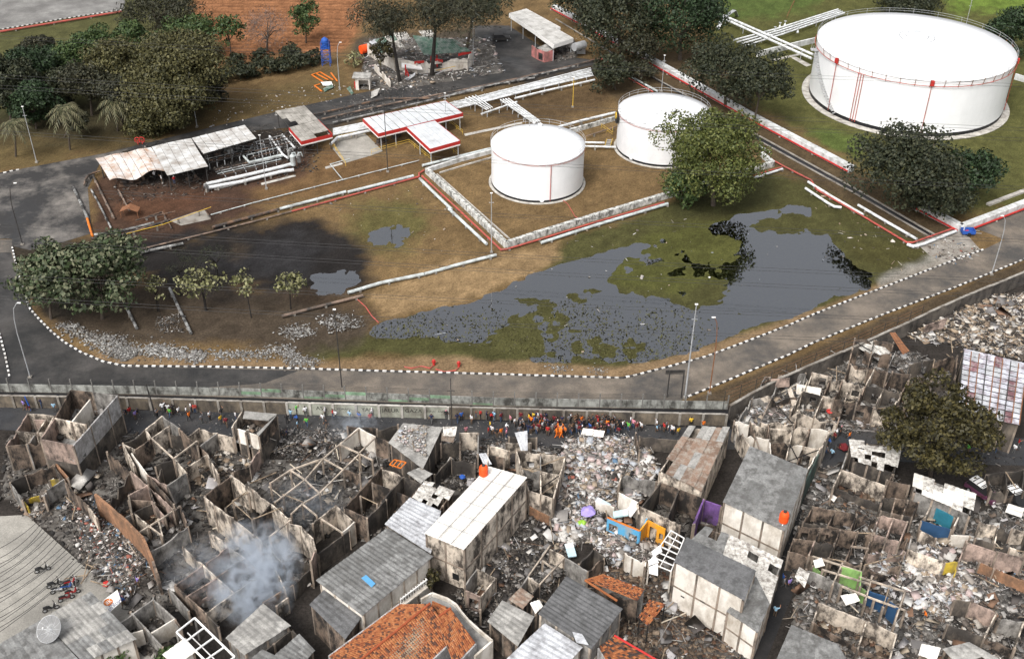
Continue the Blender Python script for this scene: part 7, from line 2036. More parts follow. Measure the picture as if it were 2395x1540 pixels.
flat_sheet('b4', ((200,1280,2.8),(330,1270,2.8),(330,1330,1.4),(195,1340,1.4)),2, W_['pink'], 'pinkish slab of wall tipped over the retaining wall', 'wall_slab', 'wall slab', n=1, t=.14)
flat_sheet('b4', ((380,1310,1.9),(555,1340,1.9),(540,1415,.7),(375,1380,.7)),2, W_['white'], 'white slab of fallen wall in the rubble below the retaining wall', 'wall_slab', 'wall slab', n=1, t=.14)
flat_sheet('b4', ((40,1440,.9),(180,1390,1.2),(210,1440,.5),(60,1500,.4)),1, W_['pale'], 'pale slab of fallen wall near the lane end', 'wall_slab', 'wall slab', n=1, t=.14)
flat_sheet('b4', ((315,1345,2.2),(340,1335,2.2),(410,1520,.6),(370,1530,.6)),1, W_['pale'], 'narrow leaning wall strip with pointed top', 'wall_slab', 'wall slab', n=1, t=.14)
flat_sheet('b4', ((1290,900,2.6),(1440,850,2.6),(1410,920,1.2),(1270,950,1.2)),2, W_['pink'], 'light wall slab leaning on the retaining wall by the tan heap', 'wall_slab', 'wall slab', n=1, t=.14)
flat_sheet('b4', ((800,1050,2.0),(940,1000,2.6),(1040,1090,1.6),(960,1150,1.2)),2, R_['broken'], 'heap of grey broken roof sheets under the rusty sheet', n=5)
flat_sheet('a2', ((1060,555,.9),(1140,508,1.6),(1135,530,1.2),(1085,565,.3)),1, R_['tin'], 'pale folded sheet in front of the collapsed building', n=2)
flat_sheet('a2', ((1040,440,2.4),(1175,455,2.4),(1190,485,2.0),(1040,470,2.0)),2, M['white'], 'white fallen gutter beam on the collapsed building', 'gutter_beam', 'beam', n=1, t=.3)
flat_sheet('a2', ((830,640,.7),(890,618,1.4),(870,670,.5),(825,690,.2)),1, R_['asbpale'], 'bent pale sheet lying on the service road', n=2)
flat_sheet('a2', ((475,575,.3),(550,572,.3),(560,600,.3),(490,600,.3)),1, M['white'], 'white board on the turf beside the orange frame', 'board', 'board', n=1)
greens = mat('green_tin', (0.06,0.12,0.085),.6,.2,1.0,(0.25,0.27,0.25),.25,.8, objvar=.15)
flat_sheet('a2', ((490,620,.3),(550,590,.4),(565,610,.3),(500,645,.2)),1, greens, 'green tin sheet lying on the turf beside the orange frame', n=3)
flat_sheet('a2', ((655,620,.6),(680,605,.9),(705,655,.3),(690,665,.2)),1, greens, 'green tin leaning on the small guard post', n=2)
fr = thing('timber_frame', 'broken orange timber frame lying on the turf', 'frame', P(*K('a2', (500,560))[0]))
for a, b in (((410,525),(490,575)),((440,515),(525,560)),((470,505),(560,560)),((430,600),(480,640)),((430,600),(470,590)),((545,510),(590,570)),((410,525),(470,505))):
 MB().bar(P(*K('a2', a)[0], .15), P(*K('a2', b)[0], .15),.3,.12).put('timber', M['orange'], fr)
# collapsed green-roofed building
cb = thing('collapsed_building', 'collapsed white building with torn green tin roof under the casuarinas', 'building', P(*K('a2', (1150,430))[0]))
def gq(pts, z): return [P(*K('a2', p)[0], zz) for p, zz in zip(pts, z)]
sheets(cb, gq(((1120,255),(1420,285),(1530,360),(1200,390)),(5.2,5.2,4.0,3.6)),9,3, greens, curl=.12, skip=.06)
sheets(cb, gq(((815,300),(985,240),(1060,330),(900,370)),(4.6,5.2,3.8,3.0)),5,2, R_['broken'], curl=.3, skip=.2, mats=[R_['broken'], greens, R_['tin']])
sheets(cb, gq(((985,240),(1250,215),(1280,250),(1020,290)),(5.4,5.6,5.2,5.0)),6,1, R_['broken'], curl=.3, skip=.1)
for a, b, h_, m_ in (((800,300),(990,400),3.2, 'white'),((990,400),(1150,440),3.0, 'white'),((1150,440),(1500,400),2.8, 'white'),((1500,400),(1540,350),3.4, 'white'),((850,440),(960,560),1.8, 'white')):
 wallseg(cb, P(*K('a2', a)[0], h_), P(*K('a2', b)[0], h_), h_, .2, W_[m_], jag=.3, ops=((.3,.5,.8,2.0),))
for a, b, z_ in (((1130,440),(1200,432),3.0),((1280,420),(1330,430),2.8),((1440,385),(1530,365),3.6),((1070,480),(1090,530),1.4)):
 MB().bar(P(*K('a2', a)[0], z_), P(*K('a2', b)[0], z_),.2,.55).put('red_fascia', M['red'], cb)
for a in ((1250,440),(1290,430),(1070,500)):
 p = P(*K('a2', a)[0], 1.5)
 MB().bar((p.x, p.y, -.05),(p.x, p.y, 3.0),.3).put('red_column', M['red'], cb)
for i in range(14):
 rr = random.Random(i)
 a = P(*K('a2', (1080 + rr.random() * 320,470 + rr.random() * 70))[0], .2 + rr.random())
 MB().bar(a, a + Vector((rr.uniform(-3,3), rr.uniform(-1.5,1.5), rr.uniform(-.2,1.0))),.1).put('bent_member', M['galv'] if i % 2 else M['dark_steel'], cb)
MB().bar(P(*K('a2', (1280,495))[0], .6), P(*K('a2', (1420,465))[0], 1.4),.1).put('yellow_pole', M['yellow'], cb)
# guard post
gp_ = thing('guard_post', 'small white guard post with a dark doorway and grey roof slab', 'guard post', P(*K('a2', (770,620))[0]))
c = P(*K('a2', (775,615))[0])
for x, y, sx, sy in ((-1.45,0,.2,2.6),(1.45,0,.2,2.6),(0,1.2,2.7,.2)): MB().box((c.x + x, c.y + y, -.05), sx, sy, 2.7).put('wall', W_['white'], gp_)
MB().box((c.x, c.y - 1.2,2.2),2.68,.2,.5).put('lintel', W_['white'], gp_)
MB().box((c.x - 1.1, c.y - 1.2,-.05),.5,.2,2.24).put('front_pier', W_['white'], gp_)
MB().box((c.x - .2, c.y, 2.72),3.9,3.3,.2).put('roof_slab', R_['asbpale'], gp_)
MB().box((c.x - 1.75, c.y - .4,.1),.3,.7,1.4).put('red_box', M['red'], gp_)
# blue water tower
tw = thing('water_tower', 'blue steel lattice tower carrying a blue water tank', 'tower', P(*K('a2', (517,455))[0]))
c = P(*K('a2', (517,455))[0])
hh = zat(c, K('a2', (0,262))[0][1])
for sx in (-.9,.9):
 for sy in (-.9,.9): MB().bar((c.x + sx, c.y + sy, -.05),(c.x + sx, c.y + sy, hh * .82),.14).put('leg', M['blue'], tw)
for k in range(5):
 z_ = .3 + k * hh * .82 / 5
 for a, b in (((-.9,-.9),(.9,-.9)),((.9,-.9),(.9,.9)),((.9,.9),(-.9,.9)),((-.9,.9),(-.9,-.9))):
  MB().bar((c.x + a[0], c.y + a[1], z_ + hh * .15),(c.x + b[0], c.y + b[1], z_ + hh * .15),.08).put('cross_bar', M['blue'], tw)
  MB().bar((c.x + a[0], c.y + a[1], z_),(c.x + b[0], c.y + b[1], z_ + hh * .15),.06).put('brace', M['blue'], tw)
MB().lathe((c.x, c.y, hh * .66), [(.75,0),(.8,.15),(.8, hh * .24),(.7, hh * .28),(.25, hh * .33),(.2, hh * .34)], 18).put('tank_body', M['blue'], tw)
MB().box((c.x, c.y, hh * .64),2.1,2.1,.08).put('platform', M['blue'], tw)
def drum(u, v, r, h, label, m=None, z=0.0, lie=False, name='water_tank'):
 p = P(u, v, z)
 root = thing(name, label, 'water tank', p)
 m = m or M['orange_tank']
 if lie:
  d = Vector((.8,.6,0))
  q_ = p + Vector((0,0, r))
  MB().tube([q_ - d * h / 2, q_ + d * h / 2], r, 18).put('tank_body', m, root)
  for t in (-.3,0,.3): MB().tube([q_ + d * (h * t - .05), q_ + d * (h * t + .05)], r * 1.03,18).put('rib', m, root)
  MB().lathe((p.x, p.y, z - .001), [(r * .7,0),(r * .7,.2)], 12).put('cradle', M['dark_steel'], root)
 else:
  MB().lathe((p.x, p.y, z), [(r * .95,0),(r, .06),(r, h * .72),(r * .85, h * .86),(r * .4, h * .94)], 20).put('tank_body', m, root)
  for t in (.2,.4,.6): MB().lathe((p.x, p.y, z + h * t), [(r * 1.04,0),(r * 1.04,.07)], 20).put('rib', m, root)
  MB().lathe((p.x, p.y, z + h * .94), [(r * .4,0),(r * .38,.14),(r * .1,.18)], 14).put('lid', M['dark_steel'], root)
 return root
drum(*K('c3', (1598,1066))[0], .52,1.5, 'bright orange water tank standing on the white box house', z=6.75)
drum(*K('d5', (985,285))[0], .52,1.5, 'bright orange water tank on the grey-roofed house by the alley', z=6.8)
drum(*K('a2', (785,372))[0], 1.0,2.2, 'orange drum fallen beside the collapsed building', z=.4, lie=True)
MB().tube([P(*K('d5', (995,225))[0], 7.9), P(*K('d5', (985,300))[0], 6.9), P(*K('d5', (960,375))[0], 6.2)], .05,6).put('down_pipe', M['white'], label='white plastic pipe hanging from the tank by the alley', cat='pipe')
drum(*K('a3', (510,350))[0], .95,3.2, 'silver drum lying on a stand behind the long shed', m=M['tin'] if 'tin' in M else M['galv'], z=1.6, lie=True, name='drum')
dc = P(*K('a3', (520,370))[0])
MB().box((dc.x, dc.y, -.05),2.2,1.6,1.6).put('drum_stand', M['galv'], label='steel stand beneath the silver drum', cat='stand')
# pink ruin
pr = thing('pink_hut', 'burnt pink hut with its roof fallen in, in front of the long shed', 'hut', P(*K('a3', (260,400))[0]))
def pk(p, z): return P(*K('a3', p)[0], z)
pkm = mat('pink_paint', (0.42,0.16,0.15),.85,.25,1.2,(0.12,0.08,0.07),.3,.6)
for a, b, o in (((180,318),(215,340),()),((215,340),(268,362),((.2,.8,.1,1.9),)),((268,362),(330,350),()),((330,350),(335,300),())):
 wallseg(pr, pk(a, 2.6), pk(b, 2.6),2.6,.2, pkm, jag=.1, ops=o)
MB().slab([pk((215,335),2.7), pk((300,300),3.0), pk((335,345),2.5), pk((270,365),1.8)], .1).put('fallen_roof', R_['asbpale'], pr)
rubble(gpoly(K('a3', (335,330),(480,290),(500,400),(340,440))),420, RUB['grey'], .1,.6,.9,.4, None, 'burnt wreck heap under the end of the long shed', 'debris')
# burnt car by the long shed
def car(u, v, rz, label, body, L=4.2, rack=False, burnt=False):
 p = P(u, v)
 root = thing('parked_car', label, 'car', p)
 ca, sa = cos(rz), sin(rz)
 def q(x, y, z): return (p.x + x * ca - y * sa, p.y + x * sa + y * ca, z)
 hl, hw = L / 2,.85
 prof = [(-hl, .35),(-hl, .95),(-hl * .92,1.0),(hl * .45,1.0),(hl * .98,.85),(hl, .4)]
 vs = [q(x, -hw, z) for x, z in prof] + [q(x, hw, z) for x, z in prof]
 n = len(prof)
 fs = [tuple(range(n)), tuple(range(2 * n - 1, n - 1,-1))] + [(i, (i + 1) % n, n + (i + 1) % n, n + i) for i in range(n)]
 mk('car_body', vs, [f[::-1] for f in fs], body, root)
 prof = [(-hl * .93,1.0),(-hl * .82,1.62),(hl * .12,1.62),(hl * .45,1.0)]
 hw2 = .72
 vs = [q(x, -(hw if z < 1.2 else hw2), z) for x, z in prof] + [q(x, (hw if z < 1.2 else hw2), z) for x, z in prof]
 n = 4
 fs = [tuple(range(n)), tuple(range(2 * n - 1, n - 1,-1))] + [(i, (i + 1) % n, n + (i + 1) % n, n + i) for i in range(n)]
 mk('cabin_glass', vs, [f[::-1] for f in fs], M['black'], root)
 MB().add([q(-hl * .84,-hw2,1.625), q(hl * .14,-hw2,1.625), q(hl * .14, hw2,1.625), q(-hl * .84, hw2,1.625), q(-hl * .84,-hw2,1.68), q(hl * .14,-hw2,1.68), q(hl * .14, hw2,1.68), q(-hl * .84, hw2,1.68)], [(0,3,2,1),(4,5,6,7),(0,1,5,4),(1,2,6,5),(2,3,7,6),(3,0,4,7)]).put('roof_panel', M['white'] if rack else body, root)
 for x in (-hl * .62, hl * .62):
  for y in (-hw, hw):
   a, b = Vector(q(x, y - .1,.33)), Vector(q(x, y + .1,.33))
   wh = MB().tube([a, b], .33,14).put('wheel', M['tank_band'], root)
   MB().tube([a.lerp(b, -.02), a.lerp(b, 1.02)], .18,10).put('rim', M['galv'], wh)
 for y in (-.6,.6): MB().box(q(hl - .02, y, .62),.1,.3,.16, rz).put('headlight', M['white'], root)
 if rack:
  for x in (-1.2,-.6,0.0,.2): MB().bar(q(x, -.7,1.74), q(x, .7,1.74),.08).put('rack_bar', M['black'], root)
 return root
car(*K('a2', (1740,285))[0], .2, 'burnt dark car parked near the long shed', M['dark_steel'], 4.4)
car(*K('c6', (1690,1290))[0], -1.0, 'dark purple car with white slatted roof parked among the ruins', mat('purple_car_paint', (0.09,0.03,0.06),.35,.1, spec=.6),4.2, rack=True)
car(*K('c6', (2060,1370))[0], -1.2, 'small white-roofed black van crushed beside the burnt yard', M['black'], 3.4, rack=True)
# blue cart
p = P(*K('b4', (1575,262))[0])
ct = thing('hand_cart', 'blue hand cart tipped on its side by the road', 'cart', p)
for (x0, y0, sx, sy, z0, sz) in ((0,0,2.2,1.3,.35,.08),(0,.65,2.2,.08,.43,.6),(0,-.65,2.2,.08,.43,.6),(1.06,0,.08,1.22,.43,.6),(-1.06,0,.08,1.22,.43,.6)):
 MB().box((p.x + x0, p.y + y0, z0), sx, sy, sz).put('cart_side', M['blue'], ct)
for y in (-.8,.8): MB().tube([(p.x, p.y + y - .05,.35),(p.x, p.y + y + .05,.35)], .35,14).put('wheel', M['black'], ct)
for y in (-.5,.5): MB().bar((p.x + 1.1, p.y + y, .6),(p.x + 2.2, p.y + y, .5),.06).put('handle', M['galv'], ct)
# red coiled hoses by the kerb and other red bits
for k, pts, lb in (('b2', ((1060,1190),(1110,1200),(1180,1185),(1240,1200),(1265,1180)), 'rusty red hose lying behind the kerb by the pond'),('b2', ((1280,1205),(1340,1225),(1420,1215),(1450,1185)), 'red hose coiled beside the kerb'),
     ('b2', ((730,715),(790,770),(830,830),(880,880)), 'dark red drain hose running into the oily inlet')):
 MB().tube([P(*K(k, p)[0], .1) for p in pts], .09,6).put('hose', M['pipe_red'], label=lb, cat='hose')
for i, (x, y) in enumerate(((1268,1178),(1443,1190))):
 p = P(*K('b2', (x, y))[0])
 root = thing('hydrant', 'small red hydrant behind the kerb, %s' % ('at the hose end' if i else 'between the two hoses'), 'hydrant', p)
 MB().lathe(p, [(.2,0),(.18,.7),(.25,.75),(.22,.9),(.08,1.0)], 12).put('barrel', M['red'], root)
 MB().bar((p.x - .3, p.y, .6),(p.x + .3, p.y, .6),.14).put('outlet', M['red'], root)
for i, (k, x, y, lb) in enumerate((('a1', 970,1012, 'red valve wheel on the service road edge, the one by the yellow cap'),('a1', 1000,1010, 'red valve wheel on the service road edge, the one by the wavy canopy'))):
 p = P(*K(k, (x, y))[0])
 root = thing('valve_wheel', lb, 'valve', p)
 MB().tube([(p.x + .55 * cos(2 * pi * j / 16), p.y, .9 + .55 * sin(2 * pi * j / 16)) for j in range(16)], .09,6, closed=True).put('wheel', M['red'], root)
 MB().bar((p.x, p.y, -.05),(p.x, p.y, .9),.12).put('stem', M['red'], root)
 MB().bar((p.x - .5, p.y, .9),(p.x + .5, p.y, .9),.07).put('spoke', M['red'], root)
# hood over the burnt manifold
p = P(*K('b1', (920,130))[0])
hd = thing('pump_hood', 'small rusty hood on legs at the burnt manifold', 'hood', p)
MB().slab([(p.x - 1.6, p.y + .9,1.2),(p.x, p.y + .9,1.9),(p.x, p.y - .9,1.9),(p.x - 1.6, p.y - .9,1.2)], .05).put('hood_sheet', M['rust'], hd)
MB().slab([(p.x, p.y + .9,1.9),(p.x + 1.6, p.y + .9,1.2),(p.x + 1.6, p.y - .9,1.2),(p.x, p.y - .9,1.9)], .05).put('hood_sheet', M['rust'], hd)
for sx in (-1.5,1.5):
 for sy in (-.8,.8): MB().bar((p.x + sx, p.y + sy, -.05),(p.x + sx, p.y + sy, 1.2),.08).put('leg', M['rust'], hd)
# bits in the settlement
def blob(k, pt, z, s, m, label, name, cat):
 p = P(*K(k, pt)[0], z)
 rng = np.random.default_rng(int(pt[0]))
 mb = MB().lathe((p.x, p.y, z), [(s * .5,0),(s * .95, s * .25),(s, s * .5),(s * .7, s * .85),(s * .2, s)], 10)
 mb.v = [v + Vector(rng.normal(0, s * .08,3)) for v in mb.v]
 return mb.put(name, m, label=label, cat=cat)
blob('c5', (1690,385),.5,.5, M['red'], 'bright red sack lying in the rubble near the alley', 'sack', 'sack')
blob('d4', (740,215),1.2,.9, mat('violet_cloth', (.30,.24,.55),.9,.2), 'violet cloth bundle on the pale heap', 'cloth_bundle', 'cloth')
blob('d4', (690,310),.9,.5, mat('lime_plastic', (.25,.45,.05),.6,.1), 'lime green tub on the pale heap', 'plastic_tub', 'tub')
blob('c5', (1845,780),.3,.65, mat('maroon_cloth', (.12,.012,.015),.8,.1), 'dark red umbrella in the alley', 'umbrella', 'umbrella')
blob('d1', (970,865),.3,.42, M['red'], 'red ball-like helmet at the court edge', 'helmet', 'helmet')
blob('c3', (1365,1100),1.2,.4, M['blue'], 'blue crushed bucket in the sooty room', 'bucket', 'bucket')
for i, (x, y, z, mc, lb) in enumerate(((1040,210,1.6,(.45,.62,.62), 'pale mint mattress on the pale heap'),(1140,180,1.6,(.7,.68,.66), 'white mattress on the pale heap beside the mint one'),(585,545,1.0,(.45,.6,.66), 'pale blue mattress tipped in the rubble'),(880,120,1.5,(.5,.62,.66), 'pale blue board propped by the blue wall'))):
 p = P(*K('d4', (x, y))[0], z)
 root = thing('mattress', lb, 'mattress', (p.x, p.y, z - .2))
 mm_ = mat('mattress_%d' % i, mc, .9,.12)
 d = Vector((cos(i * .9), sin(i * .9),.25)).normalized()
 e = d.cross(Vector((0,0,1))).normalized()
 MB().slab([p + d * .9 + e * .5, p + d * .9 - e * .5, p - d * .9 - e * .5, p - d * .9 + e * .5], .2).put('mattress_core', mm_, root)
 MB().slab([p + d * .88 + e * .48 + Vector((0,0,.03)), p + d * .3 + e * .48 + Vector((0,0,.03)), p + d * .3 - e * .48 + Vector((0,0,.03)), p + d * .88 - e * .48 + Vector((0,0,.03))], .02).put('cover_fold', M['white'], root)
# ---- court: motorcycles, dish, banner, cables drooping overhead
def bike(u, v, rz, c, label):
 p = P(u, v)
 root = thing('motorcycle', label, 'motorcycle', p, 'motorcycles parked on the court')
 ca, sa = cos(rz), sin(rz)
 def q(x, y, z): return Vector((p.x + x * ca - y * sa, p.y + x * sa + y * ca, z))
 bm_ = mat('bike_paint', c, .35,.1, spec=.6)
 for x in (-.62,.62):
  w_ = MB().tube([q(x + .24 * cos(2 * pi * j / 14),0,.29 + .24 * sin(2 * pi * j / 14)) for j in range(14)], .055,6, closed=True).put('wheel', M['black'], root)
  MB().tube([q(x, -.05,.29), q(x, .05,.29)], .1,8).put('hub', M['galv'], w_)
 MB().tube([q(-.75,0,.72), q(-.5,0,.7), q(-.1,0,.62), q(.1,0,.42), q(.35,0,.45)], [.1,.16,.15,.1,.1], 8).put('body', bm_, root)
 MB().tube([q(.3,0,.4), q(.42,0,.7), q(.5,0,.95)], [.13,.12,.1], 8).put('leg_shield', bm_, root)
 MB().tube([q(-.75,0,.8), q(-.4,0,.82), q(-.05,0,.76)], [.1,.13,.1], 8).put('seat', M['black'], root)
 MB().tube([q(.45,-.32,1.0), q(.5,0,.95), q(.45,.32,1.0)], .03,6).put('handlebar', M['dark_steel'], root)
 MB().tube([q(.5,0,.9), q(.64,0,.3)], .05,6).put('fork', M['galv'], root)
 MB().tube([q(.55,-.0,.85), q(.62,0,.85)], .09,8).put('headlight', M['white'], root)
 MB().tube([q(-.2,.14,.3), q(-.75,.16,.36)], .055,6).put('exhaust', M['galv'], root)
 MB().bar(q(0,0,.3), q(-.05,-.25,.02),.03).put('stand', M['dark_steel'], root)
 MB().tube([q(.45,.3,1.0), q(.42,.32,1.18)], .04,6).put('mirror', M['black'], root)
for u, v, rz, c, lb in ((395,745,.45,(.02,.02,.02), 'black motorcycle parked alone on the court'),(505,880,.5,(.015,.015,.015), 'black motorcycle at the outer end of the parked row'),(540,930,.5,(.55,.55,.56), 'white-trimmed motorcycle in the parked row'),(620,905,.45,(.03,.08,.25), 'blue motorcycle in the parked row'),(650,865,.5,(.35,.02,.02), 'red motorcycle at the back of the parked row'),(690,870,1.9,(.6,.6,.6), 'white motorcycle turned across behind the red one'),
      (610,1005,.5,(.12,.01,.012), 'dark red motorcycle against the pale flat roof'),(470,1100,.5,(.02,.02,.022), 'large black motorcycle beside the pale flat roof'),(665,955,.5,(.30,.02,.02), 'red-tailed motorcycle between row and roof')):
 bike(*K('d1', (u, v))[0], rz, c, lb)
# satellite dish: open mesh bowl on a stand
dp = P(*K('d1', (468,1270))[0], 4.4)
sdh = thing('satellite_dish', 'large grey mesh satellite dish on the flat roof', 'satellite dish', (dp.x, dp.y, 3.7))
ax = Vector((-.25,-.55,.8)).normalized()
ex = ax.cross(Vector((1,0,0))).normalized()
ey = ax.cross(ex)
def dsh(r, a): return dp + (ex * cos(a) + ey * sin(a)) * r + ax * (r * r * .22)
meshm = mat('dish_mesh', (.20,.20,.20),.6,.1)
for k in range(12): MB().tube([dsh(.02, k * pi / 6), dsh(.7, k * pi / 6), dsh(1.4, k * pi / 6)], .02,4).put('dish_rib', M['galv'], sdh)
for r in (.5,.95,1.4): MB().tube([dsh(r, 2 * pi * j / 24) for j in range(24)], .022,4, closed=True).put('dish_ring', M['galv'], sdh)
for k in range(12):
 a0, a1 = k * pi / 6 + .02,(k + 1) * pi / 6 - .02
 vs = []
 for r in (.15,.7,1.38): vs += [dsh(r, a0), dsh(r, (a0 + a1) / 2), dsh(r, a1)]
 mk('mesh_panel', vs, [(0,1,4,3),(1,2,5,4),(3,4,7,6),(4,5,8,7)], meshm, sdh)
for k in range(3): MB().tube([dsh(1.3, k * 2.1), dp + ax * 1.3], .02,4).put('feed_strut', M['galv'], sdh)
MB().tube([dp + ax * 1.2, dp + ax * 1.45], .08,8).put('feed_horn', M['white'], sdh)
MB().bar((dp.x, dp.y, 3.6), dp, .12).put('stand', M['galv'], sdh)
# banner with lettering
b0, b1, b2, b3 = [P(*K('d1', p)[0], z_) for p, z_ in (((920,1018),2.5),((1070,908),2.5),((1105,1015),2.3),((1000,1112),2.3))]
bn = thing('banner', 'white party banner with orange round emblem and blue lettering', 'banner', (b0.x, b0.y, 0))
bw_ = MB().slab([b0, b1, b2, b3], .02).put('cloth', M['white'], bn)
nrm = (b1 - b0).cross(b2 - b1).normalized()
if nrm.z < 0: nrm = -nrm
ux = (b1 - b0).normalized()
uy = nrm.cross(ux)
def bpt(s, t): return b0.lerp(b1, s).lerp(b3.lerp(b2, s), t) + nrm * .03
ec = bpt(.28,.36)
er = (b3 - b0).length * .27
mk('emblem', [ec + (ux * cos(2 * pi * j / 24) + uy * sin(2 * pi * j / 24)) * er for j in range(24)], [tuple(range(24))], M['orange'], bn)
for sgn in (-1,1):
 o_ = ec + nrm * .012 + ux * er * .18 * sgn
 mk('emblem_mark', [o_ + ux * er * a + uy * er * b for a, b in (((-.08,-.5),(.08,-.5),(.08,.5),(-.08,.5)))], [(0,1,2,3)], M['white'], bn)
 mk('emblem_mark', [o_ + ux * er * a * sgn + uy * er * b + nrm * .004 for a, b in (((.08,0),(.4,-.5),(.55,-.45),(.2,.05),(.55,.45),(.4,.5)))], [(0,1,2,3,4,5)], M['white'], bn)
navy = mat('navy_print', (.02,.03,.14),.7,.1)
text('PKS', er * .85, bpt(.34,.68),(b2 - b3).normalized(), uy, navy, 'lettering', bn)
text('DS KOJA', er * .95, bpt(.52,.87),(b2 - b3).normalized(), uy, navy, 'lettering', bn)
for e in (b0, b1): MB().bar((e.x, e.y, -.05),(e.x, e.y, e.z + .1),.06).put('pole', M['wood'], bn)
# wires that sag over the court (a bundle)
for i in range(16):
 a = P(*K('d1', (-60,560 + i * 50 + (i * 37) % 41))[0], 5.0 - .1 * i)
 b = P(*K('d1', (330 + i * 32,300 + i * 26 - (i * 53) % 47))[0], 4.4)
 W = [a.lerp(b, t / 8) - Vector((0,0,(.3 + .14 * (i * 7 % 5)) * 4 * (t / 8) * (1 - t / 8))) for t in range(9)]
 MB().tube(W, .038,4).put('overhead_wire', M['cable'], label='thin black wire drooping over the pale court, %s from the top' % ORD[i], cat='wire', group='wires over the court')
for (x, y, lb) in ((1640,150, 'thin dark utility pole leaning beside the panel fence'),(310,210, 'short blue pole at the lane end')):
 b = P(*K('c1', (x + (60 if x > 1000 else 30), y + (270 if x > 1000 else 150)))[0])
 h_ = zat(b, K('c1', (x, y - (80 if x > 1000 else 0)))[0][1])
 root = thing('utility_pole', lb, 'pole', b)
 MB().tube([(b.x, b.y, -.05),(b.x - .3, b.y, h_)], [.12,.08], 8).put('pole', M['dark_steel'] if x > 1000 else M['blue'], root)
 if x > 1000: MB().bar((b.x - .9, b.y, h_ * .97),(b.x + .4, b.y, h_ * .97),.1).put('cross_arm', M['dark_steel'], root)
b = P(1057,1000)
root = thing('utility_pole', 'thin black pole standing in the lane by the last graffiti panel', 'pole', b)
MB().tube([(b.x, b.y, -.05),(b.x, b.y, zat(b, 884))], [.07,.05], 8).put('pole', M['dark_steel'], root)
MB().bar((b.x - .5, b.y, 6.2),(b.x + .5, b.y, 6.2),.06).put('cross_arm', M['dark_steel'], root)
# charred timber sticks across the ruins: each a stick one can lift
rs = random.Random(42)
zones = [((640,1080),(880,1200), 'the beam grid yard'),((480,1160),(720,1280), 'the gutted pale-walled house'),((1340,1060),(1480,1220), 'the pale heap'),((1140,1260),(1320,1420), 'the charcoal yard'),((1900,1230),(2100,1500), 'the lime green rooms'),((2080,1260),(2380,1480), 'the right block rubble'),((1400,1400),(1580,1520), 'the brown rubble yard'),((1760,860),(2080,980), 'the rubble below the retaining wall'),((130,1160),(280,1380), 'the yard beside the brick wall'),((2150,780),(2380,830), 'the tan heap')]
for (u0, v0),(u1, v1), nm in zones:
 st_ = sorted((rs.uniform(u0, u1), rs.uniform(v0, v1)) for _ in range(8))
 for i, (su, sv_) in enumerate(st_):
  a = P(su, sv_, rs.uniform(.3,1.0))
  an = rs.uniform(0,2 * pi)
  L = rs.uniform(1.5,4.0)
  b = a + Vector((cos(an) * L, sin(an) * L, rs.uniform(-.2,.7)))
  tm = rs.choice(['char', 'wood', 'wood_pale', 'wood'])
  MB().bar(a, b, .09,.11).put('fallen_timber', M[tm], label='%s fallen roof timber, %s from left in %s' % ({'char': 'charred black', 'wood': 'brown', 'wood_pale': 'pale'}[tm], ORD[i], nm), cat='timber', group='fallen timbers in %s' % nm)
# grass standing in the shallow water
rg = np.random.default_rng(77)
gx, gy = rg.uniform(-40,90,90000), rg.uniform(100,190,90000)
gu, gv = PXn(gx, gy, np.zeros_like(gx))
gk = inpoly(gu, gv, POND) & (fbm(gx, gy, 9,410) + .55 * np.clip((gv - 690) / 120,0,1) * np.clip((1750 - gu) / 200,0,1) - .22 * np.clip((690 - gv) / 60,0,1) > .62 + .35 * rg.random(len(gx)))
gx, gy = gx[gk], gy[gk]
n = len(gx)
nr_ = rdir(rg, n)
nr_[:, 2] = np.abs(nr_[:, 2]) + .5
nr_ /= np.linalg.norm(nr_, axis=1, keepdims=True)
uu = np.cross(nr_, rdir(rg, n))
uu /= np.linalg.norm(uu, axis=1, keepdims=True)
sg = .05 + .14 * rg.random(n)
Vg, Qg = quads_mesh(np.c_[gx, gy, -.03 + .05 * rg.random(n)], nr_, uu, sg, sg * .5)
mk_np('grass', Vg, Qg, leafmat('drowned_grass', [(.055,.055,.018),(.075,.075,.022),(.04,.035,.014),(.09,.085,.03)]), label='drowned grass standing in the shallow pond', kind='stuff')
# ================================================================ PEOPLE
def body_mesh(name, J, bones, rad, part):
 """one continuous figure grown from a jointed skeleton; part[bone] = material slot"""
 names = list(J)
 me = bpy.data.meshes.new(name)
 me.from_pydata([J[n] for n in names], [(names.index(a), names.index(b)) for a, b in bones], [])
 o = bpy.data.objects.new(name, me)
 col.objects.link(o)
 sk = o.modifiers.new('skin', 'SKIN')
 sv = me.skin_vertices[0].data
 for i, n in enumerate(names):
  r = rad[n.rstrip('LR')]
  sv[i].radius = r if isinstance(r, tuple) else (r, r)
  sv[i].use_root = (n == 'pelvis')
 ss = o.modifiers.new('sub', 'SUBSURF')
 ss.levels = ss.render_levels = 1
 dg = bpy.context.evaluated_depsgraph_get()
 out = bpy.data.meshes.new_from_object(o.evaluated_get(dg))
 bpy.data.objects.remove(o)
 segs = [(Vector(J[a]), Vector(J[b]), part[(a.rstrip('LR'), b.rstrip('LR'))]) for a, b in bones]
 for _ in range(5): out.materials.append(None)
 for p in out.polygons:
  c, best = p.center, None
  for a, b, k in segs:
   d = b - a
   t = max(0, min(1,(c - a).dot(d) / d.length_squared))
   e = (c - a - d * t).length
   if best is None or e < best[0]: best = (e, k, t)
  p.material_index = best[1]
  p.use_smooth = True
 # hair on the upper and rear half of the head
 hc = Vector(J['head'])
 for p in out.polygons:
  if (p.center - hc).length < .22 and p.center.z > hc.z - .1:
   q = p.center - hc
   if q.z > .03 or q.y < -.02: p.material_index = 3
 return out
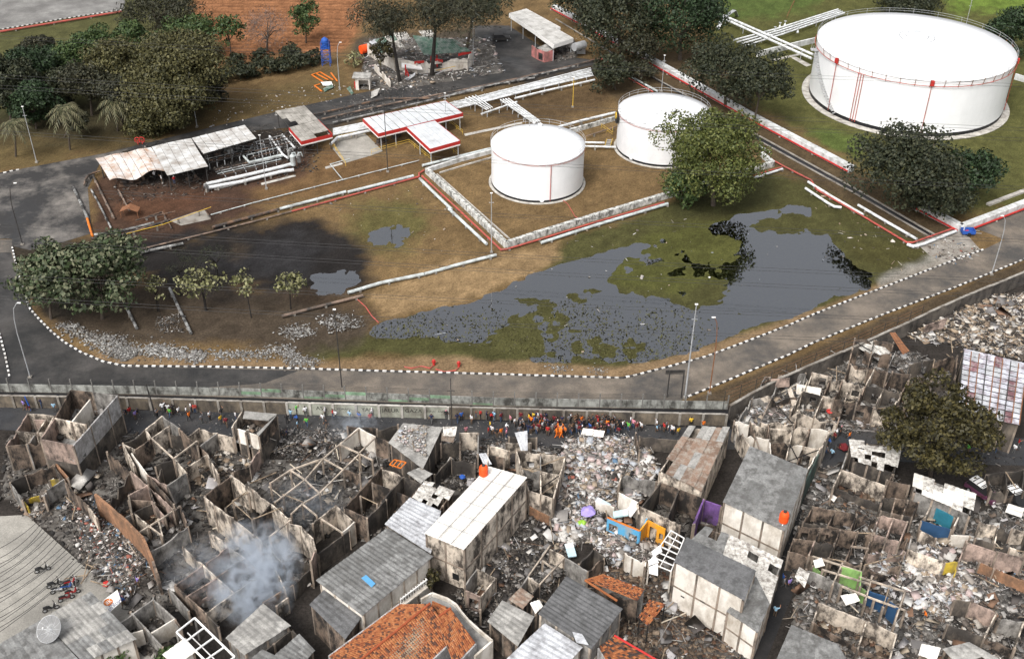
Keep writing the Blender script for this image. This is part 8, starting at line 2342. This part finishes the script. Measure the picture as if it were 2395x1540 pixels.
BONES = [('pelvis', 'belly'),('belly', 'chest'),('chest', 'neck'),('neck', 'head'),('head', 'top')]
for s in 'LR':
 BONES += [('chest', 'shoulder' + s),('shoulder' + s, 'elbow' + s),('elbow' + s, 'wrist' + s),('wrist' + s, 'hand' + s),('pelvis', 'hip' + s),('hip' + s, 'knee' + s),('knee' + s, 'ankle' + s),('ankle' + s, 'toe' + s)]
PART = {('pelvis', 'belly'): 1,('belly', 'chest'): 1,('chest', 'neck'): 1,('neck', 'head'): 0,('head', 'top'): 0,('chest', 'shoulder'): 1,('shoulder', 'elbow'): 1,('elbow', 'wrist'): 0,('wrist', 'hand'): 0,('pelvis', 'hip'): 2,('hip', 'knee'): 2,('knee', 'ankle'): 2,('ankle', 'toe'): 4}
RAD = dict(pelvis=(.15,.11), belly=(.14,.10), chest=(.16,.11), neck=.055, head=.10, top=.075, shoulder=.075, elbow=.05, wrist=.035, hand=.04, hip=.095, knee=.065, ankle=.045, toe=.04)
BASE = dict(pelvis=(0,0,.93), belly=(0,0,1.1), chest=(0,0,1.33), neck=(0,0,1.45), head=(0,.02,1.56), top=(0,.02,1.66))
def pose(**k):
 J = dict(BASE)
 for s, sg in (('L', -1),('R', 1)):
  J.update({'shoulder' + s: (sg * .19,0,1.37), 'elbow' + s: (sg * .24,-.02,1.1), 'wrist' + s: (sg * .24,.06,.88), 'hand' + s: (sg * .24,.09,.80), 'hip' + s: (sg * .10,0,.86), 'knee' + s: (sg * .10,.02,.48), 'ankle' + s: (sg * .11,-.02,.08), 'toe' + s: (sg * .12,.13,.04)})
 J.update(k)
 return J
POSES = {
 'standing': pose(),
 'walking': pose(kneeL=(-.10,.18,.50), ankleL=(-.10,.22,.10), toeL=(-.10,.37,.08), kneeR=(.10,-.04,.48), ankleR=(.10,-.26,.12), toeR=(.10,-.14,.04), elbowL=(-.24,-.12,1.1), wristL=(-.23,-.12,.9), handL=(-.23,-.1,.82), elbowR=(.24,.1,1.12), wristR=(.22,.24,.96), handR=(.21,.30,.92)),
 'arms folded': pose(elbowL=(-.26,.06,1.12), wristL=(-.05,.2,1.14), handL=(.04,.2,1.16), elbowR=(.26,.06,1.12), wristR=(.05,.23,1.17), handR=(-.04,.23,1.2)),
 'raising an arm': pose(elbowR=(.32,.14,1.45), wristR=(.26,.3,1.62), handR=(.24,.36,1.68)),
 'stooping': pose(belly=(0,.08,1.06), chest=(0,.26,1.2), neck=(0,.36,1.27), head=(0,.44,1.33), top=(0,.50,1.41), shoulderL=(-.19,.28,1.2), shoulderR=(.19,.28,1.2), elbowL=(-.22,.36,.95), wristL=(-.18,.46,.76), handL=(-.16,.5,.7), elbowR=(.22,.36,.95), wristR=(.18,.46,.76), handR=(.16,.5,.7)),
 'crouching': pose(pelvis=(0,-.1,.38), belly=(0,-.02,.54), chest=(0,.08,.76), neck=(0,.12,.88), head=(0,.15,.98), top=(0,.16,1.08), shoulderL=(-.19,.08,.8), shoulderR=(.19,.08,.8), elbowL=(-.26,.22,.6), wristL=(-.14,.36,.52), handL=(-.1,.4,.5), elbowR=(.26,.22,.6), wristR=(.14,.36,.52), handR=(.1,.4,.5), hipL=(-.11,-.08,.36), hipR=(.11,-.08,.36), kneeL=(-.16,.26,.48), kneeR=(.16,.26,.48), ankleL=(-.14,.06,.08), ankleR=(.14,.06,.08), toeL=(-.15,.2,.04), toeR=(.15,.2,.04)),
}
PMESH = {n: body_mesh('person', j, BONES, RAD, PART) for n, j in POSES.items()}
def cm(n, c, r=.85): return mat('cloth_' + n, c, r, .12,3.0)
SK = cm('skin', (.24,.125,.075))
SHIRT = {'white': (.62,.62,.63), 'black': (.018,.018,.02), 'red': (.38,.02,.02), 'dark red': (.13,.012,.018), 'orange': (.70,.16,.015), 'yellow': (.62,.40,.04), 'blue': (.03,.10,.34), 'pale blue': (.26,.42,.55), 'grey': (.16,.16,.17), 'pink': (.55,.22,.28), 'green': (.10,.38,.06), 'navy': (.02,.025,.06), 'purple': (.24,.18,.45), 'brown': (.10,.065,.04)}
SHIRT = {k: cm(k.replace(' ', '_'), c) for k, c in SHIRT.items()}
TRS = {'dark': cm('dark_trousers', (.02,.02,.023)), 'blue': cm('jeans', (.04,.065,.12)), 'grey': cm('grey_trousers', (.10,.10,.10)), 'brown': cm('brown_trousers', (.11,.075,.05))}
HAIR, SHOE = cm('hair', (.012,.01,.01)), cm('shoe', (.05,.045,.04))
rp = random.Random(99)
FOLK = []
def folk(k, pts, zone, cols_=None, po=None, z=0.0):
 for i, p in enumerate(pts):
  c = p[2] if len(p) > 2 else rp.choice(cols_ or ['white', 'white', 'black', 'black', 'red', 'dark red', 'navy', 'grey', 'grey', 'blue', 'pale blue', 'brown', 'black', 'pink', 'yellow', 'green'])
  FOLK.append((*K(k, p[:2])[0][:2], c, po or rp.choice(['standing', 'standing', 'walking', 'walking', 'arms folded', 'raising an arm', 'stooping']), zone, z))
folk('c1', [(70,300, 'white'),(275,355, 'purple'),(470,335),(605,380, 'pale blue'),(655,300, 'white'),(1430,430, 'red'),(1490,465, 'purple'),(1520,440),(1350,475, 'white'),(1700,320, 'pink'),(1725,445, 'grey'),(1790,385, 'white'),(1850,400, 'white'),(1900,405),(1965,425, 'white'),(2050,425, 'white'),(2080,480, 'orange'),(2095,375, 'white'),(2140,395, 'red'),(1385,430),(340,380, 'dark red')], 'the lane')
folk('c2', [(45,400),(20,440, 'green'),(295,375, 'red'),(370,505, 'grey'),(455,475, 'white'),(575,515, 'yellow'),(635,545, 'dark red'),(585,440, 'black'),(740,475, 'white'),(770,360, 'brown'),(1185,525, 'white'),(1200,620, 'pink'),(1240,690, 'black'),(1340,455, 'pale blue'),(1300,510, 'black'),(1400,405, 'green'),(1415,505, 'blue'),(1415,570, 'pale blue'),(1515,545, 'green'),(1500,425, 'white'),(1690,500, 'white'),(1715,430, 'white'),(1730,570, 'black'),(1800,450, 'red'),(1830,460),(1885,380, 'white'),(1985,470, 'pale blue'),(2090,480, 'pale blue'),(1300,670, 'navy'),(1150,385, 'red')], 'the lane')
folk('c3', [(240,490, 'blue'),(360,500, 'red'),(382,440, 'white'),(1030,505, 'navy'),(1190,465, 'black'),(1310,500, 'navy'),(1355,480, 'blue'),(1465,515, 'white'),(1520,455, 'dark red'),(1558,460, 'red'),(1630,470, 'navy'),(1668,480, 'red'),(1712,475, 'pale blue'),(1790,490),(1940,540, 'white'),(2000,570, 'grey'),(1670,580, 'yellow'),(1690,630, 'white'),(1652,645, 'red'),(1745,665, 'black'),(1790,655, 'orange'),(1850,665, 'pink'),(1835,595, 'white'),(1890,510),(1405,640)], 'the lane')
folk('c4', [(520,440, 'white'),(565,450, 'white'),(650,450, 'white'),(705,490, 'white'),(780,460, 'dark red'),(845,460, 'red'),(1120,480, 'white'),(290,480, 'yellow'),(245,500, 'yellow'),(270,530, 'orange'),(305,530, 'blue'),(390,540, 'orange'),(395,580, 'white'),(350,610, 'dark red'),(340,480, 'white'),(425,490, 'navy'),(820,520, 'orange'),(850,540, 'pink'),(1000,540, 'red'),(1090,560, 'orange'),(1080,510, 'white'),(640,640, 'orange'),(1360,520, 'white'),(1330,590, 'green'),(1275,570, 'white'),(1385,560, 'pink'),(1425,600, 'dark red'),(1470,590, 'white'),(1640,600, 'pale blue'),(1640,560, 'white'),(1750,570, 'grey'),(1795,605, 'white'),(1815,630, 'white'),(1875,650, 'yellow'),(1950,500, 'black'),(2015,540, 'yellow'),(450,640, 'red'),(500,620, 'grey'),(765,610, 'grey'),(90,545, 'white'),(910,600),(1165,500, 'dark red'),(1230,550, 'black'),(1720,600)], 'the lane')
pts = []
while len(pts) < 84:
 x, y = rp.uniform(120,1250), rp.uniform(470,640)
 if all(abs(x - a) > 20 or abs(y - b) > 20 for a, b in pts): pts.append((x, y))
folk('c4', pts, 'the lane', ['black', 'black', 'navy', 'grey', 'dark red', 'brown', 'black', 'navy'])
folk('c4', [(545,660),(580,650),(600,668),(560,610),(615,615)], 'the rescue team', ['orange'])
folk('c5', [(300,570, 'orange'),(1470,670, 'orange'),(1690,770, 'blue'),(1765,660, 'white'),(1895,700, 'orange'),(1645,850, 'grey'),(1705,890, 'pale blue'),(1760,790, 'black'),(1800,640, 'black'),(1735,700, 'dark red')], 'the alley mouth')
folk('d5', [(975,850, 'blue'),(1030,900, 'purple'),(985,890, 'grey'),(905,1150, 'pale blue')], 'the alley')
folk('c6', [(1865,760, 'purple'),(1905,710, 'yellow'),(1955,800, 'white'),(2035,835, 'white'),(2080,770, 'red'),(1840,825, 'grey'),(1530,835, 'green'),(1690,880, 'grey'),(1520,730, 'white')], 'the side lane')
folk('d1', [(1265,880, 'purple'),(1205,960, 'white'),(1190,1025, 'white'),(1135,1060, 'blue'),(1095,1010, 'purple')], 'the court edge')
folk('d6', [(1005,1190, 'orange')], 'the right block rubble', z=.4)
folk('a1', [(1088,1258, 'white'),(1138,1285, 'white'),(1226,1290, 'red')], 'the burnt canopies')
HELM = {'orange': cm('helmet_orange', (.75,.2,.02),.4), 'white': cm('helmet_white', (.7,.7,.7),.4)}
for c in sorted({f[2] for f in FOLK}):
 for zn in sorted({f[4] for f in FOLK}):
  grp = sorted([f for f in FOLK if f[2] == c and f[4] == zn])
  for i, (u, v, _c, po, _z, z) in enumerate(grp):
   p = P(u, v, z)
   o = bpy.data.objects.new('person', PMESH[po])
   col.objects.link(o)
   o.location = (p.x, p.y, z + .012)
   o.rotation_euler = (0,0, rp.uniform(0,2 * pi))
   s = rp.uniform(.94,1.06)
   o.scale = (s * 1.08, s * 1.08, s)
   tn = rp.choice(list(TRS))
   if zn == 'the rescue team': tt, tn = SHIRT['orange'], 'orange'
   else: tt = TRS[tn]
   hair = HELM['orange'] if zn == 'the rescue team' else HELM['white'] if zn == 'the burnt canopies' else (HAIR if rp.random() < .8 else SHIRT[rp.choice(['black', 'white', 'pink', 'navy', 'brown'])])
   for k, m_ in enumerate((SK, SHIRT[c], tt, hair, SHOE)):
    o.material_slots[k].link = 'OBJECT'
    o.material_slots[k].material = m_
   o['label'] = 'person %s in %s top and %s trousers, %s %s top from left in %s' % (po, c, tn, ORD[i], c, zn)
   if len(grp) == 1: o['label'] = 'person %s in %s top and %s trousers, only %s top in %s' % (po, c, tn, c, zn)
   if len(o['label'].split()) > 16: o['label'] = 'person in %s top %s, %s such from left in %s' % (c, po, ORD[i], zn)
   o['category'] = 'person'
   o['group'] = 'people in ' + zn
# ================================================================ SMOKE
def smoke(u, v, z, rx, ry, rz, dens, label, seed, rot=0.0):
 p = P(u, v, z)
 import bmesh
 bm = bmesh.new()
 bmesh.ops.create_icosphere(bm, subdivisions=3, radius=1)
 me = bpy.data.meshes.new('smoke')
 bm.to_mesh(me)
 bm.free()
 o = bpy.data.objects.new('smoke', me)
 col.objects.link(o)
 o.location, o.scale, o.rotation_euler = p, (rx, ry, rz),(0, rot, 0)
 o['label'], o['kind'] = label, 'stuff'
 m = bpy.data.materials.new('smoke')
 m.use_nodes = True
 N, L = m.node_tree.nodes, m.node_tree.links
 N.remove(N['Principled BSDF'])
 vol = N.new('ShaderNodeVolumePrincipled')
 vol.inputs['Color'].default_value = (.76,.82,.90,1)
 vol.inputs['Anisotropy'].default_value = .2
 tc = N.new('ShaderNodeTexCoord')
 gr = N.new('ShaderNodeTexGradient')
 gr.gradient_type = 'SPHERICAL'
 L.new(tc.outputs['Object'], gr.inputs['Vector'])
 nz = N.new('ShaderNodeTexNoise')
 nz.noise_dimensions = '4D'
 nz.inputs['W'].default_value = seed
 nz.inputs['Scale'].default_value = 2.9
 nz.inputs['Detail'].default_value = 6
 nz.inputs['Distortion'].default_value = 1.2
 L.new(tc.outputs['Object'], nz.inputs['Vector'])
 mr = N.new('ShaderNodeMapRange')
 mr.inputs['From Min'].default_value = .47
 mr.inputs['From Max'].default_value = .80
 L.new(nz.outputs['Fac'], mr.inputs['Value'])
 mm = N.new('ShaderNodeMath')
 mm.operation = 'MULTIPLY'
 L.new(gr.outputs['Fac'], mm.inputs[0])
 L.new(mr.outputs['Result'], mm.inputs[1])
 m2 = N.new('ShaderNodeMath')
 m2.operation = 'MULTIPLY'
 m2.inputs[1].default_value = dens
 L.new(mm.outputs[0], m2.inputs[0])
 L.new(m2.outputs[0], vol.inputs['Density'])
 L.new(vol.outputs[0], N['Material Output'].inputs['Volume'])
 me.materials.append(m)
smoke(635,1335,2.6,3.6,3.2,6.0,3.6, 'dense pale blue smoke rising from the gutted rooms', 1,.3)
smoke(590,1385,2.4,5.2,4.2,4.6,3.4, 'thin blue smoke drifting over the grey tin roof', 2,-.4)
smoke(600,1290,3.0,5.0,4.2,4.2,2.4, 'wisps of smoke over the pale-walled house', 3)
smoke(500,1330,2.0,6.5,5.0,3.4,.9, 'faint haze of smoke over the roofless rooms', 4)
smoke(830,995,2.2,4.0,3.0,3.4,.9, 'thin smoke across the lane by the graffiti wall', 5)
smoke(720,1180,2.0,6.0,5.0,3.0,.6, 'faint smoke over the beam grid yard', 6)
# ================================================================ checks
def finish():
 seen = {}
 for o in sc.objects:
  if o.parent is None and o.get('label'):
   seen.setdefault(o['label'], []).append(o)
 for l, os_ in seen.items():
  if len(os_) > 1 and len({o.get('group') for o in os_}) > 1 or (len(os_) > 1 and not os_[0].get('group')):
   print('SAME LABEL', l, len(os_))
finish()
